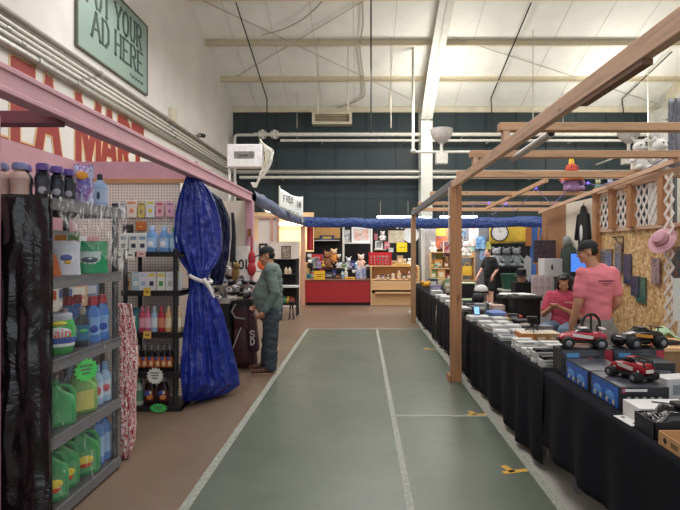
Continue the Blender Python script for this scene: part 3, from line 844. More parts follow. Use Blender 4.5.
for (y0, y1, x) in ((6.74, 7.08, -.02), (6.28, 6.62, -.02), (5.62, 6.16, -.02)):
    lattice(MB(), y0, y1, 1.94, 2.44, x).build('lattice_panel', m_lat, sw, smooth=False)
ls = thing('lattice_strip', 'tall narrow strip of white lattice standing against the chipboard wall', 'lattice', (WX - .10, 0, 0))
sl_ = MB()
for i in range(12):
    z = .74 + .143 * i; sl_.bar((0, 5.29, z), (0, 5.44, z + .143), .009, .034, up=(0, -.143, .15)); sl_.bar((-.011, 5.44, z), (-.011, 5.29, z + .143), .009, .034, up=(0, .143, .15))
sl_.build('slats', m_lat, ls, smooth=False)
ls2 = MB().bb((-.02, 5.34, 0), (.01, 5.38, .76)); ls2.build('stake', m_wz, ls, smooth=False)

# ------------------------------------------------------------------ tables and cloths
m_cloth = mat('black_tablecloth', '#191a1f', .92, var=.2, scale=3, bump=.12, bscale=200, spec=.15)
m_tab = mat('table_plastic', '#b9b7b2', .5); m_leg = mat('table_leg_grey', '#6f7073', .4, .6)
TZ, TX0, TX1 = .76, 1.335, 2.11


def make_table():
    t = thing('folding_table', 'x', 'table')
    MB().bb((-.37, -.91, TZ - .05), (.37, .91, TZ - .012)).build('tabletop', m_tab, t, bevel=.008)
    for y in (-.7, .7):
        for x in (-.28, .28): MB().tube([(x, y * .8, TZ - .05), (x, y, .4), (x, y, 0.003)], .014, 8).build('leg', m_leg, t)
        MB().cyl((-.28, y, .3), (.28, y, .3), .011).build('stretcher', m_leg, t)
    return t


for i in range(6):
    y = 2.70 if i == 0 else 4.62 + (i - 1) * 1.85
    put('table', make_table, '%s folding table from the camera under the black cloths' % ORD[i], 'table', (1.735, y, 0), 0, 'folding tables')


def cloth(y0, y1, hem, seed, name_label):
    L = y1 - y0; nu = int(L * 26)
    prof = [(TX1, .42), (TX1, .60), (TX1 - .005, TZ - .015), (TX1 - .02, TZ), (1.75, TZ), (TX0 + .02, TZ), (TX0 + .004, TZ - .006), (TX0, TZ - .03)]
    k = 12
    for j in range(1, k + 1): prof.append((TX0, TZ - .03 - (TZ - .03 - hem) * j / k))
    n = len(prof) - 1; mb = MB()

    def fn(u, v):
        y = y0 + u * L; i = round(v * n); x, z = prof[i]
        if i > 7:
            t = (i - 7) / k
            f = mnoise.noise(Vector((y * 2.6, seed, t * .5))) * .05 + .020 * math.sin(y * 15 + 2.2 * mnoise.noise(Vector((y, seed, 1))) + t * .6)
            x -= (f * t ** .8 + .012 * t)
            z += .02 * t * mnoise.noise(Vector((y * 1.8, seed + 3, 0))) + .01 * t
            e = min(u, 1 - u) * L
            if e < .15: y += (1 if u < .5 else -1) * .05 * t * (1 - e / .15)
        elif i < 2: x += .02 * math.sin(y * 12)
        return (x, y, z)
    mb.grid(fn, nu, n)
    return tag(mb.build('tablecloth', m_cloth, solid=.004, angle=80), name_label, 'tablecloth', 'black tablecloths')


cloth(1.0, 3.73, .21, 1.3, 'nearest black tablecloth under the model cars and boxes')
cloth(3.66, 8.9, .045, 5.1, 'middle black tablecloth under the stacks of white cartons')
cloth(8.93, 13.35, .03, 9.2, 'farthest black tablecloth beyond the near wooden post')

tag(MB().tube([(XP(448.5, 6.45), 6.42, 2.46), (XP(448.5, 6.45), 6.42, 1.72)], .009, 8).build('hanging_conduit', m_pipe), 'thin white conduit hanging beside the near wooden post', 'conduit')
# ------------------------------------------------------------------ product makers (front faces -Y, base at z = 0)
def P(col, rough=.35, n='plastic'): return mat(n, col, rough, var=.06)


m_paper = mat('label_paper', '#e6e4dd', .5, var=.05)


def panel(name, w, h, y, z, m, parent, x=0, d=.0015):
    return MB().bb((x - w / 2, y - d, z), (x + w / 2, y, z + h)).build(name, m, parent, smooth=False)


def jug(col, cap, lab, h=.33, w=.105, d=.062, art=None):
    def f():
        t = thing('detergent_jug', 'x', 'x'); m = P(col, .32, 'jug_plastic')
        b = MB().loft([(0, w * .9, d * .9), (.012, w, d), (h * .45, w, d), (h * .62, w * .9, d * .92, -.006, 0), (h * .78, w * .52, d * .7, -w * .30, 0), (h * .86, w * .34, d * .5, -w * .32, 0), (h * .9, w * .28, d * .45, -w * .32, 0)], 24, ex=3.2)
        b.build('body', m, t)
        MB().tube([(-w * .1, 0, h * .84), (w * .25, 0, h * .86), (w * .62, 0, h * .80), (w * .84, 0, h * .66), (w * .86, 0, h * .5)], [.012, .015, .016, .017, .018], 10).build('handle', m, t)
        MB().lathe([(w * .33, h * .88), (w * .35, h * .9), (w * .33, h * 1.0), (w * .2, h * 1.005)], 18, M=Matrix.Translation((-w * .32, 0, 0))).build('cap', P(cap, .3, 'cap_plastic'), t)
        lb = panel('label', w * 1.25, h * .42, -d * 1.0 + .004, h * .08, lab if not isinstance(lab, str) else P(lab, .4, 'label_print'), t, d=.006)
        if art:
            for (px, pz, rx, rz_, c) in art: MB().ell((px * w, -d - .003, pz * h), (rx * w, .003, rz_ * h), 14, 8).build('label_mark', P(c, .4, 'mark'), lb)
        return t
    return f


def bottle(h, r, col, cap, lab, ex=2.6, flat=.7, waist=.0, capr=.5, art=None, name='bottle'):
    def f():
        t = thing(name, 'x', 'x'); m = P(col, .28, 'bottle_plastic')
        MB().loft([(0, r * .92, r * flat * .92), (.008, r, r * flat), (h * .3, r * (1 - waist), r * flat * (1 - waist)), (h * .58, r, r * flat), (h * .70, r * .82, r * flat * .85), (h * .79, r * .45, r * .42), (h * .82, r * .4, r * .4)], 20, ex=ex).build('body', m, t)
        MB().lathe([(r * capr, h * .81), (r * capr, h * .95), (r * capr * .85, h), (r * .1, h * 1.002)], 16).build('cap', P(cap, .3, 'cap_plastic'), t)
        l = MB().loft([(h * .16, r * (1.012 - waist * .6), r * flat * (1.015 - waist * .6)), (h * .34, r * (1.012 - waist * .85), r * flat * (1.015 - waist * .85)), (h * .55, r * 1.012, r * flat * 1.015)], 20, ex=ex)
        lb = l.build('label', lab if not isinstance(lab, str) else P(lab, .4, 'label_print'), t)
        if art:
            for (px, pz, rx, rz_, c) in art: MB().ell((px * r, -r * flat - .001, pz * h), (rx * r, .004, rz_ * h), 12, 8).build('label_mark', P(c, .4, 'mark'), lb)
        return t
    return f


def pouch(w, h, d, col, lab, marks=(), header=None, name='pouch'):
    def f():
        t = thing(name, 'x', 'x')
        def fn(u, v):
            s = 1 if u < .5 else -1; k = u * 2 if u < .5 else 2 - u * 2
            x = (k - .5) * w * (1 - .06 * math.sin(v * PI)); th = d / 2 * max(0, math.sin(k * PI)) ** .5 * max(0, 1 - v ** 3) ** .6 + .0012
            return (x, -s * th, h * v + .002 * math.sin(k * 19))
        mb = MB().grid(fn, 28, 12, wrap=True)
        mb.f += [tuple(range(27, -1, -1)), tuple(range(12 * 28, 13 * 28))]; mb.mi += [0, 0]
        mb.build('bag', col if not isinstance(col, str) else mat('film_bag', col, .25, bump=.25, bscale=50), t)
        MB().bb((-w * .46, -.0032, h * .88), (w * .46, .0032, h)).build('header', P(header or (lab if isinstance(lab, str) else '#d8d8d8'), .35, 'header'), t, smooth=False)
        lb = MB().loft([(h * .18, w * .36, d * .505), (h * .45, w * .40, d * .52), (h * .68, w * .38, d * .47)], 20, ex=2.2).build('label', lab if not isinstance(lab, str) else P(lab, .35, 'label_print'), t)
        for (px, pz, rx, rz_, c) in marks: MB().ell((px * w, -d * .5, pz * h), (rx * w, .006, rz_ * h), 14, 8).build('label_mark', P(c, .4, 'mark'), lb)
        return t
    return f


def carton(w, d, h, col, marks=(), name='carton', bev=.002, top=None):
    """marks: (x, z, w, h, colour) fractions on the front face"""
    def f():
        t = thing(name, 'x', 'x')
        MB().bb((-w / 2, -d / 2, 0), (w / 2, d / 2, h)).build('box', col if not isinstance(col, str) else mat('card_print', col, .5, var=.05), t, smooth=False, bevel=bev)
        if top: MB().bb((-w * .48, -d * .48, h), (w * .48, d * .48, h + .001)).build('lid_print', top if not isinstance(top, str) else P(top, .45, 'lid'), t, smooth=False)
        for (x, z, a, b, c) in marks:
            panel('print_panel', a * w, b * h, -d / 2, z * h, c if not isinstance(c, str) else P(c, .45, 'print'), t, x * w)
        return t
    return f


# ------------------------------------------------------------------ shelving racks
m_rack = mat('dark_grey_rack', '#3b3a3c', .45, var=.1); m_rackl = mat('grey_rack_lip', '#67666a', .45, var=.12, scale=20)
m_rackb = mat('black_rack', '#232123', .5)


def rack(name, label, x0, x1, y0, y1, zs, posts, m, mlip, h, front, lip=.07):
    t = thing(name, label, 'shelving rack', (0, 0, 0))
    for (x, y) in posts:
        MB().cyl((x, y, 0), (x, y, h), .022, n=12).cyl((x, y, 0), (x, y, .03), .03, n=12).build('post', m, t)
    for z in zs:
        s = MB().bb((x0, y0, z - .022), (x1, y1, z))
        k = .05
        for a in ((x0, y0, x0 + .012, y1), (x1 - .012, y0, x1, y1), (x0, y0, x1, y0 + .012), (x0, y1 - .012, x1, y1)): s.bb((a[0], a[1], z - lip), (a[2], a[3], z + .001), 1)
        n = int((x1 - x0 if front == 'y' else y1 - y0) / .07)
        for i in range(1, n):
            if front == 'x': yy = y0 + (y1 - y0) * i / n; s.bb((x0, yy - .004, z - .06), (x1 - .004, yy + .004, z - .02), 1)
        s.build('shelf', [m, mlip], t, smooth=False)
    return t


R1Z = [.09, .53, .99, 1.487, 1.96]
rack('shelving_rack', 'dark grey shelving rack of detergents half wrapped in black plastic nearest the camera', -2.26, -1.83, 2.93, 3.80, R1Z,
     [(-1.86, 2.965), (-1.86, 3.765), (-2.23, 2.965), (-2.23, 3.765)], m_rack, m_rackl, 2.0, 'x')
R2Z = [.045, .395, .803, 1.232, 1.63]
xa, xb = XP(121, 5.1), XP(181, 5.1)
rack('shelving_rack', 'black shelving rack of bottles and packs standing against the pegboard', xa, xb, 5.1, 5.5, R2Z,
     [(xa + .03, 5.13), (XP(174.5, 5.1), 5.13), (xa + .03, 5.47), (xb - .03, 5.47)], m_rackb, m_rackb, 1.66, 'y', .05)

# plastic covers
m_bplas = crumple('black_plastic', '#121114', .17, 3.2, .7, .035, .55, .2)
bp = MB()
def bpf(u, v):
    # wraps the near end: from the aisle side corner round to the back
    z = .02 + 1.95 * v
    L = u * 1.0
    if L < .12: x, y = -1.80, 2.915 - L * .3
    else: x, y = -1.80 - (L - .12) * .92, 2.879
    n1 = mnoise.noise(Vector((u * 5, v * 3, 1.5))); n2 = mnoise.noise(Vector((u * 14, v * 9, 7)))
    k = .0 if v > .97 else 1
    return (x + .012 * n2 * k, y - .03 * abs(n1) - .02 * n2 - .05 * max(0, .15 - v) * 3 * abs(n1), z)
bp.grid(bpf, 60, 80)
tag(bp.build('plastic_sheet', m_bplas, solid=.002, angle=80), 'glossy black plastic sheet over the near end of the detergent rack', 'plastic sheet')
cf = MB()
def cff(u, v):
    y = 2.96 + .86 * u; drop = (.16 + .36 * u)
    if v < .25: x = -2.05 + .24 * v / .25; z = 1.968 + .03 * (1 - v / .25) * 0 + .01 * abs(mnoise.noise(Vector((u * 9, v * 9, 0))))
    else:
        k = (v - .25) / .75; x = -1.808 + .02 * mnoise.noise(Vector((u * 7, v * 5, 3))) + .012; z = 1.972 - drop * k
    return (x, y, z)
cf.grid(cff, 50, 30)
tag(cf.build('plastic_sheet', clear_mat(solid=.3), angle=80), 'clear crinkled plastic film hanging over the upper front of the detergent rack', 'plastic sheet')
ff_ = MB().grid(lambda u, v: (-1.803 + .02 * mnoise.noise(Vector((u * 5, v * 9, 13))), 2.93 + .87 * u, .10 + 1.36 * v + .01 * math.sin(u * 9)), 40, 60)
tag(ff_.build('plastic_sheet', clear_mat('thin_clear_film', solid=.12, lo=.58, hi=.70), angle=80), 'thin clear plastic film over the lower front shelves of the detergent rack', 'plastic sheet')
pc = drape([(304, 118, 131), (318, 117.5, 134), (335, 117.5, 137), (355, 118, 138), (375, 119, 138), (395, 119.5, 136.5), (420, 120, 136), (440, 121, 135), (458, 121.5, 130)], 4, .10, 6.3, .7, 3.95, 40, 50)
tag(pc.build('patterned_cloth', zig_mat(), angle=80), 'red and white patterned cloth hanging at the far end of the detergent rack', 'cloth')

# ------------------------------------------------------------------ stock on the detergent rack
GA = [(0, .32, .5, .09, '#e9d24a'), (0, .22, .38, .05, '#d2452e')]
gj = jug('#3c8f55', '#2a7242', '#5ea26c', .34, art=GA); lgj = jug('#7aa65a', '#578f50', '#cdc470', .31, .09)
gj2 = jug('#3f9a5a', '#357f4c', '#54a468', .29, .10)
for i, (y, x, rz) in enumerate(((3.12, -1.95, .9), (3.28, -1.97, 1.0), (3.50, -1.95, .7))):
    put('gj', gj, ['large green detergent jug nearest the camera on the bottom rack shelf', 'large green detergent jug second from the camera on the bottom shelf', 'large green jug beside the blue bottles on the bottom shelf'][i], 'detergent jug', (x, y, R1Z[0]), rz, 'green jugs on the bottom shelf')
bb = bottle(.37, .052, '#5a86c4', '#2f5cb0', '#9dbde2', waist=.12)
for i, (y, x) in enumerate(((3.64, -1.93), (3.74, -1.93), (3.62, -2.08), (3.73, -2.09))):
    put('bb', bb, '%s tall blue bottle on the bottom shelf of the detergent rack' % ['front left', 'front right', 'back left', 'back right'][i], 'bottle', (x, y, R1Z[0]), .9, 'tall blue bottles on the bottom shelf')
put('gj2', gj2, 'green detergent jug nearest the camera on the second shelf up', 'detergent jug', (-1.95, 3.21, R1Z[1]), .75, 'green jugs on the second shelf')
put('gj2', gj2, 'green detergent jug behind the front one on the second shelf up', 'detergent jug', (-2.13, 3.24, R1Z[1]), .8, 'green jugs on the second shelf')
put('lgj', lgj, 'yellow green detergent jug with a pale label on the second shelf up', 'detergent jug', (-1.94, 3.47, R1Z[1]), .8)
lb3 = bottle(.29, .048, '#9fc0dc', '#7fa6d0', '#c9d6e6', waist=.1, art=[(0, .35, .5, .1, '#c65a64')])
for i, (y, x) in enumerate(((3.63, -1.93), (3.73, -1.92), (3.57, -2.08))):
    put('lb3', lb3, ['pale blue bottle next to the yellow green jug', 'pale blue bottle at the far corner of the second shelf', 'pale blue bottle behind the front ones on the second shelf'][i], 'bottle', (x, y, R1Z[1]), .8, 'pale blue bottles on the second shelf')


def gain_tub():
    t = thing('detergent_tub', 'x', 'x'); m = P('#3aa34d', .3, 'tub_green')
    MB().loft([(0, .075, .055), (.012, .088, .066), (.09, .105, .075), (.16, .105, .075), (.215, .088, .064)], 28, ex=2.6).build('body', m, t)
    MB().loft([(.212, .082, .06), (.218, .086, .063), (.25, .084, .062), (.256, .074, .054)], 28, ex=2.6).build('lid', P('#b9bccb', .4, 'lid_grey'), t)
    lb = MB().loft([(.050, .0965, .0706), (.07, .1022, .0738)], 28, ex=2.6).build('label', P('#e4e7ee', .4, 'label_white'), t)
    MB().loft([(.0705, .1028, .0742), (.09, .1067, .0764), (.108, .1068, .0766)], 28, ex=2.6).build('label_band', P('#3552a4', .4, 'label_blue'), t)
    MB().ell((0, -.062, .196), (.055, .016, .016), 18, 10).build('yellow_badge', P('#e3d243', .4, 'badge_yellow'), t)
    MB().ell((0, -.0735, .140), (.078, .005, .034), 20, 10).build('white_badge', P('#e4e7ee', .4, 'label_white'), t)
    text_mesh('Gain', .085, 'lettering', P('#e2502e', .4, 'gain_orange'), t, (0, -.0800, .137), (PI / 2, 0, 0), .002, 1.0)
    return t


put('tub', gain_tub, 'round shouldered green tub with grey lid on the middle shelf of the detergent rack', 'detergent tub', (-1.945, 3.19, R1Z[2]), .55)
db = bottle(.27, .044, '#1e2c36', '#8f8a88', '#2c6c94', art=[(0, .4, .6, .05, '#49b46a')])
for i, (y, x, lb) in enumerate(((3.36, -2.0, 'dark bottle with teal label beside the green tub'), (3.43, -1.92, 'dark bottle with teal label beside the blue bottles with red caps'))):
    put('db', db, lb, 'bottle', (x, y, R1Z[2]), .8, 'dark bottles on the middle shelf')
rb = bottle(.33, .05, '#4a7ecb', '#b83540', '#86b0e4', waist=.16, capr=.62, art=[(0, .3, .55, .08, '#2a4ea8')])
for i, (y, x) in enumerate(((3.58, -1.93), (3.71, -1.93), (3.56, -2.09), (3.69, -2.1))):
    put('rb', rb, '%s blue bottle with a red cap on the middle shelf' % ['front left', 'front right', 'back left', 'back right'][i], 'bottle', (x, y, R1Z[2]), .8, 'blue bottles with red caps')
cb2 = bottle(.30, .045, '#c9b9ad', '#b23a44', '#d8cfc8')
for i, y in enumerate((3.06, 3.17, 3.28, 3.39)):
    put('cb2', cb2, '%s pale bottle with red cap from the camera at the back of the middle shelf' % ORD[i], 'bottle', (-2.15, y, R1Z[2]), .8, 'pale bottles with red caps')
# pouches shelf
put('pw', pouch(.17, .225, .05, '#cfd3dd', '#e0e4ee', [(0, .5, .2, .10, '#5a6cab'), (.05, .38, .12, .06, '#e2b640')], '#c9a9b4'), 'white pouch with blue and yellow mark on the pouch shelf of the detergent rack', 'pouch', (-1.93, 3.26, R1Z[3]), .6)
put('pg', pouch(.24, .225, .07, '#2f9a68', '#c9d8d4', [(0, .42, .22, .09, '#5b606e'), (.0, .45, .12, .05, '#e0e4e6')], '#2a8a5c'), 'green pouch under the clear film on the pouch shelf', 'pouch', (-1.93, 3.54, R1Z[3]), .6)
ob = MB().prism([(-.05, 0), (.05, 0), (.02, .13), (-.05, .17)], .05, frame((0, .025, 0), (1, 0, 0), (0, 0, 1)))
tag(ob.build('pouch', P('#d2703a', .45, 'orange_card'), loc=(-1.93, 3.11, R1Z[3]), rz=.7, smooth=False), 'orange slanted pack beside the white pouch', 'pouch')
tall = [('#d8d2c8', '#b9a98e'), ('#cfd6cc', '#c7b04e'), ('#dccfd4', '#c2607c'), ('#cfcfcf', '#d68a3a'), ('#c8d0c0', '#8aa26a')]
for i, (c, k) in enumerate(tall):
    put('tall%d' % i, carton(.12, .06, .30, c, [(0, .6, .8, .3, k), (0, .2, .7, .25, '#e8e6e0')]), '%s tall pale carton from the camera at the back of the pouch shelf' % ORD[i], 'carton', (-2.14, 3.06 + .15 * i, R1Z[3]), .8, 'tall cartons behind the pouches')
# top shelf
tanb = bottle(.20, .05, '#c6a79c', '#7f83ae', '#b89a8f', flat=.9, waist=.15, capr=.8)
for i, (x, y) in enumerate(((-2.16, 2.99), (-2.045, 2.99))):
    put('tanb', tanb, ['tan bottle with grey violet cap at the left edge of the rack top', 'tan bottle with grey violet cap next to the black bottles on the rack top'][i], 'bottle', (x, y, R1Z[4]), .5, 'tan bottles on the rack top', 1.05)
blk = bottle(.22, .045, '#26262e', '#6a4f9a', '#3a3a46', flat=.9, waist=.18, capr=.85, art=[(0, .25, .5, .1, '#a5a3ac')])
for i, (x, y) in enumerate(((-1.96, 3.07), (-1.94, 3.18), (-1.93, 3.29), (-2.09, 3.10), (-2.07, 3.24))):
    put('blk', blk, ['black bottle with purple cap nearest the camera on the rack top', 'middle front black bottle with purple cap on the rack top', 'far front black bottle with purple cap on the rack top', 'black bottle with purple cap in the back row nearer the tan bottles', 'black bottle with purple cap in the back row farther from the tan bottles'][i], 'bottle', (x, y, R1Z[4]), .5, 'black bottles with purple caps')
put('clb', bottle(.28, .058, print_mat('swirl_print', ['#3d5fae', '#7a4a9a', '#c9d2e8', '#4a86c8'], 8), '#47479c', print_mat('swirl_print', ['#3d5fae', '#7a4a9a', '#c9d2e8', '#4a86c8'], 8), flat=.75, capr=.9, art=[(-.2, .62, .5, .12, '#e8a02a')]) if False else
    pouch(.125, .28, .075, print_mat('swirl_print', ['#3d5fae', '#8a3f9a', '#d2d8ec', '#4a86c8'], 9), print_mat('swirl_print2', ['#cfd6ea', '#7a55b0', '#3f77c4'], 9), [(-.1, .72, .3, .10, '#e9a12c')], '#4f4aa6'),
    'blue and purple pouch with an orange flash on the rack top', 'pouch', (-1.93, 3.47, R1Z[4]), .5)
put('lbt', bottle(.25, .055, '#9db6da', '#2a2e3c', '#b9cbe6', flat=.8, waist=.08, capr=.35, art=[(-.2, .35, .2, .12, '#3c4a66')]), 'pale blue bottle with small black cap at the far end of the rack top', 'bottle', (-1.94, 3.70, R1Z[4]), .5)
put('lbt2', bottle(.25, .05, '#8fc4d2', '#7ab4c4', '#a9d4de', flat=.8), 'pale teal bottle behind the blue and purple pouch on the rack top', 'bottle', (-2.09, 3.42, R1Z[4]), .5)


def burst(r, n, col, w=.004):
    def f():
        t = thing('starburst_tag', 'x', 'x')
        pts = [((r if i % 2 else r * .78) * math.cos(PI * i / n), (r if i % 2 else r * .78) * math.sin(PI * i / n)) for i in range(2 * n)]
        MB().prism(pts, w, frame((0, w / 2, 0), (1, 0, 0), (0, 0, 1))).build('card', P(col, .6, 'tag_card'), t, smooth=False)
        l = MB()
        for k in range(3): l.box((0, -w / 2 - .0006, r * (.35 - .3 * k)), (r * (1.0 - .2 * k), .001, r * .13))
        l.build('writing', P('#5a6a5c', .6, 'pencil'), t, smooth=False)
        return t
    return f


put('bg1', burst(.08, 14, '#4fcf5f'), 'green starburst tag on the middle shelf edge of the detergent rack', 'price tag', (-1.815, 3.29, .86), .9)
put('bg2', burst(.09, 15, '#e2e2dc'), 'white starburst tag on the black rack', 'price tag', (XP(155, 5.07), 5.07, ZP(376, 5.07)), 0)
put('bg3', burst(.07, 13, '#46c564'), 'green starburst tag at the foot of the black rack', 'price tag', (XP(158.5, 5.03), 5.03, .06), 0, None, (1.3, 1, .7))
for (px, py, w_, h_, c, lb) in ((119, 257, .07, .10, '#e2dfd6', 'white price tag at the left end of the top shelf of the black rack'), (130, 255, .09, .08, '#e4e1da', 'second white price tag on the top shelf of the black rack'), (141, 254, .09, .06, '#e3b4b4', 'pink price tag on the top shelf edge of the black rack'),
                              (147, 292, .07, .08, '#e0b84c', 'yellow price tag below the card packs'), (147, 335, .08, .075, '#dfb659', 'yellow price tag below the pink and red bottles')):
    t = thing('price_tag', lb, 'price tag', (XP(px, 5.085), 5.09, ZP(py, 5.085)), 0, 'paper price tags')
    MB().box((0, 0, 0), (w_, .003, h_), R=Matrix.Rotation(.08, 3, 'Y')).build('card', P(c, .6, 'tag_card'), t, smooth=False)
    MB().box((0, -.002, 0), (w_ * .5, .001, h_ * .15)).build('writing', m_black, t, smooth=False)

# ------------------------------------------------------------------ stock on the black rack
wb = carton(.088, .07, .195, '#dcdcd6', [(0, .22, .5, .22, '#333a4a'), (0, .65, .7, .18, '#7f96ac')])
for i, px in enumerate((125.5, 135, 143.5)):
    put('wb', wb, '%s white pack with a dark dot from the left on the black rack' % ORD[i], 'carton', (XP(px, 5.2), 5.2, R2Z[4]), .1 * (i - 1), 'white packs with dark dots')
bl2 = bottle(.27, .058, '#6d9bd0', '#a9c3e6', '#a8c6e8', waist=.1, art=[(0, .3, .5, .12, '#e6ecf2')])
for i, px in enumerate((152, 164.5)):
    put('bl2', bl2, ['blue bottle beside the white packs on the top shelf', 'blue bottle next to the green capped one on the top shelf'][i], 'bottle', (XP(px, 5.2), 5.2, R2Z[4]), 0, 'blue bottles on the top shelf')
put('bl3', bottle(.26, .04, '#8ab4d8', '#5aa84a', '#b4d0e4'), 'slim blue bottle with green cap against the blue tarp', 'bottle', (XP(174, 5.2), 5.2, R2Z[4]), 0)
cols = [('#b59a80', '#7a3f32', 'brown'), ('#a9c4cc', '#e0e4e2', 'pale teal'), ('#ddd8dc', '#a0b0d0', 'white and blue'), ('#e2dade', '#3a3a4c', 'white with a black dot'), ('#dfe0d0', '#4aa05a', 'white, yellow and green'), ('#d5d8da', '#aaa8a0', 'plain pale grey'), ('#c9cfd4', '#dcc04a', 'grey with yellow head')]
for i, ((c, k, nm), px) in enumerate(zip(cols, (128.5, 136.5, 144, 152.5, 162, 170.5, 181))):
    mk = [(0, .25, .5, .25, k), (0, .75, .8, .15, '#e0c85a' if i in (3, 4, 6) else '#c8ccd4')]
    put('cp%d' % i, carton(.084, .05, .19, c, mk, 'card_pack'), '%s card pack on the second shelf of the black rack' % nm, 'card pack', (XP(min(px, 177.5), 5.2), 5.2, R2Z[3]), rnd.uniform(-.15, .15), 'card packs on the second shelf')
for i, (c, k, l, px, nm) in enumerate((('#c94a66', '#d88090', '#e2a0ae', 142.5, 'deep pink'), ('#d46a86', '#d88a9c', '#e8b4c0', 148, 'light pink'), ('#9dbcd4', '#c9d8e4', '#dfe6ec', 154.5, 'pale blue'), ('#b53038', '#cc5a52', '#d88a70', 161.5, 'red'), ('#d9a877', '#e0b890', '#e8d0b0', 168.5, 'peach'), ('#cbb089', '#d8c4a0', '#e2d6bc', 178.5, 'beige'))):
    put('sb%d' % i, bottle(.265, .034, c, k, l, flat=.8), '%s slim bottle on the third shelf of the black rack' % nm, 'bottle', (XP(px, 5.2), 5.2, R2Z[2]), 0, 'slim bottles on the third shelf')
put('tealpack', pouch(.15, .17, .07, print_mat('teal_print', ['#2f8fa0', '#3fa86a', '#2a4f9a', '#dfe6e2'], 7), '#cfd8d4', [], '#3a94a0'), 'teal and blue pouch at the left of the third shelf of the black rack', 'pouch', (XP(130, 5.22), 5.25, R2Z[2]), 0, None, 1.4)
ok = bottle(.27, .036, '#1d1719', '#8d8a8c', '#c06a3a', flat=.9, waist=.06, art=[(-.2, .5, .5, .07, '#4a62a8'), (.2, .3, .5, .1, '#e8c9a0')])
for i, px in enumerate((138.5, 145, 151.5, 158, 164, 170)):
    put('ok', ok, '%s black bottle with orange label from the left on the fourth shelf down' % ORD[i], 'bottle', (XP(px, 5.2), 5.2, R2Z[1]), 0, 'black bottles with orange labels')
bigd = bottle(.30, .056, '#2c1418', '#7d7b7e', '#5a2a2a', flat=.8, art=[(-.2, .42, .55, .10, '#4858b0'), (.15, .30, .6, .10, '#e28a4a'), (.3, .45, .3, .06, '#e8e2dc')])
for i, px in enumerate((150.5, 163.5)):
    put('bigd', bigd, ['left large dark bottle with blue and orange label on the lowest shelf', 'right large dark bottle with blue and orange label on the lowest shelf'][i], 'bottle', (XP(px, 5.2), 5.2, R2Z[0]), 0, 'large dark bottles on the lowest shelf')
put('gwb', bottle(.28, .05, '#bfcabb', '#5a8a68', '#5f8f70', flat=.8), 'grey green bottle at the left of the lowest shelf of the black rack', 'bottle', (XP(138.5, 5.2), 5.2, R2Z[0]), 0)
# packs on the pegboard
for i, (px, py, w_, h_, c, k, nm) in enumerate(((116, 210, .09, .18, '#d5d6d8', '#8a8c98', 'white and grey'), (123, 210, .06, .17, '#cfd0d0', '#9a9aa2', 'narrow grey'), (132, 209, .11, .19, '#e4d4c6', '#d98a6a', 'peach dotted'), (141.5, 210, .075, .17, '#cdb86a', '#8a8468', 'mustard yellow'),
                                          (150.5, 209, .10, .19, '#d7d8dc', '#d8c23a', 'white with yellow corner'), (160, 209.5, .09, .165, '#dcaab2', '#b9506a', 'pink with red dot'), (170, 209.5, .09, .165, '#d8a8b6', '#b07aa0', 'pink and lilac'), (141, 226, .11, .10, '#c46a34', '#d88a4a', 'squat orange'), (128, 229, .12, .10, '#2b2826', '#4a4640', 'black'))):
    t = thing('hanging_pack', '%s pack hanging on the pegboard above the black rack' % nm, 'hanging pack', (XP(px, 5.55), 5.555, ZP(py, 5.55)), 0, 'packs hanging on the pegboard')
    MB().bb((-w_ / 2, -.014, -h_ / 2), (w_ / 2, .004, h_ / 2)).build('pack', mat('card_print', c, .45, var=.05), t, bevel=.004)
    MB().ell((0, -.016, -h_ * .1), (w_ * .22, .003, h_ * .14), 12, 6).build('picture', P(k, .4, 'mark'), t)
    MB().bb((-w_ * .4, -.016, h_ * .3), (w_ * .4, -.0145, h_ * .42)).build('title_band', P(k, .4, 'mark'), t, smooth=False)
    MB().tube([(0, .018, h_ / 2 + .008), (0, -.03, h_ / 2 + .008), (0, -.034, h_ / 2 + .014)], .003, 5).build('peg_hook', m_pipeg, t)

# ------------------------------------------------------------------ golf bags and clubs
m_mar = mat('maroon_nylon', '#3d2029', .55, var=.15, scale=5, bump=.2, bscale=12); m_blk = mat('black_nylon', '#1b1a1c', .6, bump=.2, bscale=20)
m_sil = mat('silver_trim', '#b9b4ae', .4)
gb = thing('golf_bag', 'maroon golf bag with silver strap and white emblem beside the man in green', 'golf bag', (XP(247, 7.1), 7.1, 0))
Mx = Matrix.Rotation(-.06, 4, 'Y')
MB().loft([(0.0, .135, .13), (.03, .15, .145), (.3, .15, .15), (.62, .145, .15), (.86, .155, .16), (.93, .15, .155)], 26, ex=2.5, M=Mx).build('body', m_mar, gb)
MB().loft([(.86, .16, .165), (.95, .165, .17)], 26, ex=2.5, M=Mx).build('top_collar', m_blk, gb)
MB().loft([(.08, .10, .06, -.02, -.14), (.12, .11, .075, -.02, -.14), (.5, .10, .07, -.02, -.14), (.55, .09, .05, -.02, -.14)], 20, ex=3, M=Mx).build('front_pocket', m_mar, gb)
MB().loft([(.22, .05, .10, .14, -.05), (.26, .06, .11, .14, -.05), (.7, .05, .1, .13, -.05), (.74, .04, .08, .13, -.05)], 20, ex=3, M=Mx).build('side_pocket', m_mar, gb)
MB().bar((-.14, -.225, .30), (-.03, -.225, .58), .022, .012).build('silver_strap', m_sil, gb, bevel=.003)
e = MB(); strokes(e, 'S', .07, .09, 0, .018, .004, frame((.08, -.171, .44), (1, 0, 0), (0, 0, 1))); strokes(e, 'D', .06, .08, 0, .018, .004, frame((.085, -.171, .34), (1, 0, 0), (0, 0, 1)))
e.build('emblem', m_sil, gb, smooth=False)
MB().tube([(-.12, -.16, .90), (-.16, -.22, .8), (-.10, -.25, .72), (.02, -.22, .70)], .014, 8).build('handle_strap', mat('grey_strap', '#6a6664', .6), gb)
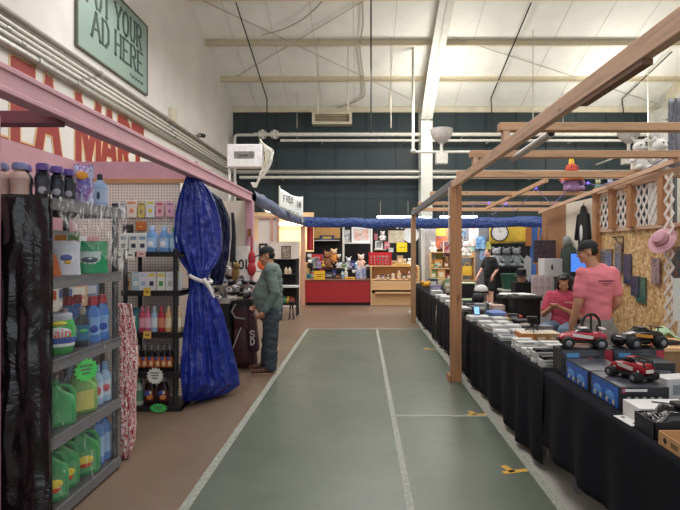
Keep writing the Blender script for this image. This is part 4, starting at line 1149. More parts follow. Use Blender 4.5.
gb2 = thing('golf_bag', 'black golf bag standing left of the maroon one behind the blue tarp', 'golf bag', (XP(222, 7.0), 7.15, 0))
MB().loft([(0.0, .13, .13), (.03, .145, .14), (.6, .14, .14), (.9, .15, .15), (.96, .15, .15)], 24, ex=2.5).build('body', m_blk, gb2)
MB().loft([(.9, .155, .155), (.97, .16, .16)], 24, ex=2.5).build('top_collar', m_sil, gb2)
MB().loft([(.1, .09, .05, .05, -.13), (.5, .09, .06, .05, -.13), (.55, .08, .04, .05, -.13)], 18, ex=3).build('front_pocket', m_blk, gb2)
m_hw = mat('white_head_cover', '#d5d2cf', .6); m_hb = mat('black_head_cover', '#1d1d20', .45); m_br = mat('brown_plush_cover', '#86693f', .9, bump=.5, bscale=60); m_hg = mat('grey_iron', '#8b8d90', .3, .8)
hd = [(207, 270, 'w'), (213, 277, 'b'), (221, 273, 'b'), (227, 269, 'w'), (224, 284, 'w'), (232, 283, 'b'), (216, 290, 'b'), (239, 283, 'g'), (244, 282, 'b'), (250, 287, 'g'), (232, 293, 'b'), (240, 294, 'b'), (225, 297, 'g'), (247, 296, 'b'), (235.5, 273, 'p'), (212, 284, 'w')]
hd += [(242, 277, 'g'), (234, 289, 'g'), (226, 280, 'g'), (250, 293, 'g'), (205, 278, 'b'), (210, 291, 'w'), (219, 281, 'g'), (229, 277, 'b'), (229, 290, 'w'), (236, 288, 'w'), (243, 289, 'b'), (253, 283, 'b'), (218, 298, 'w'), (247, 291, 'w')]
names = {'w': 'white head cover', 'b': 'black head cover', 'g': 'bare grey iron head', 'p': 'brown plush head cover'}
cnt = {}; RANK = {}
for kk in 'wbg':
    for r_, q_ in enumerate(sorted(h_ for h_ in hd if h_[2] == kk)): RANK[(q_[0], q_[1])] = ORD[r_]
for i, (px, py, k) in enumerate(hd):
    Y = 6.98 + .03 * (i % 7); bx = (XP(222, 7) if px < 233 else XP(246, 7.1)); by = 7.14 if px < 233 else 7.12
    cnt[k] = cnt.get(k, 0) + 1
    hp = Vector((XP(px, Y), Y, ZP(py, Y))); bp_ = Vector((bx + .010 * (i % 5) - .02, by + .012 * (i % 4) - .02, .99))
    lab = ('golf club with a brown plush head cover in front of the letter sign' if k == 'p' else 'golf club with %s, %s such head from the left' % (names[k], RANK[(px, py)]))
    t = thing('golf_club', lab, 'golf club', (0, 0, 0), 0, 'golf clubs in the bags')
    MB().cyl(bp_, hp, .006, n=8).build('shaft', m_hg, t)
    R = Matrix.Rotation(rnd.uniform(-.6, .6), 3, 'Z') @ Matrix.Rotation(rnd.uniform(-.5, .5), 3, 'Y') @ Matrix.Scale(.95, 3)
    if k == 'p':
        MB().ell(hp, (.055, .05, .12), R=Matrix.Rotation(.1, 3, 'Y')).ell(hp + Vector((.02, -.02, .1)), (.045, .05, .05)).build('head_cover', m_br, t)
    elif k == 'g':
        MB().box(hp, (.10, .035, .055), R=R, taper=.7).build('club_head', m_hg, t, bevel=.008)
    else:
        MB().loft([(-.035, .03, .02), (-.018, .06, .034), (.012, .066, .036), (.03, .045, .026), (.038, .02, .012)], 16, ex=2.2, M=Matrix.Translation(hp) @ R.to_4x4()).build('head_cover', m_hw if k == 'w' else m_hb, t)
        MB().ell(hp + R @ Vector((.02, -.02, .024)), (.03, .016, .010), R=R).build('patch', m_hb if k == 'w' else m_hg, t)

# third rack of assorted cartons along the pink back board
R3Z = [.12, .60, 1.08, 1.55]
rack('shelving_rack', 'low black rack of assorted cartons against the pink back board', -3.18, -2.80, 3.95, 5.50, R3Z, [(-2.83, 4.0), (-2.83, 5.45), (-3.15, 4.0), (-3.15, 5.45)], m_rackb, m_rackb, 1.6, 'x', .05)
AC = [('ivory', '#d8d0c0', '#b04a3a'), ('pale grey', '#b9bbbd', '#4a5a8a'), ('peach', '#d8a888', '#e6dccf'), ('dull blue', '#7a8fb0', '#dcdfe6'), ('sand', '#c2ab84', '#6a4a3a'), ('white', '#dadad6', '#4a9a6a'), ('rose', '#c98a94', '#e8d8da'), ('slate', '#5a616a', '#c9c05a')]
for j, z in enumerate(R3Z):
    for i in range(6):
        nm, c, k = AC[(i + 3 * j) % 8]
        put('ac%d' % ((i + 3 * j) % 8), carton(.17, .14, .24, c, [(0, .45, .75, .35, k), (0, .15, .6, .15, '#e2e0da')]), '%s carton, %s from the near end, %s shelf of the low black rack' % (nm, ORD[i], ('bottom', 'second', 'third', 'top')[j]), 'carton', (-2.92, 4.15 + .235 * i, z + .001), .9 + rnd.uniform(-.15, .15), 'assorted cartons on the low black rack')
# ------------------------------------------------------------------ people
def remesh(mb, name, mats, voxel, it, parent, face_mat=None, wrinkle=0, seed=0, label=None):
    me = mb.mesh('tmp', mats, True); o = bpy.data.objects.new('tmp', me); COL.objects.link(o)
    m = o.modifiers.new('r', 'REMESH'); m.mode = 'VOXEL'; m.voxel_size = voxel
    if it: s = o.modifiers.new('s', 'SMOOTH'); s.iterations = it; s.factor = .5
    bpy.context.view_layer.update()
    me2 = bpy.data.meshes.new_from_object(o.evaluated_get(bpy.context.evaluated_depsgraph_get()))
    bpy.data.objects.remove(o); bpy.data.meshes.remove(me)
    me2.materials.clear()
    for q in (mats if isinstance(mats, (list, tuple)) else [mats]): me2.materials.append(q)
    if wrinkle:
        me2.update()
        for v in me2.vertices:
            n1 = mnoise.noise(Vector((v.co.x * 9 + seed, v.co.y * 9, v.co.z * 16))); n2 = mnoise.noise(Vector((v.co.x * 5, v.co.y * 5 + seed, v.co.z * 26 + 8 * v.co.x)))
            v.co += v.normal * wrinkle * (n1 + .7 * n2)
    for p in me2.polygons:
        p.use_smooth = True; p.material_index = face_mat(p.center) if face_mat else 0
    me2.name = name; ob = bpy.data.objects.new(name, me2); COL.objects.link(ob); ob.parent = parent
    if label: ob['label'] = label
    return ob


def limb(mb, pts, rs):
    for a, b, r0, r1 in zip(pts[:-1], pts[1:], rs[:-1], rs[1:]): mb.capsule(a, b, r0, r1, 14)


def head_prims(mb, c, R, s=1.0):
    T = Matrix.Translation(c) @ R.to_4x4() @ Matrix.Scale(s, 4)
    def e(p, r): mb.add(*ellmesh(p, r), 0, T)
    e((0, .014, .030), (.076, .096, .088)); e((0, -.022, -.035), (.062, .074, .084)); e((0, -.036, -.088), (.048, .050, .034)); e((0, -.076, -.104), (.022, .016, .017))
    e((0, -.100, -.018), (.011, .014, .026)); e((0, -.108, -.036), (.017, .016, .012)); e((0, -.088, .022), (.05, .012, .011))
    e((0, -.092, -.069), (.024, .010, .006)); e((0, -.091, -.080), (.021, .010, .006))
    for k in (-1, 1):
        e((k * .077, .012, -.016), (.010, .024, .032)); e((k * .042, -.074, -.03), (.022, .02, .022))
    return T


def ellmesh(c, r):
    m = MB().ell(c, r, 18, 12); return m.v, m.f


def face_bits(parent, T, brow='#2a1d18'):
    w_ = mat('eye_white', '#d8d4cc', .3); ir = mat('eye_iris', '#2a1c16', .3); bw = mat('eyebrow_hair', brow, .8)
    for k in (-1, 1):
        m = MB(); m.add(*ellmesh((k * .031, -.0815, .000), (.012, .009, .005)), 0, T); m.add(*ellmesh((k * .031, -.089, -.001), (.006, .003, .0048)), 1, T)
        m.build('eye', [w_, ir], parent)
        m = MB(); m.add(*ellmesh((k * .031, -.090, .021), (.016, .006, .0032)), 0, T); m.build('eyebrow', bw, parent)


def hand_prims(mb, w, d, n, side=1, curl=.35, s=1.0):
    """w wrist, d pointing along the hand, n palm normal; side = +1 thumb along d x n"""
    d = Vector(d).normalized(); n = Vector(n); n = (n - d * n.dot(d)).normalized(); a = d.cross(n) * side; w = Vector(w)
    R = Matrix((a, n, d)).transposed()
    mb.capsule(w - d * .02, w + d * .03, .026 * s, .028 * s)
    mb.ell(w + d * .055 * s, (.040 * s, .016 * s, .052 * s), 16, 10, 0, R)
    for i, (o, L) in enumerate(((.030, .070), (.010, .078), (-.010, .072), (-.029, .056))):
        p = w + (d * .088 - d * abs(o - .005) * .25 + a * o) * s; ang = .15 + curl * .4; q = [p - d * .02]
        for f in (.45, .32, .26):
            dv = d * math.cos(ang) + n * math.sin(ang); p2 = p + dv * L * f * s; mb.capsule(p, p2, .0092 * s, .0084 * s, 8); p = p2; ang += curl
    p = w + (d * .028 + a * .030 + n * .006) * s
    for k, (L, kx) in enumerate(((.042, .9), (.032, .45), (.026, .2))):
        dv = (d * (.75 + .1 * k) + a * kx + n * (.35 + .15 * k)).normalized(); p2 = p + dv * L * s; mb.capsule(p, p2, (.0125 - .0015 * k) * s, (.011 - .0015 * k) * s, 8); p = p2


def shoe(parent, ank, d, m_up, m_sole, L=.29, name='shoe'):
    d = Vector((d[0], d[1], 0)).normalized(); a = Vector((-d.y, d.x, 0)); M = Matrix((a, -d, (0, 0, 1))).transposed().to_4x4()
    M.translation = Vector((ank[0], ank[1], 0)) + d * (L * .5 - .075)
    mb = MB()
    for (yy, rx, h) in ((.30, .038, .10), (.22, .044, .12), (.1, .046, .10), (-.1, .05, .078), (-.28, .052, .066), (-.4, .044, .055)):
        mb.add(*ellmesh((0, yy * L, h * .5 + .012), (rx, L * .16, h * .5)), 0, M)
    mb.add(*ellmesh((0, .2 * L, .075), (.042, .05, .05)), 0, M)
    up = remesh(mb, name, m_up, .008, 3, parent)
    s = MB().loft([(0.001, .050, L * .5), (.012, .053, L * .51), (.026, .052, L * .5)], 24, ex=2.4, M=M)
    s.build('sole', m_sole, up)
    return up


skinA = mat('skin_tan', '#b98468', .5, var=.05); skinB = mat('skin_warm', '#bd8a6c', .5, var=.05); skinC = mat('skin_fair', '#cf9f88', .5, var=.05); skinD = mat('skin_brown', '#c08a6a', .5, var=.05)
hairm = mat('dark_hair', '#17120f', .5, bump=.4, bscale=120)
capm = mat('black_cap_cloth', '#1c1d1f', .75)


def cap(parent, T, m, brimL=.085, name='cap'):
    mb = MB(); secs = []
    for j in range(8):
        a = PI / 2 * j / 7.6; secs.append((.030 + .098 * math.sin(a), .087 * math.cos(a) ** .85, .108 * math.cos(a) ** .85, 0, .012))
    mb.loft(secs, 26, 0, 2.1, T)
    mb.add(*ellmesh((0, .012, .1275), (.01, .01, .006)), 0, T)
    c_ = mb.build(name, m, parent)
    b = MB()
    def f(u, v):
        x = (u - .5) * .15; yb = -.092 + .012 * 0 - .03 * (1 - (2 * u - 1) ** 2) ** .5 * 1.0 + .045 * abs(2 * u - 1) ** 2
        ye = yb - brimL * (1 - abs(2 * u - 1) ** 2.6) ** .8
        y = yb * (1 - v) + ye * v + .012
        return tuple(T @ Vector((x, y + .03 * (1 - v) * 0, .034 - .012 * v - .22 * abs(x) ** 1.6)))
    b.grid(f, 20, 6); b.build('brim', m, c_, solid=.004)
    return c_


def faceR(yaw, pitch=0, roll=0):
    """yaw 0 faces the camera (-Y); +90 deg faces +X; pitch > 0 looks down"""
    return Matrix.Rotation(yaw, 3, 'Z') @ Matrix.Rotation(pitch, 3, 'X') @ Matrix.Rotation(roll, 3, 'Y')


R_ = math.radians
# --- man in the green shirt
man = thing('person', 'man in a dark cap, green long sleeved shirt and jeans standing beside the golf bags', 'person', (XP(267, 6.76), 6.76, 0))
shirt_m = mat('grey_green_knit', '#65736e', .8, var=.1, scale=6, bump=.15, bscale=150); jean_m = mat('dark_denim', '#3a4148', .85, var=.25, scale=9, bump=.15, bscale=120)
hR = faceR(R_(-84), R_(14)); hc = Vector((-.005, 0, 1.575))
sec = [(.74, .150, .175, .055, 0), (.84, .165, .185, .045, 0), (.95, .205, .195, .01, 0), (1.06, .212, .198, .0, 0), (1.16, .19, .198, .022, 0), (1.27, .155, .195, .05, 0), (1.36, .13, .195, .065, 0), (1.43, .09, .14, .07, 0), (1.475, .065, .072, .062, 0)]
LA = [(.075, -.195, 1.385), (.155, -.245, 1.09), (.015, -.235, .845)]; RA = [(.06, .195, 1.385), (.02, .25, 1.10), (-.14, .17, .91)]
LL = [(.075, -.09, .82), (.075, -.105, .47), (.07, -.11, .085)]; RL = [(.045, .09, .82), (.005, .105, .47), (-.03, .11, .085)]
b = MB(); T = head_prims(b, hc, hR, 1.0)
limb(b, [(.05, 0, 1.40), (.015, 0, 1.53)], [.062, .056]); b.loft([(z, rx * .9, ry * .9, cx, cy) for z, rx, ry, cx, cy in sec], 28)
for A in (LA, RA): limb(b, A, [.055, .042, .03])
for A in (LL, RL): limb(b, A, [.085, .06, .042])
hand_prims(b, (.005, -.235, .835), (-.62, .05, -.55), (-.35, .8, .3), 1, .5); hand_prims(b, (-.145, .165, .905), (-.6, -.2, -.5), (-.3, -.8, .2), -1, .5)
remesh(b, 'body', skinA, .008, 2, man); face_bits(man, T)
s = MB().loft(sec, 30)
for A in (LA, RA): limb(s, [A[0], A[1], Vector(A[1]).lerp(Vector(A[2]), .93)], [.082, .066, .047])
for A, r in ((LA, .09), (RA, .09)): s.ell(Vector(A[0]) + Vector((0, 0, .0)), r)
remesh(s, 'shirt', shirt_m, .011, 4, man, wrinkle=.010, seed=2)
s = MB(); s.loft([(.70, .14, .165, .06, 0), (.78, .155, .172, .055, 0), (.90, .16, .175, .05, 0)], 24)
for A in (LL, RL): limb(s, [A[0], A[1], (A[2][0], A[2][1], .10)], [.118, .092, .082])
remesh(s, 'jeans', jean_m, .011, 3, man, wrinkle=.010, seed=5)
m_bs = mat('brown_leather', '#4f3026', .45); m_sole = mat('tan_sole', '#9a7c62', .6)
shoe(man, (.07, -.11), (-1, -.12), m_bs, m_sole, .31); shoe(man, (-.03, .11), (-1, .02), m_bs, m_sole, .31)
cap(man, T, capm)
h = MB(); h.add(*ellmesh((0, .045, -.004), (.079, .070, .062)), 0, T); h.build('hair', hairm, man)
h = MB().bar((-.085, -.205, .79), (-.16, -.20, .765), .05, .012).build('phone', m_black, man) if False else None

# --- standing man in the pink shirt
Y = 4.95; pm = thing('person', 'man in a black cap and pink t-shirt standing behind the table with his back turned', 'person', (XP(597, Y), Y, 0))
pink_m = mat('salmon_cotton', '#e2818a', .85, var=.05, scale=6, bump=.15, bscale=160); grey_m = mat('grey_shorts', '#8d8984', .85, var=.1)
f = Vector((-.08, .997, 0)); lf = Vector((-.997, -.08, 0))
def PL(a, b_, z): return tuple(lf * a + f * b_ + Vector((0, 0, z)))
hR = faceR(R_(-110), R_(10)); hc = Vector((-.085, .02, 1.635))
Mt = Matrix((-lf, -f, (0, 0, 1))).transposed().to_4x4()
sec = [(.93, .135, .115, 0, 0), (1.0, .136, .12, 0, 0), (1.12, .138, .12, 0, 0), (1.25, .150, .125, 0, .005), (1.36, .160, .125, 0, .012), (1.43, .150, .105, 0, .012), (1.48, .11, .08, .01, .0), (1.515, .06, .065, .02, -.02)]
LA = [PL(.150, .0, 1.42), PL(.185, .01, 1.13), PL(.205, .10, .90)]; RA = [PL(-.150, -.01, 1.42), PL(-.195, -.03, 1.14), PL(-.15, .12, .98)]
b = MB(); T = head_prims(b, hc, hR, .90)
limb(b, [(-.02, 0, 1.44), (-.07, .015, 1.58)], [.064, .056])
b.loft([(z, rx * .9, ry * .9, cx, cy) for z, rx, ry, cx, cy in sec], 28, M=Mt)
limb(b, LA, [.058, .046, .032]); limb(b, RA, [.058, .046, .032])
hand_prims(b, LA[2], PL(.02, .25, -1), (1, .2, 0), 1, .45); hand_prims(b, RA[2], PL(.2, .5, -.6), PL(1, 0, 0), -1, .4)
for k in (-1, 1): limb(b, [PL(.09 * k, 0, .88), PL(.1 * k, .01, .48), PL(.1 * k, 0, .09)], [.085, .06, .042]); pass
remesh(b, 'body', skinB, .008, 2, pm); face_bits(pm, T)
s = MB().loft(sec, 30, M=Mt)
for A in (LA, RA):
    limb(s, [A[0], Vector(A[0]).lerp(Vector(A[1]), .68)], [.066, .068]); s.ell(A[0], .066)
ts = remesh(s, 't_shirt', pink_m, .010, 4, pm, wrinkle=.008, seed=7)
l = MB(); Mb = frame(Vector(PL(-.0, -.132, 1.345)), -lf, (0, 0, 1))
random.seed(3); x = -.06
for k in range(9): l.prism([(x, .0), (x + .012, .0), (x + .010, .014), (x + .002, .014)], .006, Mb); x += .0165
for (a, w_) in ((.0, .13), (.03, .06)): l.prism([(-.03 + a, -.018 - a * .5), (.06 - a, -.018 - a * .5), (.06 - a, -.023 - a * .5), (-.03 + a, -.023 - a * .5)], .006, Mb)
l.build('shirt_print', mat('dark_print', '#6a3a44', .7), pm, smooth=False)
s = MB().loft([(.62, .17, .13, 0, 0), (.80, .172, .135, 0, 0), (.98, .160, .125, 0, 0)], 26, M=Mt)
for k in (-1, 1): limb(s, [PL(.09 * k, 0, .84), PL(.105 * k, .01, .50)], [.115, .105])
remesh(s, 'shorts', grey_m, .012, 3, pm, wrinkle=.007, seed=1)
for k in (-1, 1): shoe(pm, PL(.1 * k, 0, 0), f, m_blk, m_hw, .29)
cap(pm, T, capm, .07)
h = MB(); h.add(*ellmesh((0, .042, .0), (.079, .070, .064)), 0, T); h.build('hair', hairm, pm)

# --- seated woman
Y = 6.6; wm = thing('person', 'seated person with dark hair in a crimson t-shirt looking down at their hands', 'person', (XP(564, Y), Y, 0))
red_m = mat('crimson_cotton', '#bb4a60', .85, var=.06, bump=.15, bscale=160); blue_m = mat('light_denim', '#6c7f93', .85, var=.15, scale=9)
f = Vector((-.62, -.78, 0)); lf = Vector((.78, -.62, 0))
Mt = Matrix((lf, -f, (0, 0, 1))).transposed().to_4x4()
hR = faceR(R_(-24), R_(24)); hc = Vector((-.03, -.07, 1.225))
sec = [(.55, .175, .13, 0, 0), (.66, .170, .135, 0, 0), (.80, .160, .125, 0, -.005), (.93, .18, .13, 0, -.01), (1.03, .185, .125, 0, -.015), (1.085, .165, .10, 0, -.02), (1.12, .09, .07, 0, -.03), (1.14, .06, .06, 0, -.035)]
LA = [PL(.175, .02, 1.045), PL(.225, .12, .80), PL(.04, .30, .92)]; RA = [PL(-.175, .02, 1.045), PL(-.215, .14, .80), PL(-.055, .31, .92)]
LL = [PL(.095, .02, .62), PL(.13, .43, .645), PL(.12, .40, .20)]; RL = [PL(-.095, .02, .62), PL(-.12, .43, .645), PL(-.12, .38, .20)]
b = MB(); T = head_prims(b, hc, hR, .95)
limb(b, [PL(0, .02, 1.08), PL(0, .05, 1.18)], [.058, .05]); b.loft([(z, rx * .9, ry * .9, cx, cy) for z, rx, ry, cx, cy in sec], 26, M=Mt)
for A in (LA, RA): limb(b, A, [.05, .04, .027])
hand_prims(b, LA[2], PL(-.5, .6, .1), PL(-.3, -.2, .9), 1, .5, .92); hand_prims(b, RA[2], PL(.5, .6, .1), PL(.3, -.2, .9), -1, .5, .92)
for A in (LL, RL): limb(b, A, [.085, .06, .045]); b.ell((A[2][0] + f.x * .07, A[2][1] + f.y * .07, .2), (.06, .06, .04)); limb(b, [A[2], (A[2][0], A[2][1], .21)], [.045, .045])
remesh(b, 'body', skinD, .008, 2, wm); face_bits(wm, T)
s = MB().loft(sec, 28, M=Mt)
for A in (LA, RA): limb(s, [A[0], Vector(A[0]).lerp(Vector(A[1]), .72)], [.066, .066]); s.ell(A[0], .066)
remesh(s, 't_shirt', red_m, .011, 4, wm, wrinkle=.008, seed=3)
l = MB(); Mb = frame(Vector(PL(.06, .142, .965)), lf, (0, 0, 1)); x = -.01
for k in range(6): l.prism([(x, 0), (x + .012, 0), (x + .016, .016), (x + .002, .02)], .006, Mb); x += .018
l.build('shirt_print', mat('pale_print', '#d8a8a8', .7), wm, smooth=False)
s = MB().loft([(.545, .175, .14, 0, .0), (.63, .178, .145, 0, 0), (.70, .168, .13, 0, 0)], 26, M=Mt)
for A in (LL, RL): limb(s, [A[0], A[1], A[2]], [.108, .082, .065])
remesh(s, 'jeans', blue_m, .012, 3, wm, wrinkle=.006, seed=4)
for A in (LL, RL): 
    sh = shoe(wm, (0, 0), f, m_blk, m_hw, .25); sh.location = (A[2][0], A[2][1], .155)
h = MB(); h.add(*ellmesh((0, .030, .040), (.084, .094, .084)), 0, T); h.add(*ellmesh((.0, -.05, .088), (.06, .035, .026)), 0, T)
for k in (-1, 1): h.add(*ellmesh((k * .074, -.01, -.025), (.022, .06, .095)), 0, T)
h.add(*ellmesh((0, .085, -.05), (.06, .04, .12)), 0, T)
remesh(h, 'hair', hairm, .009, 2, wm)
st = thing('stool', 'low dark stool under the seated person in crimson', 'stool', (XP(564, Y), Y, 0))
MB().lathe([(.03, .478), (.19, .48), (.2, .5), (.19, .535), (.02, .54)], 24).build('seat', m_blk, st)
for k in range(4):
    a = PI / 4 + k * PI / 2; MB().cyl((.12 * math.cos(a), .12 * math.sin(a), .48), (.19 * math.cos(a), .19 * math.sin(a), .003), .014).build('leg', m_leg, st)
MB().tube([(.165 * math.cos(2 * PI * i / 20), .165 * math.sin(2 * PI * i / 20), .17) for i in range(21)], .010, 6).build('foot_ring', m_leg, st)

# --- man in black at the far end
Y = 14.75; bm = thing('person', 'man in black t-shirt and black shorts standing at the far stalls', 'person', (XP(490, Y), Y, 0))
f = Vector((-.94, -.34, 0)); lf = Vector((.34, -.94, 0))
Mt = Matrix((lf, -f, (0, 0, 1))).transposed().to_4x4()
hR = faceR(R_(-70), R_(8)); hc = Vector((-.06, 0, 1.56))
sec = [(.80, .17, .14, 0, 0), (.92, .18, .16, 0, -.02), (1.05, .18, .165, 0, -.02), (1.2, .19, .15, 0, 0), (1.32, .2, .135, 0, .01), (1.39, .18, .11, 0, .01), (1.44, .1, .08, 0, 0), (1.46, .06, .065, 0, -.01)]
LA = [PL(.195, .0, 1.365), PL(.255, -.07, 1.08), PL(.26, .10, .88)]; RA = [PL(-.195, 0, 1.365), PL(-.25, .10, 1.1), PL(-.16, .34, .86)]
b = MB(); T = head_prims(b, hc, hR, 1.0); limb(b, [(0, 0, 1.38), (-.04, 0, 1.5)], [.066, .058]); b.loft([(z, rx * .9, ry * .9, cx, cy) for z, rx, ry, cx, cy in sec], 26, M=Mt)
for A in (LA, RA): limb(b, A, [.056, .045, .031])
hand_prims(b, LA[2], PL(0, .2, -1), PL(-1, 0, 0), 1, .4); hand_prims(b, RA[2], PL(.1, .4, -.8), PL(1, 0, 0), -1, .4)
for k in (-1, 1): limb(b, [PL(.1 * k, .02 * k, .82), PL(.115 * k, .03 * k, .46), PL(.12 * k, .02 * k, .08)], [.09, .062, .042]); pass
remesh(b, 'body', skinC, .010, 2, bm); face_bits(bm, T, '#4a3426')
blt = mat('black_cotton', '#17181b', .85); 
s = MB().loft(sec, 26, M=Mt)
for A in (LA, RA): limb(s, [A[0], Vector(A[0]).lerp(Vector(A[1]), .75)], [.086, .08]); s.ell(A[0], .086)
remesh(s, 't_shirt', blt, .013, 4, bm, wrinkle=.006)
s = MB().loft([(.72, .17, .145, 0, 0), (.86, .17, .15, 0, 0)], 24, M=Mt)
for k in (-1, 1): limb(s, [PL(.095 * k, .0, .80), PL(.12 * k, .03 * k, .54)], [.12, .112])
remesh(s, 'shorts', mat('black_shorts', '#1b1d20', .8), .013, 3, bm, wrinkle=.006)
for k in (-1, 1): shoe(bm, PL(.12 * k, .02 * k, 0), f, m_hw, m_hw, .29)
h = MB(); h.add(*ellmesh((0, .026, .036), (.082, .096, .088)), 0, T); h.build('hair', mat('brown_hair', '#4a3524', .7), bm)
# ------------------------------------------------------------------ far stalls across the end of the aisle
m_bwall = mat('black_partition', '#1c1c1f', .8); m_ply = wood('pale_plywood', '#d3ab7b', 'X', .85)
fs = thing('end_stall', 'open stall across the aisle end with black back wall', 'stall', (0, 0, 0))
MB().bb((-1.95, 17.2, 0), (1.95, 17.26, 2.75)).build('black_wall', m_bwall, fs, smooth=False)
MB().bb((-1.72, 17.14, 2.05), (-.75, 17.2, 2.42)).build('tan_panel', mat('tan_panel', '#b98d54', .7), fs, smooth=False)
MB().bb((1.95, 15.6, 0), (2.30, 15.65, 2.55)).build('grey_panel', mat('grey_panel', '#b7afab', .7), fs, smooth=False)
MB().bb((1.86, 15.56, 0), (1.96, 15.66, 2.55)).build('white_stile', m_pipe, fs, smooth=False)
fr2 = thing('right_end_stall', 'open stall with yellow, grey and brown back panels at the far right', 'stall', (0, 0, 0))
for (a, b_, ya, yb, c, nm) in ((431, 457, 227, 306, '#77702f', 'olive_panel'), (457, 490, 222, 306, '#77777a', 'grey_panel'), (490, 530, 244, 306, '#1e1e21', 'black_panel'), (530, 549, 220, 306, '#3b62a0', 'blue_panel')):
    MB().bb((XP(a, 16), 16, 0), (XP(b_, 16), 16.05, ZP(ya, 16))).build(nm, mat('partition', c, .75, var=.1), fr2, smooth=False)
MB().bb((XP(445, 16), 15.9, 0), (XP(449.5, 16), 16, 2.5)).build('stud', m_wz, fr2, smooth=False)
MB().bb((XP(525, 16), 15.94, ZP(246, 16)), (XP(531, 16), 16, 2.5)).build('brown_edge', mat('rust_panel', '#a5683a', .7), fr2, smooth=False)
yc = MB().grid(lambda u, v: (XP(489, 16) + (XP(526, 16) - XP(489, 16)) * u, 15.93 + .03 * math.sin(u * 14 + v * 2), ZP(244 - 2 * u, 16) + .62 * v), 30, 8)
tag(yc.build('yellow_cloth', mat('yellow_cloth', '#d8b545', .8, var=.1), solid=.006), 'yellow cloth hanging behind the round clock', 'cloth')
yc = MB().grid(lambda u, v: (XP(431.5, 16) + (XP(457, 16) - XP(431.5, 16)) * u, 15.93 + .03 * math.sin(u * 9 + v * 3), ZP(242 - 3 * u, 16) + .52 * v), 24, 8)
tag(yc.build('yellow_cloth', mat('yellow_cloth2', '#e5c44c', .8, var=.1), solid=.006), 'brighter yellow cloth hanging behind the near wooden post', 'cloth')
tv = MB()
def tvf(u, v):
    a = 2 * PI * v; x = -1.80 + u * 7.45; r = .13 + .05 * mnoise.noise(Vector((x * 1.2, v * 7, 4)))
    return (x, 15.2 + r * .5 * math.cos(a), 2.49 + r * 1.15 * math.sin(a) + .03 * mnoise.noise(Vector((x * 1.5, v, 8))) - .02 * math.sin(u * PI))
tv.grid(tvf, 120, 14)
tag(tv.build('front_tarp', crumple('royal_blue_tarp', '#25407c', .4, 7, 1.0, .04)), 'long rolled blue tarp stretched across the fronts of the far stalls', 'tarp')
m_tube = mat('cool_tube', '#f4f8ff', .4, emit=5, var=0)
for (a, b_, py, lb) in ((377, 411.5, 217, 'fluorescent tube lamp above the blue tarp left of the far post'), (440, 477, 217, 'fluorescent tube lamp above the blue tarp behind the near post'), (419, 431, 217.5, 'short fluorescent tube lamp between the two posts')):
    t = thing('tube_lamp', lb, 'lamp', (XP((a + b_) / 2, 15.55), 15.55, ZP(py, 15.55)), 0, 'tube lamps over the far stalls')
    L = XP(b_, 15.55) - XP(a, 15.55)
    MB().cyl((-L / 2, 0, 0), (L / 2, 0, 0), .03).build('tube', m_tube, t)
    MB().bb((-L / 2, -.02, .034), (L / 2, .06, .05)).build('fixture', m_pipe, t, smooth=False)
    for k in (-1, 1): MB().cyl((k * L * .4, .02, .07), (k * L * .4, .02, .5), .006, n=5).build('hanger', m_rod, t)
    area('tube_light', (XP((a + b_) / 2, 15.55), 15.55, ZP(py, 15.55) - .06), L, 17 * L / 1.1, (.96, .98, 1), sy=.1)

# counters
rc = thing('red_counter', 'wide red counter with a black kick strip at the end of the aisle', 'counter', (-.745, 15.6, 0))
MB().bb((-.945, -.73, .09), (.98, .3, .74)).build('body', mat('counter_red', '#a0242a', .5, var=.05), rc, smooth=False)
MB().bb((-.93, -.68, 0.001), (.96, .28, .09)).build('kick_strip', m_black, rc, smooth=False)
MB().bb((-.955, -.75, .74), (.99, .32, .765)).build('countertop', mat('wood_dark_top', '#6b4a36', .5), rc, bevel=.005)
wc = thing('wooden_cabinet', 'pale plywood display cabinet to the right of the red counter', 'cabinet', (.985, 15.6, 0))
MB().bb((-.73, -.74, 0.001), (-.69, .3, 1.14)).bb((.69, -.74, 0.001), (.73, .3, 1.14)).bb((-.69, .26, 0.001), (.69, .3, 1.14)).build('carcass', m_ply, wc, smooth=False)
MB().bb((-.75, -.32, 1.14), (.75, .3, 1.18)).build('top', m_ply, wc, smooth=False)
MB().bb((-.69, -.74, .46), (.69, -.71, .76)).build('front_panel', m_ply, wc, smooth=False)
MB().bb((-.69, -.74, .74), (.69, .26, .76)).build('shelf', m_ply, wc, smooth=False)
MB().bb((-.60, -.80, .36), (.69, -.0, .40)).build('ledge', m_ply, wc, smooth=False)
MB().bb((-.69, -.64, 0.001), (.69, -.61, .36)).build('lower_panel', m_ply, wc, smooth=False)
# stepped shelf behind the red counter
ss = thing('step_shelf', 'dark wooden step shelf of toys behind the red counter', 'shelf', (-.9, 16.2, 0))
for x in (-.75, .3): MB().bb((x - .02, -.2, 0.001), (x + .02, .3, 1.22)).build('side', mat('dark_wood', '#4a2f26', .6), ss, smooth=False)
MB().bb((-.8, -.25, 1.04), (.35, .05, 1.07)).build('lower_step', mat('dark_wood', '#4a2f26', .6), ss, smooth=False)
MB().bb((-.8, .05, 1.22), (.35, .32, 1.25)).build('upper_step', mat('dark_wood', '#4a2f26', .6), ss, smooth=False)
wu = thing('white_shelf_unit', 'white open shelf unit holding a framed picture behind the red counter', 'shelf', (XP(358, 16.6), 16.6, 0))
x0, x1 = XP(343.5, 16.6) - XP(358, 16.6), XP(371.5, 16.6) - XP(358, 16.6)
for x in (x0, x1): MB().bb((x - .03, -.12, 0.001), (x + .03, .12, ZP(225, 16.6))).build('side', m_pipe, wu, smooth=False)
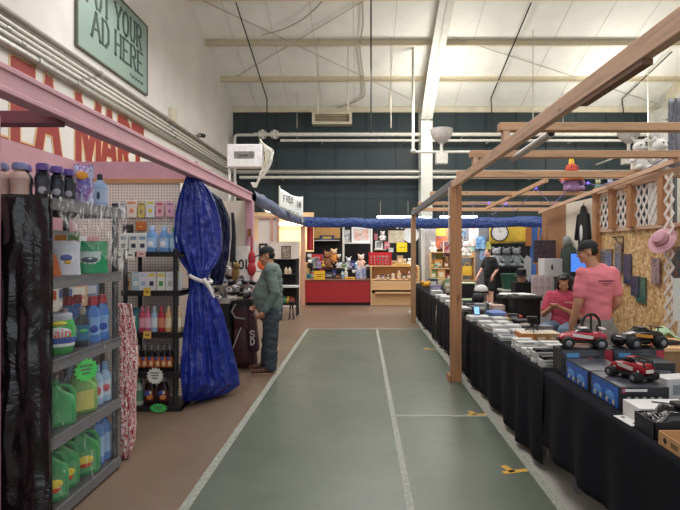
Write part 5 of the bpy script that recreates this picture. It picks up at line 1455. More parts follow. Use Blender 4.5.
for py in (242.5, 268): MB().bb((x0, -.14, ZP(py, 16.6) - .04), (x1, .12, ZP(py, 16.6))).build('shelf', m_pipe, wu, smooth=False)
Z1, Z2 = ZP(242.5, 16.6), ZP(268, 16.6)


def picture(w, h, fcol, art, fw=.03):
    def f():
        t = thing('framed_picture', 'x', 'x'); m = P(fcol, .45, 'picture_frame')
        fr_ = MB()
        for a in ((-w / 2, 0, w / 2, fw), (-w / 2, h - fw, w / 2, h), (-w / 2, fw, -w / 2 + fw, h - fw), (w / 2 - fw, fw, w / 2, h - fw)): fr_.bb((a[0], -.02, a[1]), (a[2], .01, a[3]))
        fr_.build('frame', m, t, smooth=False); MB().bb((-w / 2 + fw, -.008, fw), (w / 2 - fw, .008, h - fw)).build('picture', art, t, smooth=False)
        return t
    return f


def sheet(w, h, art, name='poster', band=None):
    def f():
        t = thing(name, 'x', 'x'); MB().bb((-w / 2, -.006, 0), (w / 2, .006, h)).build('sheet', art, t, smooth=False)
        for (z, hh, ww, c) in (band or ()): MB().bb((-ww / 2, -.009, z), (ww / 2, -.006, z + hh)).build('printed_line', P(c, .6, 'ink'), t, smooth=False)
        return t
    return f


def plush(h, body, head, ear='round', extra=None, name='plush_toy'):
    def f():
        t = thing(name, 'x', 'x'); mb = mat('plush_fur', body, .9, bump=.4, bscale=80); mh = mat('plush_fur', head, .9, bump=.4, bscale=80)
        MB().loft([(0.0, h * .18, h * .16), (h * .06, h * .24, h * .2), (h * .25, h * .23, h * .19), (h * .45, h * .15, h * .14), (h * .52, h * .1, h * .1)], 18).build('body', mb, t)
        hd_ = MB().ell((0, -.02 * h, h * .68), (h * .19, h * .18, h * .17)).ell((0, -.17 * h, h * .63), (h * .08, h * .06, h * .06)).build('head', mh, t)
        for k in (-1, 1):
            if ear == 'round': MB().ell((k * h * .15, 0, h * .84), (h * .07, h * .03, h * .07)).build('ear', mh, hd_)
            elif ear == 'long': MB().capsule((k * h * .1, 0, h * .8), (k * h * .22, 0, h * .95), h * .05, h * .03).build('ear', mh, hd_)
            MB().capsule((k * h * .15, -.03 * h, h * .46), (k * h * .30, -.12 * h, h * .26), h * .07, h * .06).build('arm', mb, t)
            MB().capsule((k * h * .12, -.05 * h, h * .08), (k * h * .2, -.3 * h, h * .07), h * .08, h * .075).build('leg', mb, t)
            MB().ell((k * h * .07, -.18 * h, h * .72), h * .022).build('eye', m_black, hd_)
        if extra: extra(t, h)
        return t
    return f


art1 = print_mat('figure_art', ['#7c8a94', '#d9a08a', '#c9d0cc', '#8a6a6a'], 6); art2 = print_mat('map_art', ['#6f7f6a', '#c9c0a0', '#a08a78', '#d8d4c8'], 9); art3 = print_mat('dark_art', ['#16141a', '#5a4a55', '#2a2433', '#8a7a80'], 7)
put('fp1', picture(.62, .52, '#e2e4e8', art1, .06), 'white framed picture of two pale figures on the white shelf unit', 'picture', (XP(361, 16.55), 16.55, Z1))
put('pf1', plush(.40, '#d9d4dc', '#e4e0e2', 'long'), 'white and lilac plush on the white shelf unit', 'plush toy', (XP(348.5, 16.5), 16.5, Z2))
put('pf2', plush(.52, '#e2b8a6', '#e8c6b8'), 'pale pink plush figure on the white shelf unit', 'plush toy', (XP(361, 16.5), 16.52, Z2))
put('bwp', sheet(.2, .42, print_mat('stripe_art', ['#1a1a20', '#e0e0e4', '#1a1a20', '#d8d8dc'], 12)), 'black and white striped print left of the framed picture', 'print', (XP(347, 16.5), 16.5, Z1))
put('pl_b', plush(.62, '#7a5238', '#8a6040'), 'brown plush dog on the step shelf behind the red counter', 'plush toy', (XP(328, 16.1), 16.1, 1.07))
put('pl_o', plush(.50, '#d08a4a', '#ddb894', 'round'), 'orange and cream plush on the step shelf', 'plush toy', (XP(334, 16.4), 16.4, 1.25))
put('pl_z', plush(.36, '#d8d8da', '#2a2a2e', 'long'), 'black and white plush at the right end of the step shelf', 'plush toy', (XP(339.5, 16.1), 16.1, 1.07))
put('rbx', carton(.34, .2, .26, '#b03038', [(0, .3, .5, .4, '#d88a8a')]), 'red toy carton on the step shelf', 'carton', (XP(317.5, 16.4), 16.4, 1.25))
put('gbx', carton(.30, .18, .34, print_mat('grey_car_art', ['#9aa2a4', '#30343a', '#b8bcbc', '#5a6064'], 6)), 'grey and black toy carton at the left end of the step shelf', 'carton', (XP(314, 16.1), 16.1, 1.07))
put('bkb', carton(.26, .16, .34, '#1b1b22', [(0, .5, .5, .3, '#c8c8d0')]), 'black carton with white mark above the grey toy carton', 'carton', (XP(313.5, 16.42) - .12, 16.42, 1.25))
put('brl', carton(.5, .10, .16, '#2c3a58', [(0, .3, .6, .4, '#c9a84a')]), 'long dark blue carton with gold lettering band high on the black wall', 'carton', (XP(327, 17.05), 17.05, ZP(240, 17.05)))
MBs = MB().bb((-.9, -.12, -.03), (.2, .12, 0)); o = MBs.build('wall_shelf', mat('pale_shelf', '#c9c6c0', .5), loc=(XP(334, 17.06), 17.06, ZP(240, 17.05)), smooth=False); tag(o, 'thin pale wall shelf on the black wall behind the red counter', 'shelf')
put('ysg', sheet(.33, .26, P('#e6b52f', .6, 'yellow_card'), 'notice', [(.14, .02, .22, '#6a5520'), (.08, .02, .16, '#6a5520')]), 'yellow notice standing on the front of the red counter', 'notice', (XP(319.5, 14.95), 14.95, .765))
put('rdo', carton(.26, .16, .20, '#2c2a30', [(0, .3, .7, .4, '#8a8a90')]), 'dark boxed toy next to the yellow notice', 'carton', (XP(329, 15.5), 15.5, .765))
put('rdo2', carton(.22, .14, .13, '#3a2c28', [(.0, .3, .6, .4, '#a86a4a')]), 'small brown carton in the middle of the red counter', 'carton', (XP(338, 15.5), 15.5, .765))
mug = MB().lathe([(.05, 0), (.055, .01), (.055, .16), (.06, .2), (.03, .22), (.045, .3), (.02, .33)], 16)
tag(mug.build('white_figurine', P('#d8d6d0', .4, 'ceramic'), loc=(XP(346, 15.5), 15.5, .765)), 'white figurine on the red counter', 'figurine')
put('ylb', carton(.3, .16, .07, '#e0a63c', [(0, .3, .6, .4, '#b8742a')]), 'flat yellow carton at the front of the red counter', 'carton', (XP(350, 15.0), 15.0, .765))
put('blw', carton(.32, .14, .36, print_mat('blue_white_art', ['#dfe2ea', '#4a5fae', '#e6e8ec', '#b03a4a'], 7)), 'white and blue carton at the right end of the red counter', 'carton', (XP(361, 15.6), 15.6, .765))


def red_crate():
    t = thing('red_crate', 'x', 'x'); m = mat('red_plastic_crate', '#c9222c', .4); w_, d_, h_ = .70, .3, .40
    MB().bb((-w_ / 2, -d_ / 2, 0), (w_ / 2, d_ / 2, .02)).bb((-w_ / 2, d_ / 2 - .02, 0), (w_ / 2, d_ / 2, h_)).bb((-w_ / 2, -d_ / 2, 0), (-w_ / 2 + .02, d_ / 2, h_)).bb((w_ / 2 - .02, -d_ / 2, 0), (w_ / 2, d_ / 2, h_)).build('shell', m, t, smooth=False)
    g_ = MB()
    for z in (0, .1, .2, .3, .37): g_.bb((-w_ / 2, -d_ / 2, z), (w_ / 2, -d_ / 2 + .015, z + .03))
    for i in range(8): x = -w_ / 2 + (w_ - .03) * i / 7; g_.bb((x, -d_ / 2 - .002, 0), (x + .03, -d_ / 2 + .012, h_))
    g_.build('grid_front', m, t, smooth=False)
    c_ = MB()
    for i in range(6): c_.box((-.26 + .1 * i, 0, .16), (.07, .12, .28), rz=.1 * i)
    c_.build('white_contents', P('#dcc9c6', .5, 'paper_goods'), t, smooth=False)
    return t


put('redc', red_crate, 'bright red grid crate on the plywood cabinet', 'crate', (XP(380, 15.5), 15.5, 1.18))
for i, (px, w_, h_, c, k, nm) in enumerate(((394, .16, .14, '#cfae86', '#8a6a4a', 'tan'), (400, .18, .30, '#b99a78', '#e0d0b0', 'taller brown'), (404.5, .10, .20, '#d9cdb4', '#a08a6a', 'cream'))):
    put('wct%d' % i, carton(w_, .14, h_, c, [(0, .3, .6, .4, k)]), '%s packet on top of the plywood cabinet' % nm, 'packet', (XP(px, 15.5), 15.5, 1.18))
put('ytr', carton(.5, .10, .05, '#e2bd5a', [(0, .3, .8, .4, '#c99a3a')]), 'flat yellow strip box along the front of the plywood cabinet top', 'box', (XP(402, 15.35), 15.35, 1.18))
put('wdog', plush(.24, '#dcd9d4', '#e4e2de'), 'white plush on the right end of the plywood cabinet', 'plush toy', (XP(409.5, 15.55), 15.55, 1.18))
for i, (px, w_, h_, c, nm) in enumerate(((378, .16, .10, '#6a4a3a', 'brown'), (383, .10, .13, '#5a3f7a', 'purple'), (388, .10, .12, '#2b2b33', 'black'), (393, .1, .2, '#d8c4a8', 'cream'), (399, .12, .22, '#c99a6a', 'amber'), (404, .10, .17, '#2f3a3c', 'dark green'), (409, .12, .2, '#8a4a3a', 'rust'))):
    put('shi%d' % i, bottle(h_ * 1.2, w_ / 2, c, '#2a2a2a' if i % 2 else '#d8d0c0', '#c9bca8', flat=.9), '%s jar on the open shelf of the plywood cabinet' % nm, 'jar', (XP(px, 15.1), 15.1, .76), 0, 'jars in the plywood cabinet')
# things on the black wall
put('mapp', sheet(.56, .43, art2, 'poster'), 'faded map like poster on the black wall', 'poster', (XP(396.5, 17.17), 17.17, ZP(243, 17.17)))
pl_ = MB().lathe([(.0, 0), (.20, 0), (.27, .02), (.275, .03), (.2, .02), (.0, .015)], 30, M=frame((0, 0, 0), (1, 0, 0), (0, 0, 1)))
tag(pl_.build('wall_plate', P('#cfcfcb', .4, 'plate_white'), loc=(XP(411, 17.16), 17.19, ZP(235, 17.16))), 'round white plate on the black wall beside the far post', 'plate')
put('ysg2', sheet(.36, .32, P('#f0cf22', .6, 'bright_yellow_card'), 'notice', [(.15, .02, .2, '#8a7a20')]), 'bright yellow notice on the black wall above the plywood cabinet', 'notice', (XP(402.5, 16.9), 17.15, ZP(252, 16.9)))
put('smp', picture(.26, .28, '#dcdcd8', P('#8a8c90', .5, 'grey_art'), .04), 'small white framed picture on the black wall', 'picture', (XP(379, 17.1), 17.14, ZP(249, 17.1)))
o = MB().bb((-.2, -.14, -.04), (.2, .1, 0)).build('wall_shelf', mat('pale_shelf2', '#bfb29a', .5), loc=(XP(380, 17.09), 17.09, ZP(249, 17.1)), smooth=False); tag(o, 'small wall shelf under the white framed picture', 'shelf')
put('wfig', plush(.36, '#d5cfcc', '#dccfca'), 'small white plush hanging on the black wall above the small framed picture', 'plush toy', (XP(382.5, 17.1), 17.06, ZP(240.5, 17.1)))
for (px, py, nm) in ((384, 226.5, 'left'), (397.5, 227, 'middle'), (402, 227, 'right')):
    tag(MB().lathe([(.01, -.01), (.06, -.01), (.06, .0), (.01, .0)], 14, M=frame((0, 0, 0), (1, 0, 0), (0, 0, 1))).build('wall_disc', m_hw, loc=(XP(px, 17.18), 17.19, ZP(py, 17.18))), '%s of the three small white discs high on the black wall' % nm, 'disc')

# far right items
ck = thing('wall_clock', 'round white clock with black rim on the yellow cloth', 'clock', (XP(499.5, 15.8), 15.82, ZP(232.5, 15.8)))
Mc = frame((0, 0, 0), (1, 0, 0), (0, 0, 1))
MB().lathe([(0, -.02), (.27, -.02), (.285, 0), (.285, .04), (.25, .045), (.25, .02)], 36, M=Mc).build('rim', m_black, ck)
MB().lathe([(.0, .015), (.255, .015), (.255, .030), (0, .0301)], 36, M=Mc).build('face', P('#e4e4e0', .4, 'clock_face'), ck)
q = MB()
for i in range(12):
    a = i * PI / 6; q.bar(Mc @ Vector((.19 * math.sin(a), .19 * math.cos(a), .033)), Mc @ Vector((.23 * math.sin(a), .23 * math.cos(a), .033)), .018, .004)
q.build('hour_marks', m_black, ck, smooth=False)
MB().bar(Mc @ Vector((0, 0, .036)), Mc @ Vector((.10, .07, .036)), .016, .004).build('hour_hand', m_black, ck, smooth=False)
MB().bar(Mc @ Vector((0, 0, .038)), Mc @ Vector((-.04, .17, .038)), .012, .004).build('minute_hand', m_black, ck, smooth=False)
for i, (px, c) in enumerate(((496.5, '#8b8e90'), (506.5, '#5f6466'), (516.5, '#6f7476'))):
    put('bear%d' % i, plush(.68, c, c), ['palest grey toy bear left of the three on the shelf below the clock', 'darkest grey toy bear in the middle of the three', 'mid grey toy bear right of the three'][i], 'toy bear', (XP(px, 15.6), 15.62, ZP(266.5, 15.6)), 0, 'grey toy bears')
bs = thing('toy_shelf', 'black shelf carrying the three grey bears', 'shelf', (XP(507, 15.65), 15.65, 0))
MB().bb((-.55, -.25, ZP(266.5, 15.6) - .03), (.55, .25, ZP(266.5, 15.6))).build('top', m_bwall, bs, smooth=False)
for x in (-.5, .5): MB().bb((x - .03, -.2, 0.001), (x + .03, .2, ZP(266.5, 15.6) - .03)).build('side', m_bwall, bs, smooth=False)
put('blp', sheet(.32, .40, print_mat('blue_art', ['#8fc4e8', '#2f5f9a', '#a9d4ee', '#2a3f6a'], 5)), 'light blue print with a dark blue figure on the grey panel', 'print', (XP(481, 15.9), 15.95, ZP(249, 15.9)))
put('wpr', sheet(.30, .62, print_mat('white_art', ['#dfdcd8', '#e8e6e2', '#c98a6a', '#d0ccc8'], 6)), 'white cut out print on the grey panel', 'print', (XP(474, 15.93), 15.97, ZP(246, 15.9)))
put('mpx', picture(.28, .50, '#e0d6d0', print_mat('portrait_art', ['#2a1a1e', '#8a3a40', '#b0a0b4', '#3a2430'], 5), .03), 'white framed dark portrait beside the near post', 'picture', (XP(447.5, 15.6), 15.62, ZP(257, 15.6)))
put('redp', sheet(.5, .42, print_mat('red_art', ['#b8503a', '#d87a52', '#6a2a30', '#c9c0c0'], 6)), 'red orange print under the bright yellow cloth', 'print', (XP(440, 15.85), 15.88, ZP(249, 15.85)))
put('wpl1', plush(.36, '#d9d7d2', '#e2e0dc', 'long'), 'white plush at the left edge of the red orange print', 'plush toy', (XP(433, 15.6), 15.6, ZP(252, 15.6)))
put('wpl2', plush(.52, '#d6d2ce', '#e0dcd8', 'long'), 'white plush sitting to the right of the near post', 'plush toy', (XP(466, 15.5), 15.5, ZP(256, 15.5)))
sf = thing('display_shelf', 'tan display shelf behind the near wooden post', 'shelf', (XP(450, 15.55), 15.55, 0))
for z, a in ((ZP(252, 15.5), -.62), (ZP(256.5, 15.5), .0), (ZP(268, 15.5), -.6), (.72, -.6)): MB().bb((a, -.22, z - .03), (.72 if a > -.1 else .0, .25, z)).build('shelf', m_ply, sf, smooth=False)
for x in (-.62, 0, .72): MB().bb((x - .02, -.2, 0.001), (x + .02, .25, ZP(252, 15.5))).build('side', m_ply, sf, smooth=False)
MB().bb((.0, -.22, .70), (.72, .25, .73)).build('shelf', m_ply, sf, smooth=False)
for i, (px, z, w_, h_, c, nm) in enumerate(((438, ZP(268, 15.5), .26, .26, '#d08a45', 'orange'), (446, ZP(268, 15.5), .16, .2, '#8a5a3a', 'brown'), (433, .72, .2, .3, '#7d9a5a', 'green'), (441, .72, .24, .36, '#d8a86a', 'tan'), (449, .72, .2, .2, '#8a3038', 'dark red'), (458, .73, .26, .24, '#e0cf9a', 'cream'))):
    put('dsf%d' % i, carton(w_, .2, h_, c, [(0, .3, .6, .4, '#e0d4b8')]), '%s carton on the tan display shelf behind the near post' % nm, 'carton', (XP(px, 15.45), 15.48, z), 0, 'cartons on the display shelf')


def tote():
    t = thing('tote_bag', 'x', 'x'); m = mat('yellow_tote', '#e2b43a', .8)
    MB().loft([(0, .14, .05), (.1, .15, .07), (.28, .14, .03)], 18, ex=3).build('bag', m, t); MB().tube([(-.07, 0, .27), (-.05, 0, .38), (.05, 0, .38), (.07, 0, .27)], .012, 6).build('handle', m, t); return t


put('ytote', tote, 'yellow tote bag hanging on the right of the near post', 'bag', (XP(467, 15.27), 15.27, ZP(275.5, 15.27)))
bn2 = MB().loft([(0, .2, .16), (.02, .22, .18), (.36, .25, .2), (.38, .26, .21), (.40, .26, .21), (.41, .2, .16)], 24, ex=4)
tag(bn2.build('storage_bin', mat('dark_green_plastic', '#1d4a3c', .4), loc=(XP(511, 13.2), 13.2, ZP(289, 13.2))), 'dark green storage bin beside the man in black', 'storage bin')
gt = thing('bin_trestle', 'low grey trestle under the dark green bin', 'stand', (XP(511, 13.2), 13.2, 0)); z = ZP(289, 13.2)
MB().bb((-.3, -.25, z - .04), (.3, .25, z)).build('top', m_tab, gt, smooth=False)
for x in (-.25, .25):
    for y in (-.2, .2): MB().cyl((x, y, 0.001), (x, y, z - .04), .015).build('leg', m_leg, gt)

# far left black metal shelf
fl = thing('metal_shelf', 'black metal shelf of oddments against the white half wall', 'shelf', (XP(285, 12.7), 12.7, 0))
xa, xb = XP(272.5, 12.6) - XP(285, 12.7), XP(297, 12.6) - XP(285, 12.7)
for x in (xa, xb):
    for y in (-.14, .14): MB().bb((x - .02, y - .02, 0.001), (x + .02, y + .02, ZP(258.5, 12.6))).build('upright', m_black, fl, smooth=False)
for py in (259, 274, 287, 304): MB().bb((xa, -.16, ZP(py, 12.6) - .025), (xb, .16, ZP(py, 12.6))).build('shelf', m_black, fl, smooth=False)
MB().bb((xa, .13, .25), (xb, .15, ZP(260, 12.6))).build('back', m_bwall, fl, smooth=False)
XS = XP(285, 12.7)
put('fpA', picture(.24, .32, '#6a4a40', print_mat('small_grid_art', ['#d8d0c8', '#5a4a44', '#c9b8a8', '#3a3030'], 9), .025), 'brown framed picture on top of the black metal shelf', 'picture', (XP(286, 12.6), 12.62, ZP(258.5, 12.6)))
for i, (px, nm) in enumerate(((286, 'left'), (289.5, 'right'))):
    put('crj', bottle(.17, .045, '#d9c9b0', '#e2d8c8', '#cdb898', flat=1), '%s cream jar on the black metal shelf' % nm, 'jar', (XP(px, 12.6), 12.62, ZP(274, 12.6)), 0, 'cream jars')
put('crs', bottle(.12, .035, '#b8b0a8', '#e2d8c8', '#d8d0c8', flat=1), 'small grey jar at the left of the cream jars', 'jar', (XP(279, 12.6), 12.62, ZP(274, 12.6)))
put('wtr', carton(.42, .3, .05, '#d2d6d2', [(0, .3, .8, .4, '#b0b8b4')]), 'flat white tray on the third shelf of the black metal shelf', 'tray', (XP(290, 12.55), 12.52, ZP(287, 12.6)))
for i, (px, c, nm) in enumerate(((281, '#b0703a', 'bronze'), (284.5, '#4a7a58', 'green'), (288, '#d0a840', 'gold'), (291.5, '#8a3a30', 'dark red'))):
    tag(MB().ell((0, 0, .085), .085, 18, 12).lathe([(.03, .165), (.03, .19), (.01, .195)], 10).build('bauble', P(c, .25, 'bauble'), loc=(XP(px, 12.6), 12.62 - .02 * (i % 2), ZP(304, 12.6))), '%s bauble on the lowest shelf of the black metal shelf' % nm, 'bauble', 'baubles')
st2 = thing('folding_stool', 'thin dark folding stool at the far left beside the metal shelf', 'stool', (XP(291.5, 11.9), 11.9, 0))
for k in (-1, 1): MB().cyl((k * .05, -.1, 0.001), (k * .02, .1, .40), .012).build('leg', m_black, st2); MB().cyl((k * .05, .1, 0.001), (k * .02, -.1, .40), .012).build('leg', m_black, st2)
MB().bb((-.08, -.13, .40), (.08, .13, .42)).build('seat', m_black, st2, smooth=False)
put('blkp', picture(.24, .30, '#1d1a1a', P('#d8ccc8', .5, 'pale_art'), .05), 'black framed picture hanging on the white infill panel', 'picture', (XP(263, 14.3), 14.33, ZP(254, 14.3)))
orn = MB().ell((0, 0, .1), (.09, .07, .1)).ell((0, 0, .24), (.05, .05, .06))
tag(orn.build('orange_toy', P('#d85a38', .5, 'orange_toy'), loc=(XP(262, 9.4), 9.4, ZP(270, 9.4))), 'orange toy beside the pink post behind the man in green', 'toy')
ol = thing('side_stand', 'pale stand behind the man in green carrying an orange toy', 'stand', (XP(262, 9.4), 9.4, 0)); z = ZP(270, 9.4)
MB().bb((-.25, -.18, z - .03), (.25, .18, z)).build('top', m_tab, ol, smooth=False)
for x in (-.22, .22): MB().bb((x - .02, -.15, 0.001), (x + .02, .15, z - .03)).build('side', m_tab, ol, smooth=False)
# ------------------------------------------------------------------ more small stock packed on the far shelves
CL = [('teal', '#2f8a8a'), ('crimson', '#b02a40'), ('lemon', '#e0d04a'), ('navy', '#26346a'), ('white', '#dcdcd8'), ('black', '#1c1c20'), ('lilac', '#a08ac0'), ('rust', '#a85a34'), ('mint', '#8ac0a0'), ('grey', '#85878a'), ('pink', '#d88aa0'), ('sky blue', '#7ab0d8')]
def small(i, px, Y, z, k, lb, cat, grp):
    nm, c = CL[i % 12]; c2 = CL[(i * 5 + 3) % 12][1]
    if k == 'c': mk = carton(.13 + .03 * (i % 3), .1, .14 + .04 * (i % 4), c, [(0, .3, .7, .35, c2)])
    elif k == 'b': mk = bottle(.2 + .03 * (i % 3), .05, c, c2, c2, flat=.9)
    else: mk = plush(.24 + .03 * (i % 3), c, c2, 'round' if i % 2 else 'long')
    put('sm%s%d' % (k, i), mk, lb % nm, cat, (XP(px, Y), Y, z), rnd.uniform(-.3, .3), grp)


for i, px in enumerate((309, 312.5, 322, 334, 342.5, 354)):
    k = 'cbp'[i % 3]; small(i, px, 15.62, .765, k, '%s ' + {'c': 'carton', 'b': 'jar', 'p': 'plush'}[k] + ' at the back of the red counter', {'c': 'carton', 'b': 'jar', 'p': 'plush toy'}[k], 'small stock on the red counter')
for i, px in enumerate((310, 319, 323, 344)):
    k = 'pcbc'[i % 4]; small(i + 5, px, 16.0, 1.07, k, '%s ' + {'c': 'carton', 'b': 'jar', 'p': 'plush'}[k] + ' on the lower step of the step shelf', {'c': 'carton', 'b': 'jar', 'p': 'plush toy'}[k], 'small stock on the step shelf')
for i, px in enumerate((311, 322, 326.5, 339)):
    k = 'bpcp'[i % 4]; small(i + 2, px, 16.38, 1.25, k, '%s ' + {'c': 'carton', 'b': 'jar', 'p': 'plush'}[k] + ' on the upper step of the step shelf', {'c': 'carton', 'b': 'jar', 'p': 'plush toy'}[k], 'small stock on the step shelf')
for i, px in enumerate((352.5, 356, 368)):
    small(i + 3, px, 16.42, Z2, 'cbc'[i], '%s ' + ('jar' if i == 1 else 'carton') + ' among the plush on the white shelf unit', 'jar' if i == 1 else 'carton', 'small stock on the white shelf unit')
for i, px in enumerate((432, 435, 440)):
    small(i + 7, px, 15.42, ZP(256.5, 15.5) if False else ZP(268, 15.5), 'bcp'[i], '%s ' + ('jar', 'carton', 'plush')[i] + ' in front of the orange carton on the tan display shelf', ('jar', 'carton', 'plush toy')[i], 'small stock on the display shelf')
for i, (px, py, w_, h_) in enumerate(((387, 249, .2, .26), (391, 238, .14, .2), (407, 232, .16, .26), (374, 229, .16, .24), (376, 240, .12, .22), (391, 252, .16, .14), (413.5, 246, .14, .22))):
    nm, c = CL[(i * 5 + 4) % 12]
    put('wc_%d' % i, sheet(w_, h_, print_mat('card_art%d' % i, [c, CL[(i * 3 + 1) % 12][1], '#c8c4bc'], 5), 'print'), 'small %s print pinned to the black wall of the end stall' % nm, 'print', (XP(px, 17.18), 17.185, ZP(py, 17.18)), 0, 'prints on the black wall')
for i, (px, py, w_, h_) in enumerate(((459, 230, .2, .3), (462, 240, .22, .3), (470, 251, .3, .26), (485, 260, .3, .3), (488, 251, .2, .3), (455, 247, .14, .3))):
    nm, c = CL[(i * 7 + 4) % 12]
    put('wd_%d' % i, sheet(w_, h_, print_mat('card_brt%d' % i, [c, CL[(i * 3 + 2) % 12][1], '#c8c4bc'], 5), 'print'), 'small %s print pinned to the grey panel right of the near post' % nm, 'print', (XP(px, 15.97), 15.985, ZP(py, 15.97)), 0, 'prints on the grey panel')
red_ = MB().grid(lambda u, v: (XP(307 + 6 * u, 15.35), 15.36 + .03 * math.sin(u * 9), ZP(250, 15.35) + .72 * v), 12, 8)
tag(red_.build('red_cloth', mat('red_hanging', '#a8323a', .8), solid=.01), 'red cloth hanging at the left side of the end stall', 'cloth')
# ------------------------------------------------------------------ model cars
def PT(px, py, z=TZ): Y = (CH - z) * F / (py - CY); return (XP(px, Y), Y, z)


m_tyre = mat('black_tyre', '#17171a', .75, bump=.5, bscale=120); m_rim = mat('dark_rim', '#7b7d82', .35, .3); m_glass = mat('smoked_glass', '#121418', .15)


def rc_car(c1, c2, c3, L=.36, wr=.058, pickup=False):
    def f():
        t = thing('model_truck', 'x', 'x'); W = L * .36
        Mx = Matrix(((0, 0, 1, 0), (1, 0, 0, 0), (0, 1, 0, 0), (0, 0, 0, 1)))    # loft z -> car x, x -> y, y -> z
        z0 = wr * 1.05
        MB().loft([(-L * .46, .03, .006, 0, z0), (-L * .3, .05, .012, 0, z0), (L * .3, .05, .012, 0, z0), (L * .46, .03, .008, 0, z0)], 16, ex=4, M=Mx).build('chassis', m_black, t)
        body = [(-L * .49, W * .38, .010, 0, z0 + .022), (-L * .42, W * .46, .022, 0, z0 + .028), (-L * .2, W * .50, .030, 0, z0 + .036), (-L * .05, W * .5, .034, 0, z0 + .04), (L * .2, W * .48, .030, 0, z0 + .04), (L * .42, W * .46, .026, 0, z0 + .04), (L * .47, W * .42, .020, 0, z0 + .04)]
        sh = MB().loft(body, 22, ex=3.4, M=Mx).build('body_shell', P(c1, .22, 'car_paint'), t)
        cabin = [(-L * .17, W * .34, .004, 0, z0 + .062), (-L * .06, W * .36, .020, 0, z0 + .074), (L * .08, W * .36, .022, 0, z0 + .077), (L * .2, W * .34, .010, 0, z0 + .066)]
        cb_ = MB().loft(cabin, 20, ex=3.6, M=Mx).build('cabin_window', m_glass, t)
        MB().loft([(-L * .06, W * .33, .004, 0, z0 + .095), (L * .09, W * .33, .004, 0, z0 + .098)], 16, ex=4, M=Mx).build('roof', P(c2, .25, 'car_paint'), t)
        for k in (-1, 1):
            MB().box((-L * .02, k * W * .485, z0 + .042), (L * .42, .006, .022), R=Matrix.Rotation(.12, 3, 'Y')).build('side_flash', P(c3, .3, 'car_paint'), t, smooth=False)
            for s in (-1, 1):
                wx, wy = s * L * .33, k * W * .62
                w_ = MB().lathe([(wr * .45, -.034), (wr * .9, -.034), (wr, -.022), (wr, .022), (wr * .9, .034), (wr * .45, .034)], 22, M=Matrix.Translation((wx, wy, wr)) @ Matrix.Rotation(PI / 2, 4, 'X')).build('wheel', m_tyre, t)
                MB().lathe([(.004, -.037), (wr * .3, -.037), (wr * .5, -.0345), (wr * .5, .0345), (wr * .3, .037), (.004, .037)], 16, M=Matrix.Translation((wx, wy, wr)) @ Matrix.Rotation(PI / 2, 4, 'X')).build('rim', m_rim, w_)
                MB().cyl((wx * .9, k * W * .25, z0 + .055), (wx, k * W * .55, wr * 1.1), .009).build('shock', m_sil, t)
        MB().tube([(-L * .5, -W * .34, z0 + .01), (-L * .53, -W * .2, z0 + .014), (-L * .53, W * .2, z0 + .014), (-L * .5, W * .34, z0 + .01)], .008, 8).build('front_bumper', m_black, t)
        if pickup:
            r_ = MB()
            for k in (-1, 1): r_.tube([(L * .1, k * W * .36, z0 + .095), (L * .42, k * W * .38, z0 + .088), (L * .47, k * W * .38, z0 + .06)], .006, 6)
            r_.tube([(L * .42, -W * .38, z0 + .088), (L * .42, W * .38, z0 + .088)], .006, 6); r_.build('bed_rails', m_black, t)
            MB().loft([(L * .12, W * .40, .008, 0, z0 + .066), (L * .45, W * .40, .008, 0, z0 + .064)], 16, ex=4, M=Mx).build('bed_cover', P(c2, .3, 'car_paint'), t)
            MB().box((L * .475, 0, z0 + .035), (.004, W * .6, .018)).build('tail_lamps', P('#d8d0c8', .3, 'lamp_white'), t, smooth=False)
        else:
            MB().bb((L * .36, -W * .45, z0 + .092), (L * .46, W * .45, z0 + .098)).bb((L * .38, -W * .3, z0 + .05), (L * .40, -W * .26, z0 + .095)).bb((L * .38, W * .26, z0 + .05), (L * .40, W * .3, z0 + .095)).build('rear_wing', P(c2, .3, 'car_paint'), t, smooth=False)
        return t
    return f


m_boxart = print_mat('blue_box_art', ['#101118', '#1f46a0', '#2f6fd0', '#16181f', '#9fb4d0'], 7, .3); m_boxdark = mat('black_carton', '#212229', .4, var=.15)
m_boxgrey = print_mat('grey_box_art', ['#2a2b32', '#34363e', '#565862', '#26272d'], 5, .4)


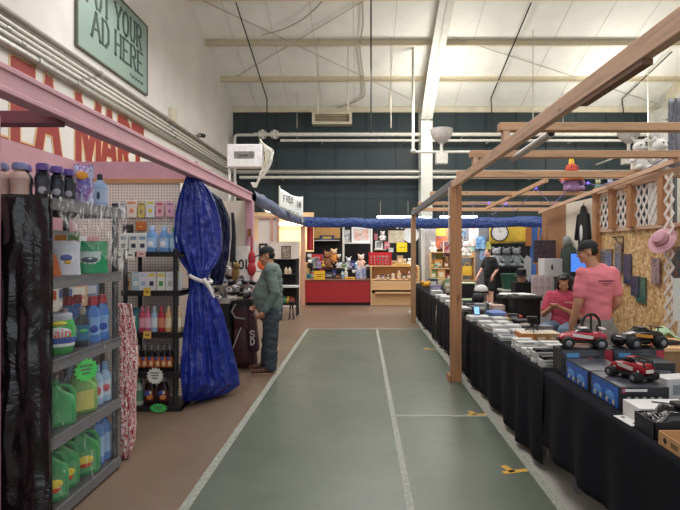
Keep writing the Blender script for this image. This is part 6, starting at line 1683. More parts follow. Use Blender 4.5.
def car_box(w_, d_, h_, style):
    def f():
        t = thing('model_truck_box', 'x', 'x')
        MB().bb((-w_ / 2, -d_ / 2, 0), (w_ / 2, d_ / 2, h_)).build('box', m_boxdark, t, bevel=.002, smooth=False)
        if style == 'B':
            pn = MB().bb((-w_ / 2 - .0015, -d_ / 2 + .02, .01), (-w_ / 2, d_ / 2 - .02, h_ - .008)).build('side_picture', m_boxart, t, smooth=False)
            for k in range(2): MB().add(*ellmesh((-w_ / 2 - .002, -.07 + .15 * k, h_ * .45), (.002, .05, .025))).build('truck_picture', P('#5f93da', .3, 'pic_blue'), pn)
            for k in range(4): MB().add(*ellmesh((-w_ / 2 - .003, -.11 + .075 * k, h_ * .22), (.002, .016, .016))).build('wheel_picture', m_sil, pn)
            tp_ = MB().bb((-w_ * .46, -d_ / 2 - .0015, h_ * .82), (w_ * .05, -d_ / 2, h_ * .92)).build('title_line', P('#cfcfd4', .4, 'ink'), t, smooth=False)
            MB().bb((-w_ * .46, -d_ / 2 - .0015, h_ * .76), (-w_ * .40, -d_ / 2, h_ * .98)).build('red_corner', P('#a02630', .4, 'ink'), t, smooth=False)
            for k in range(5): MB().bb((-w_ * .36 + w_ * .16 * k, -d_ / 2 - .0015, h_ * .36), (-w_ * .36 + w_ * .16 * k + w_ * .07, -d_ / 2, h_ * .6)).build('icon', P('#b0b2b6', .4, 'ink'), t, smooth=False)
            MB().bb((-w_ * .48, -d_ * .47, h_), (w_ * .48, d_ * .47, h_ + .001)).build('lid_print', m_boxgrey, t, smooth=False)
        else:
            MB().bb((-w_ * .49, -d_ / 2 - .0015, .006), (w_ * .49, -d_ / 2, h_ * .97)).build('front_print', m_boxgrey, t, smooth=False)
            MB().bb((-w_ * .40, -d_ / 2 - .003, h_ * .70), (-w_ * .16, -d_ / 2 - .0015, h_ * .86)).build('blue_badge', P('#5a9ad2', .35, 'ink'), t, smooth=False)
            MB().bb((w_ * .34, -d_ / 2 - .003, h_ * .3), (w_ * .495, -d_ / 2 - .0015, h_ * .96)).build('red_panel', P('#a63040', .35, 'ink'), t, smooth=False)
            pr = MB(); pr.add(*ellmesh((.0, -d_ / 2 - .003, h_ * .5), (w_ * .20, .002, h_ * .10))); pr.add(*ellmesh((.02, -d_ / 2 - .003, h_ * .62), (w_ * .10, .002, h_ * .08))); pr.build('truck_picture', P('#b83a48', .35, 'ink'), t)
            pr = MB()
            for k in (-1, 1): pr.add(*ellmesh((k * w_ * .14, -d_ / 2 - .004, h_ * .36), (h_ * .14, .002, h_ * .14)))
            pr.build('wheel_picture', m_black, t)
        return t
    return f


put('cbA', car_box(.36, .16, .19, 'A'), 'upright black model truck box with a red truck picture under the left model truck', 'box', (1.585, 3.60, TZ), 0)
put('cbA', car_box(.36, .16, .19, 'A'), 'upright black model truck box under the right model truck', 'box', (1.955, 3.61, TZ), 0)
put('cbB', car_box(.27, .36, .135, 'B'), 'black model truck box with blue side picture nearest the white carton', 'box', (1.555, 2.93, TZ), 0, 'boxes with blue side pictures')
put('cbB', car_box(.27, .36, .135, 'B'), 'black model truck box with blue side picture farther from the camera', 'box', (1.55, 3.30, TZ), 0, 'boxes with blue side pictures')
put('c1', rc_car('#a8303c', '#c9c4c4', '#d8d2d0', .325, .042), 'red and white model truck on the left upright box', 'model truck', (1.585, 3.60, TZ + .191), R_(-12), 'model trucks')
put('c2', rc_car('#2a2526', '#3b3334', '#d08a3a', .335, .044), 'black and orange model truck on the right upright box', 'model truck', (2.0, 3.61, TZ + .191), R_(12), 'model trucks')
put('c3', rc_car('#8f1f2a', '#b02a36', '#c9b8b4', .255, .029, True), 'dark red model pickup seen from behind on the blue sided boxes', 'model truck', (1.585, 2.94, TZ + .137), R_(-70), 'model trucks')
# near end of the table
wb2 = thing('white_carton', 'white carton with dark print in front of the model truck boxes', 'carton', (1.56, 2.62, TZ))
MB().bb((-.15, -.085, 0), (.15, .085, .085)).build('box', P('#dedcdb', .45, 'white_card'), wb2, bevel=.003, smooth=False)
pr = MB(); pr.box((.02, .01, .0857), (.10, .03, .001), rz=-.4).box((.0, -.03, .0857), (.05, .012, .001), rz=-.4).box((.09, -.02, .0857), (.04, .02, .001), rz=-.4); pr.build('top_print', m_black, wb2, smooth=False)
ph = thing('card', 'small white card with two dark spots lying on the table edge', 'card', (1.378, 2.59, TZ + .003), R_(4))
MB().bb((-.032, -.08, 0), (.032, .08, .006)).build('body', P('#dcdcda', .4, 'white_card'), ph, bevel=.003)
MB().lathe([(0, .006), (.010, .006), (.010, .0075), (0, .0075)], 14, M=Matrix.Translation((-.0, .045, 0))).lathe([(0, .006), (.010, .006), (.010, .0075), (0, .0075)], 14, M=Matrix.Translation((.005, -.05, 0))).build('dark_spot', m_black, ph)


def open_box(w_, d_, h_, m, th=.005, flap=False):
    b = MB(); b.bb((-w_ / 2, -d_ / 2, 0), (w_ / 2, d_ / 2, th))
    for a in ((-w_ / 2, -d_ / 2, -w_ / 2 + th, d_ / 2), (w_ / 2 - th, -d_ / 2, w_ / 2, d_ / 2), (-w_ / 2, -d_ / 2, w_ / 2, -d_ / 2 + th), (-w_ / 2, d_ / 2 - th, w_ / 2, d_ / 2)): b.bb((a[0], a[1], 0), (a[2], a[3], h_))
    return b


bx = thing('black_box', 'open black box spilling glossy black wrapping beside the cardboard tray', 'box', (1.575, 2.42, TZ))
open_box(.42, .17, .085, m_boxdark).build('box', m_boxdark, bx, smooth=False)
def wf(u, v):
    n = mnoise.noise(Vector((u * 5, v * 4, 2))); n2 = mnoise.noise(Vector((u * 11, v * 9, 5)))
    e = math.sin(PI * u) * math.sin(PI * v)
    return (-.2 + .40 * u, -.08 + .16 * v, .07 + .06 * max(0, e) ** .5 * (1 + n) + .02 * n2 * e)
MB().grid(wf, 40, 24).build('wrapping', m_bplas, bx, solid=.002, angle=80)
MB().bb((-.06, -.02, .128), (.02, .05, .15)).build('black_device', m_black, bx, bevel=.008)
tr = thing('cardboard_tray', 'open brown cardboard tray at the nearest table corner', 'tray', (1.565, 2.09, TZ))
m_card = mat('brown_cardboard', '#b98f63', .75, var=.06)
open_box(.42, .40, .065, m_card).build('tray', m_card, tr, smooth=False)
pr = MB().box((-.2105, .08, .035), (.001, .05, .022)).box((-.2105, -.0, .033), (.001, .06, .014)).build('printed_mark', P('#7a5a3c', .6, 'ink'), tr, smooth=False)
MB().box((-.2108, .145, .036), (.001, .022, .022), R=Matrix.Rotation(.78, 3, 'X')).build('printed_emblem', m_black, tr, smooth=False)
put('bluec', carton(.14, .2, .03, '#3a62b0', [(0, .3, .7, .4, '#d0d8e8')]), 'flat blue carton right of the white printed carton', 'carton', (1.83, 2.75, TZ), .1)
put('whst', carton(.2, .12, .12, '#c9c8c6', [(0, .2, .6, .5, '#8a8c90')]), 'grey white carton behind the blue flat carton', 'carton', (1.90, 3.05, TZ), .2)
put('blst', carton(.2, .2, .16, '#26272c', [(0, .3, .7, .4, '#6a6c72')]), 'plain black carton right of the model pickup', 'carton', (1.93, 3.33, TZ), -.1)

# white cartons between the model trucks and the middle of the table
wc1 = carton(.17, .085, .028, '#c6c5c2', [(0, .25, .6, .5, '#8c8c8e')], 'white_carton')
n = 0
for col in range(6):
    for row in range(2):
        layers = 3 if (col + row) % 3 else 2
        for k in range(layers):
            x, y = 1.45 + .20 * row + rnd.uniform(-.01, .01), 3.83 + .145 * col + rnd.uniform(-.008, .008)
            put('wc1', wc1, '%s small white carton in the %s %s stack beyond the model truck boxes' % ({0: 'bottom', layers - 1: 'topmost'}.get(k, 'middle'), ORD[col], 'aisle side' if row == 0 else 'inner'), 'carton', (x, y, TZ + .0285 * k), R_(90 if (col + k) % 4 == 9 else 0) + rnd.uniform(-.1, .1), 'small white cartons')
for i, (x, y, lb) in enumerate(((1.50, 3.86, 'black boxed phone on the white cartons nearest the model trucks'), (1.52, 4.0, 'second black boxed phone on the white cartons'))):
    z = TZ + .0285 * (3 if i else 2)
    put('bph', carton(.16, .075, .022, '#17181b', [(0, .2, .5, .4, '#55585e')], top='#202226'), lb, 'box', (1.45, 3.83 + .145 * i, z + .0285 * 0), rnd.uniform(-.1, .1), 'black boxed phones')
for i, (c, nm) in enumerate((('#c77f42', 'orange'), ('#a97f4e', 'brown'), ('#b38f66', 'tan'))):
    put('obx%d' % i, carton(.125, .22, .085, c, [(0, .3, .6, .3, '#e0c9a8')], top='#d8cbb4'), '%s carton with pale lid in the row of three behind the white cartons' % nm, 'carton', (1.60 + .128 * i, 4.92, TZ), 0, 'row of three low cartons')
wc2 = pouch(.16, .20, .045, '#d3d3d2', '#c3c4c6', [(0, .4, .2, .1, '#a0a4aa')])
n = 0
for i in range(5):
    for j in range(2):
        t = thing('white_packet', '%s white wrapped packet along the table beyond the three low cartons, %s side' % (ORD[i], 'aisle' if j == 0 else 'inner'), 'packet', (1.44 + .19 * j, 4.95 + .22 * i if j == 0 else 5.2 + .2 * i, TZ), rnd.uniform(-.3, .3), 'white wrapped packets')
        hh = .045 + .02 * ((i + j) % 3)
        MB().bb((-.085, -.09, 0.001), (.085, .09, hh)).build('wrapping', mat('white_film', '#b9b9b8', .25, bump=.4, bscale=30), t, bevel=.006)
        MB().bb((-.0865, -.0915, hh * .35), (.0865, .0915, hh * .55)).build('band', mat('grey_band', '#77787b', .4), t, smooth=False)
        MB().bb((-.06, -.05, hh), (.06, .05, hh + .001)).build('label', P('#55585e' if (i + j) % 3 == 0 else '#d0d0cc', .4, 'ink'), t, smooth=False)


def gadget(t):
    pass


gd = thing('desk_tripod', 'small black camera on a short splayed tripod on the three low cartons', 'tripod', (1.68, 4.93, TZ + .0865))
for k in range(3):
    a = 2 * PI * k / 3 + .4; MB().cyl((0, 0, .07), (.07 * math.cos(a), .07 * math.sin(a), .004), .007, .005).build('leg', m_black, gd)
MB().bb((-.05, -.025, .085), (.05, .03, .15)).build('camera_body', m_black, gd, bevel=.006); MB().cyl((0, -.025, .117), (0, -.06, .117), .024).build('lens', m_glass, gd); MB().cyl((0, 0, .06), (0, 0, .086), .012).build('head', m_black, gd)
# folded cloths and other goods
fc = MB().loft([(0.001, .11, .14), (.03, .12, .15), (.06, .115, .14), (.075, .08, .1)], 22, ex=3)
tag(fc.build('folded_cloth', mat('blue_cloth', '#6d83b8', .85, bump=.3, bscale=30), loc=(1.80, 6.72, TZ), rz=.2), 'folded blue cloth in the middle of the table', 'cloth')
fc = MB().loft([(0.001, .08, .12), (.025, .085, .125), (.04, .07, .1)], 22, ex=3)
tag(fc.build('folded_cloth', mat('red_cloth', '#b0423a', .85, bump=.3, bscale=30), loc=(1.99, 6.60, TZ), rz=.6), 'folded red cloth next to the blue one', 'cloth')
put('plank', carton(.30, .12, .035, '#cfb083', [(0, .3, .8, .3, '#b8945f')]), 'flat pale wooden box in front of the blue cloth', 'box', (1.78, 6.35, TZ), .1)
put('bpk', carton(.22, .16, .05, '#1f2024', [(0, .3, .7, .3, '#7a7c80')]), 'flat black carton on the table between the wooden box and the low cartons', 'carton', (1.95, 6.05, TZ), .2)
put('wpk', carton(.26, .2, .06, '#d4d3d0', [(0, .3, .7, .3, '#a4a6a8')]), 'white carton under the phone with the lit blue screen', 'carton', (1.47, 6.32, TZ), .05)
pn = thing('phone', 'phone with a lit blue screen propped on a white carton', 'phone', (1.46, 6.36, TZ + .060), .1)
MB().box((0, .01, .058), (.075, .01, .115), R=Matrix.Rotation(-.35, 3, 'X')).build('case', m_black, pn, bevel=.003)
MB().box((0, .0035, .0605), (.064, .002, .098), R=Matrix.Rotation(-.35, 3, 'X')).build('screen', mat('blue_screen', '#7fb4ea', .3, emit=.8), pn, smooth=False)
hp = thing('headphones', 'large black headphones lying on the table behind the lit phone', 'headphones', (1.50, 6.75, TZ))
MB().tube([(.10 * math.cos(a), .09 * math.sin(a) + .02, .05 + .01 * math.sin(a)) for a in [PI * i / 14 for i in range(15)]], .014, 8).build('band', m_black, hp)
for k in (-1, 1): MB().cyl((k * .075, 0, .045), (k * .125, 0, .045), .043, .036, 18).build('ear_cup', m_black, hp)
sb_ = thing('round_speaker', 'dark round speaker beside the display head', 'speaker', (1.88, 8.1, TZ))
MB().ell((0, 0, .10), (.10, .10, .098), 20, 14).build('shell', m_blk, sb_); MB().lathe([(.05, .001), (.06, .004), (.04, .03)], 16).build('foot', m_black, sb_); MB().tube([(-.09, -.02, .05), (-.2, -.06, .015), (-.38, -.1, .012)], .012, 6).build('cord', m_black, sb_)
dh = thing('hat_stand', 'tan display head wearing a white cap with dark brim on the table', 'display head', (2.0, 8.4, TZ))
MB().lathe([(.07, 0.001), (.075, .02), (.05, .05), (.05, .10), (.08, .15), (.09, .2)], 20).build('head_form', mat('tan_form', '#c49a86', .6), dh)
MB().ell((0, 0, .215), (.115, .12, .095), 22, 14).build('white_cap', m_hw, dh); MB().lathe([(.10, .165), (.122, .17), (.124, .2), (.118, .205)], 24).build('dark_band', m_black, dh)
MB().grid(lambda u, v: (.10 * math.cos(PI + PI * u) * (1 + .5 * v), -.03 + .10 * math.sin(PI + PI * u) * (1 + .8 * v), .175 - .02 * v), 14, 3).build('brim', m_black, dh, solid=.004)
pb = thing('printer', 'dark boxy printer with a pale edge far along the table', 'printer', (1.98, 9.6, TZ))
MB().bb((-.17, -.14, 0), (.17, .14, .25)).build('case', m_blk, pb, bevel=.01); MB().bb((-.18, -.145, .25), (.18, .145, .27)).bb((.155, -.15, 0), (.18, -.14, .26)).build('pale_edge', mat('pale_green_trim', '#cfd3b4', .5), pb, smooth=False)
put('grf', carton(.3, .25, .02, '#9ab88a', [(0, .3, .7, .3, '#c8d8b8')]), 'flat pale green folder in front of the printer', 'folder', (1.9, 8.85, TZ), .1)
for i, (x, y, h_, lb) in enumerate(((1.46, 7.3, .06, 'nearest'), (1.45, 7.75, .09, 'second'), (1.47, 8.2, .07, 'third'), (1.46, 8.65, .10, 'fourth'), (1.47, 9.3, .08, 'fifth'), (1.48, 9.9, .10, 'farthest'))):
    put('fwc%d' % (i % 2), carton(.2, .28, h_ if i < 2 else .08, '#c2c1be', [(0, .2, .6, .5, '#8e9092')], top='#cfcfca'), '%s white carton of the row at the aisle edge beyond the lit phone' % lb, 'carton', (x, y, TZ), rnd.uniform(-.15, .15), 'white cartons at the aisle edge')
ytoy = MB().ell((0, 0, .07), (.10, .07, .07)).ell((-.08, -.02, .12), .045).ell((.07, .0, .11), (.05, .04, .05))
tag(ytoy.build('yellow_toy', P('#d9a02f', .4, 'toy_yellow'), loc=(1.52, 11.9, TZ)), 'yellow toy at the far end of the table', 'toy')
put('prb', carton(.22, .2, .12, '#8a84a4', [(0, .3, .7, .4, '#b8b4cc')]), 'grey violet carton near the yellow toy', 'carton', (1.62, 11.0, TZ))
for i, (x, y, w_, h_, c, nm) in enumerate(((1.85, 10.5, .2, .14, '#b0a08a', 'beige'), (1.75, 12.4, .24, .18, '#4a4f5a', 'slate'), (2.0, 11.6, .2, .22, '#8a9a72', 'sage'), (1.95, 12.9, .2, .16, '#c9b48a', 'straw'), (1.75, 7.4, .16, .1, '#8a8c90', 'mid grey'), (1.72, 7.85, .18, .05, '#3a3f4a', 'dark slate'), (2.0, 7.4, .18, .08, '#c9a9a0', 'dusty pink'))):
    put('ft%d' % i, carton(w_, .18, h_, c, [(0, .25, .7, .4, '#d8d4cc')]), '%s carton among the goods towards the far end of the table' % nm, 'carton', (x, y, TZ), rnd.uniform(-.3, .3), 'assorted cartons on the far tables')
# black totes with papers
for i, (x, y, w_, h_, lb) in enumerate(((2.28, 7.75, .32, .95, 'tall black tote behind the table with papers on its lid'), (2.36, 7.28, .42, .99, 'wider black tote beside the person in crimson'))):
    t = thing('storage_tote', lb, 'storage tote', (x, y, 0), 0)
    MB().loft([(0.001, w_ * .42, .16), (.03, w_ * .44, .17), (h_ - .05, w_ * .48, .19)], 24, ex=5).build('body', m_blk, t)
    MB().loft([(h_ - .06, w_ * .52, .21), (h_ - .02, w_ * .53, .215), (h_, w_ * .5, .2)], 24, ex=5).build('lid', m_black, t)
    ps = thing('paper_stack', 'loose white papers on the %s black tote' % ('taller, narrower' if i == 0 else 'wider'), 'papers', (x, y, h_), 0)
    for k in range(4): MB().box((rnd.uniform(-.03, .03), rnd.uniform(-.03, .03), .006 + .006 * k), (.21, .28, .004), rz=rnd.uniform(-.6, .6)).build('sheet', mat('white_paper', '#dfe3df'), ps, smooth=False)
# side cabinet behind the model trucks
sc_ = thing('side_cabinet', 'brown wooden side cabinet behind the table near the lattice strip', 'cabinet', (2.72, 4.12, 0))
MB().bb((-.42, -.22, 0.001), (.42, .22, .86)).build('carcass', mat('brown_ply', '#8a6a4a', .6, var=.15), sc_, smooth=False); MB().bb((-.43, -.23, .86), (.43, .23, .885)).build('top', m_ply, sc_, smooth=False)
for k in (-1, 1): MB().bb((.21 * k - .19, -.232, .05), (.21 * k + .19, -.22, .82)).build('door', mat('brown_ply', '#8a6a4a'), sc_, smooth=False)
SZ = .885
gc = MB().grid(lambda u, v: (-.14 + .28 * u, -.08 + .16 * v, .012 + .13 * math.sin(PI * min(1, u * 1.1)) ** .7 * (1 - .4 * v) * math.sin(PI * (.15 + .7 * v)) + .01 * math.sin(u * 15)), 20, 14)
tag(gc.build('green_cloth', mat('mint_cloth', '#a8c49a', .8, var=.06), loc=(2.52, 4.2, SZ), solid=.004, angle=80), 'pale green cloth tossed on the side cabinet', 'cloth')
sbg = MB().loft([(0.002, .13, .08), (.04, .15, .1), (.10, .12, .08), (.14, .06, .05), (.155, .03, .02)], 22, ex=2.3)
spt = NT('spotted_black'); vo = spt.n('ShaderNodeTexVoronoi'); vo.inputs['Scale'].default_value = 26; spt.l(spt.coords(), vo.inputs['Vector'])
spt.l(spt.ramp(vo.outputs['Distance'], [(.28, lin('#b9bcc4')), (.36, lin('#1b1b22'))]), spt.b.inputs['Base Color'])
tag(sbg.build('spotted_bag', spt.m, loc=(2.86, 4.12, SZ)), 'black bag with pale spots on the side cabinet', 'bag')
otl = thing('orange_tool', 'red orange hand tool lying on the side cabinet', 'tool', (2.40, 4.02, SZ))
MB().capsule((-.08, 0, .02), (.06, .0, .02), .018, .018).build('handle', P('#c8472f', .4, 'tool_red'), otl); MB().box((.10, 0, .02), (.10, .04, .03)).build('head', m_black, otl, bevel=.004); MB().capsule((-.06, 0, .03), (-.10, .02, .075), .016, .012).build('grip', P('#c8472f', .4, 'tool_red'), otl)
put('yblk', carton(.16, .16, .12, '#d39a34', [(0, .3, .7, .3, '#e6b85a')]), 'mustard yellow box between the two model trucks on the table', 'box', (1.98, 3.92, TZ), .1)
hpst = thing('headphone_stand', 'black hoop headphones on a stand in front of the standing person in pink', 'headphones', (1.96, 4.28, TZ))
MB().lathe([(.06, .001), (.06, .012), (.01, .018)], 18).build('base', m_black, hpst); MB().cyl((0, 0, .01), (0, 0, .33), .009).build('stem', m_black, hpst)
MB().tube([(.075 * math.cos(a), 0, .255 + .085 * math.sin(a)) for a in [-.3 + (PI + .6) * i / 18 for i in range(19)]], .012, 8).build('band', m_black, hpst)
for k in (-1, 1): MB().cyl((k * .058, 0, .215), (k * .085, 0, .215), .034, .03, 16).build('ear_cup', m_black, hpst)

# ------------------------------------------------------------------ things on the chipboard wall
WXF = WX - .012
RZW = -PI / 2
def on_wall(px, py, x=WXF): Y = x * F / (px - CX); return (x, Y, ZP(py, Y))


shim = print_mat('shimmer_art', ['#4a4648', '#8a7f7c', '#5f5a58', '#a89f98', '#3d3a3a'], 6, .2); shim2 = print_mat('shimmer_blue', ['#2a2c38', '#45486a', '#33364a', '#7e7c88'], 6, .2); shim3 = print_mat('shimmer_green', ['#34504a', '#4f7868', '#2f4442', '#7a9486'], 6, .2)
shim4 = print_mat('shimmer_pink', ['#8a7076', '#b0949a', '#6a565e', '#a0a09a'], 6, .25); shim5 = print_mat('shimmer_teal', ['#2a3a44', '#3f5a6a', '#8a5a48', '#24303a'], 6, .25)
for i, (pa, pb_, ya, yb, m, lb) in enumerate(((598, 612, 249, 271, shim, 'grey violet shimmering print just right of the standing person in pink'), (616, 622.5, 243, 273, shim, 'narrow shimmering print under the wire hanger'), (624, 631.5, 254, 284, shim2, 'dark violet print second from the wire hanger'),
                                              (632.5, 640, 276, 296, shim2, 'blue violet print lowest left on the chipboard'), (637, 646, 277, 303, shim3, 'green print lowest on the chipboard'), (653, 661, 258, 284, shim4, 'faded pink print left of the lattice strip'), (671, 681, 247, 281, shim5, 'dark teal print right of the lattice strip below the pink hat'))):
    A_, B_ = on_wall(pa, ya), on_wall(pb_, ya); wd = A_[1] - B_[1]; ym = (A_[1] + B_[1]) / 2; h_ = (yb - ya) * ym / F
    t = put('shp%d' % i, sheet(wd, h_, m, 'hanging_print'), lb, 'print', (WXF - .004 - .010 * (i % 2), ym, ZP((ya + yb) / 2, ym) - h_ / 2), RZW, 'shimmering prints on the chipboard')
hg = thing('wire_hanger', 'black wire bracket on the chipboard wall above the narrow print', 'bracket', (WXF, 6.55, 0))
zz = ZP(237, 6.55)
MB().tube([(0, .16, zz), (-.03, .16, zz), (-.03, -.12, zz), (-.03, -.12, zz - .20)], .008, 6).tube([(-.03, .1, zz), (-.03, -.02, zz - .08)], .006, 5).build('wire', m_black, hg)
ht = thing('hat', 'dusty pink hat hanging on the lattice strip', 'hat', (WX - .16, 5.40, ZP(240, 5.4)))
Mh = Matrix.Rotation(R_(-60), 4, 'Y') @ Matrix.Rotation(R_(20), 4, 'X')
m_hat = mat('dusty_pink_felt', '#c99aa6', .85)
MB().lathe([(.075, .0), (.12, -.004), (.155, -.008), (.157, -.003), (.12, .004), (.078, .012)], 30, M=Mh, caps=False).build('brim', m_hat, ht); MB().lathe([(.082, .0), (.08, .05), (.07, .085), (.04, .10), (.005, .102)], 26, M=Mh).build('crown', m_hat, ht); MB().lathe([(.083, .004), (.083, .022), (.081, .022)], 26, M=Mh, caps=False).build('band', mat('hat_band', '#6a4a52', .7), ht)
# white panel: black coat print; green jacket; screen
ct_ = thing('black_garment', 'black hooded garment hanging on the white panel', 'garment', (WX - .03, 7.62, ZP(246, 7.62)), RZW)
MB().loft([(0, .17, .02), (.2, .16, .03), (.42, .15, .035), (.52, .09, .03), (.60, .05, .025), (.62, .02, .01)], 20, ex=2.4).build('body', m_bwall, ct_)
for k in (-1, 1): MB().capsule((k * .13, 0, .46), (k * .21, -.01, .12), .04, .035).build('sleeve', m_bwall, ct_)
MB().ell((0, -.03, .2), (.05, .012, .13)).build('white_print', m_hw, ct_); MB().tube([(0, 0, .61), (0, .01, .66)], .006, 5).build('hook', m_leg, ct_)
gj_ = thing('jacket', 'dark green jacket with grey hood hanging at the end of the white panel', 'garment', (WX - .06, 8.1, ZP(277, 8.1)), RZW)
MB().loft([(0, .20, .05), (.2, .2, .06), (.38, .19, .06), (.5, .12, .05), (.54, .06, .04)], 20, ex=2.4).build('body', mat('dark_green_cloth', '#37433c', .85), gj_)
for k in (-1, 1): MB().capsule((k * .16, 0, .44), (k * .23, -.01, .1), .05, .042).build('sleeve', mat('dark_green_cloth', '#37433c'), gj_)
MB().ell((0, -.02, .58), (.09, .06, .09)).build('hood', mat('grey_fleece', '#8a8d8c', .9), gj_)
mc = thing('media_cabinet', 'low black cabinet against the white panel', 'cabinet', (3.16, 7.35, 0))
MB().bb((-.2, -.35, 0.001), (.2, .35, 1.22)).build('carcass', m_bwall, mc, smooth=False); MB().bb((-.21, -.36, 1.22), (.21, .36, 1.245)).build('top', m_black, mc, smooth=False)
mo = thing('monitor', 'lit blue monitor behind the standing person in pink', 'monitor', (3.17, 7.25, 1.246))
MB().lathe([(.10, 0), (.10, .012), (.02, .02)], 20).build('base', m_black, mo); MB().cyl((0, 0, .01), (0, 0, .1), .018).build('stem', m_black, mo)
MB().bb((-.16, -.02, .08), (.16, .02, .36)).build('bezel', m_black, mo, bevel=.005); MB().bb((-.15, -.0225, .09), (.15, -.02, .35)).build('screen', mat('blue_monitor', '#4a80dc', .3, emit=.7, var=.1), mo, smooth=False)

# easel board, white carton, photo board past the tables
es = thing('easel', 'wooden easel holding a dark glossy print between the brown panel and the bears', 'easel', (XP(544.5, 8.72), 8.72, 0))
for k in (-1, 1): MB().bar((k * .17, 0, 0.001), (k * .06, .1, 2.05), .03, .03).build('leg', m_wz, es)
MB().bar((0, .4, 0.001), (0, .12, 1.9), .03, .03).build('rear_leg', m_wz, es); MB().bb((-.19, -.03, ZP(262.5, 8.7) - .03), (.19, .03, ZP(262.5, 8.7))).build('ledge', m_wz, es, smooth=False)
put('esp', sheet(.385, .385, art3, 'print'), 'dark violet glossy print resting on the easel', 'print', (XP(544.5, 8.7), 8.70, ZP(262.5, 8.7) + .001))
wst = thing('plinth', 'white display box on a plinth below the easel print', 'plinth', (XP(552.5, 8.35), 8.35, 0))
MB().bb((-.19, -.15, 0.001), (.19, .15, ZP(276, 8.35))).build('plinth', m_tab, wst, smooth=False)
wq = thing('white_box', 'white box with a small dark figure picture under the easel print', 'box', (XP(552.5, 8.35), 8.35, ZP(276, 8.35)))
MB().bb((-.19, -.14, 0), (.19, .14, .29)).build('box', P('#d8d6d6', .45, 'white_card'), wq, bevel=.003, smooth=False); MB().add(*ellmesh((-.06, -.142, .15), (.016, .003, .05))).build('dark_figure', m_black, wq)
phb = thing('photo_board', 'pale board covered with small pink photos standing behind the totes', 'board', (XP(541.5, 7.95), 7.95, 0))
MB().bb((-.16, -.01, 0.001), (.16, .01, ZP(275, 7.95))).build('board', mat('pale_board', '#cfc4c4', .6), phb, smooth=False)
for i in range(3):
    for j in range(3): MB().bb((-.14 + .1 * i, -.014, ZP(283.5 + 8 * j, 7.95)), (-.06 + .1 * i, -.01, ZP(276.5 + 8 * j, 7.95))).build('photo', print_mat('photo_art%d' % ((i + j) % 2), ['#a87a80', '#d8c0c0', '#8a6a74'], 5), phb, smooth=False)

# ------------------------------------------------------------------ toys and lights on the overhead beams
def spikes(t, h):
    for k in range(5): MB().cyl(((k - 2) * h * .09, .02 * h, h * .8), ((k - 2) * h * .15, .03 * h, h * (1.22 - .05 * abs(k - 2))), h * .03, h * .006).build('spike', m_hw, t)


zC, zD = ZP(174.5, 6.6) + .043, ZP(193.5, 8.8) + .036
put('wd1', plush(.50, '#dcdad6', '#e6e4e0', 'round', spikes), 'white plush with upright spikes on the overhead beam at the right', 'plush toy', (3.93, 6.6, zC), .3)
put('wd2', plush(.46, '#e0ded8', '#dedcd8', 'long'), 'white plush with drooping ears left of the spiked one', 'plush toy', (3.66, 6.6, zC), .1)
def bird(t, h):
    MB().lathe([(h * .09, h * .80), (h * .07, h * .95), (h * .02, h * 1.1), (.002, h * 1.12)], 16).build('pointed_hat', P('#e6c23a', .7, 'felt_yellow'), t)
    MB().lathe([(h * .14, h * .46), (h * .36, h * .36), (h * .34, h * .32), (h * .12, h * .38)], 20).build('orange_cape', P('#e0782e', .7, 'felt_orange'), t)
put('hatp', plush(.58, '#a583ac', '#cf5a48', None, bird), 'plush with a yellow pointed hat and orange cape on an overhead beam', 'plush toy', (XP(571.5, 8.8), 8.8, zD))
for i, (px, c, hcol, lb) in enumerate(((598, '#7aa890', '#c9c49a', 'green and cream plush right of the one in the pointed hat'), (610, '#9aa0c0', '#b8b4cc', 'lilac plush third along the far overhead beam'), (622, '#c98a4a', '#e0b070', 'orange plush at the right end of the far overhead beam'))):
    put('bp%d' % i, plush(.24, c, hcol), lb, 'plush toy', (XP(px, 8.8), 8.8, zD), .2)
gbn = thing('grey_banner', 'grey patterned banner upright at the right end of the overhead beams', 'banner', (3.62, 5.75, 0))
MB().cyl((0, 0.03, 0.001), (0, .03, 3.4), .02).build('pole', m_leg, gbn)
MB().grid(lambda u, v: (-.10 + .4 * u, .02 * math.sin(u * 8), 2.60 + .80 * v), 16, 10).build('fabric', print_mat('grey_photo', ['#4a4a52', '#8a8a90', '#5a5a62', '#b0b0b4'], 6), gbn, solid=.005)
lsx = thing('light_string', 'violet string of small lights draped along the far overhead beams', 'string lights', (0, 0, 0))
pts = [at(466, 205, 10.6), at(489, 203, 10.6), at(492, 215, 10.6), at(506, 204, 10.6), at(516, 211, 10.6), at(536, 188, 8.75), at(552, 205, 8.75), at(566, 192, 8.75), at(588, 183, 8.7), at(598, 186, 8.7), at(620, 180, 8.0), at(645, 170, 6.55), at(671, 154, 5.7)]
MB().tube(pts, .008, 5).build('wire', mat('violet_wire', '#8a80b8', .5), lsx)
for i, p in enumerate(pts): 
    if i in (1, 3, 5, 8, 12): MB().ell(p, .022 if i != 12 else .03, 10, 8).build('bulb', mat('violet_bulb', '#5a4ae8', .4, emit=2.5, var=0), lsx)
cl_ = thing('sheet_stand', 'clear sleeve display on a thin white pole at the right edge', 'display stand', (2.84, 4.45, 0))
MB().cyl((-.02, 0, 0.001), (-.02, 0, 1.40), .012).build('pole', m_pipe, cl_); MB().bb((-.08, -.015, 1.02), (.18, -.009, 1.40)).build('sleeve', P('#c9cbc6', .25, 'sleeve_film'), cl_, smooth=False)
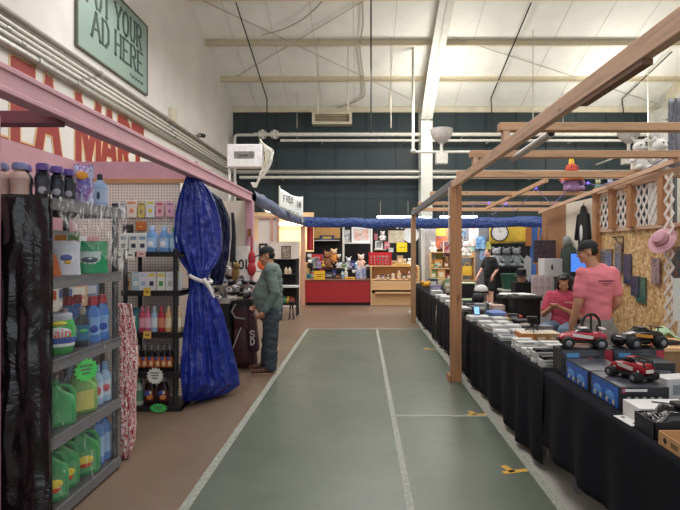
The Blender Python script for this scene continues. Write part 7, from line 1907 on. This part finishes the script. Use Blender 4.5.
MB().lathe([(.12, .001), (.12, .012), (.02, .03)], 18).build('base', m_pipe, cl_)

hs_ = thing('hat_stand', 'black hat on a tan form standing on a dark pedestal beyond the totes', 'hat stand', (XP(521.5, 9.6), 9.6, 0)); z0 = ZP(282, 9.6)
MB().bb((-.16, -.14, 0.001), (.16, .14, z0)).build('pedestal', m_bwall, hs_, smooth=False)
MB().lathe([(.07, z0), (.085, z0 + .03), (.085, z0 + .12), (.06, z0 + .15)], 18).build('form', mat('tan_form', '#c49a86'), hs_)
MB().lathe([(.14, z0 + .11), (.145, z0 + .115), (.095, z0 + .13), (.09, z0 + .24), (.03, z0 + .27), (.005, z0 + .272)], 22).build('black_hat', m_blk, hs_)
gl_ = thing('glitter_panel', 'narrow silver glitter panel hanging on a dark post beyond the totes', 'panel', (XP(527.5, 10.2), 10.2, 0))
MB().bb((-.02, .02, 0.001), (.02, .05, ZP(254, 10.2))).build('post', m_bwall, gl_, smooth=False)
MB().prism([(-.06, 0), (.03, -.10), (.07, 0), (.08, .38), (.0, .44), (-.07, .36)], .02, frame((0, .02, ZP(277, 10.2)), (1, 0, 0), (0, 0, 1))).build('panel', print_mat('glitter', ['#5a5c60', '#c9cacc', '#8a8c90', '#e0e0e0'], 30), gl_, smooth=False)
for i, (x, y, w_, d_, h_, c, nm) in enumerate(((1.62, 4.4, .13, .08, .03, '#232428', 'black'), (1.83, 5.5, .16, .1, .06, '#3a3c42', 'charcoal'), (1.95, 5.3, .12, .1, .09, '#7a7c80', 'steel grey'), (1.85, 6.05 - .25, .2, .06, .03, '#c9b89a', 'sand'), (2.02, 4.55, .1, .16, .1, '#2b3550', 'midnight blue'), (1.90, 4.35, .16, .12, .08, '#8a5a3a', 'chestnut'), (1.92, 6.35, .12, .1, .08, '#2a2c30', 'dark graphite'))):
    put('tg%d' % i, carton(w_, d_, h_, c, [(0, .3, .7, .4, '#9a9ca0')]), '%s carton among the goods between the standing person and the white cartons' % nm, 'carton', (x, y, TZ + (.0 if i else .0)), rnd.uniform(-.4, .4), 'assorted cartons on the middle tables')
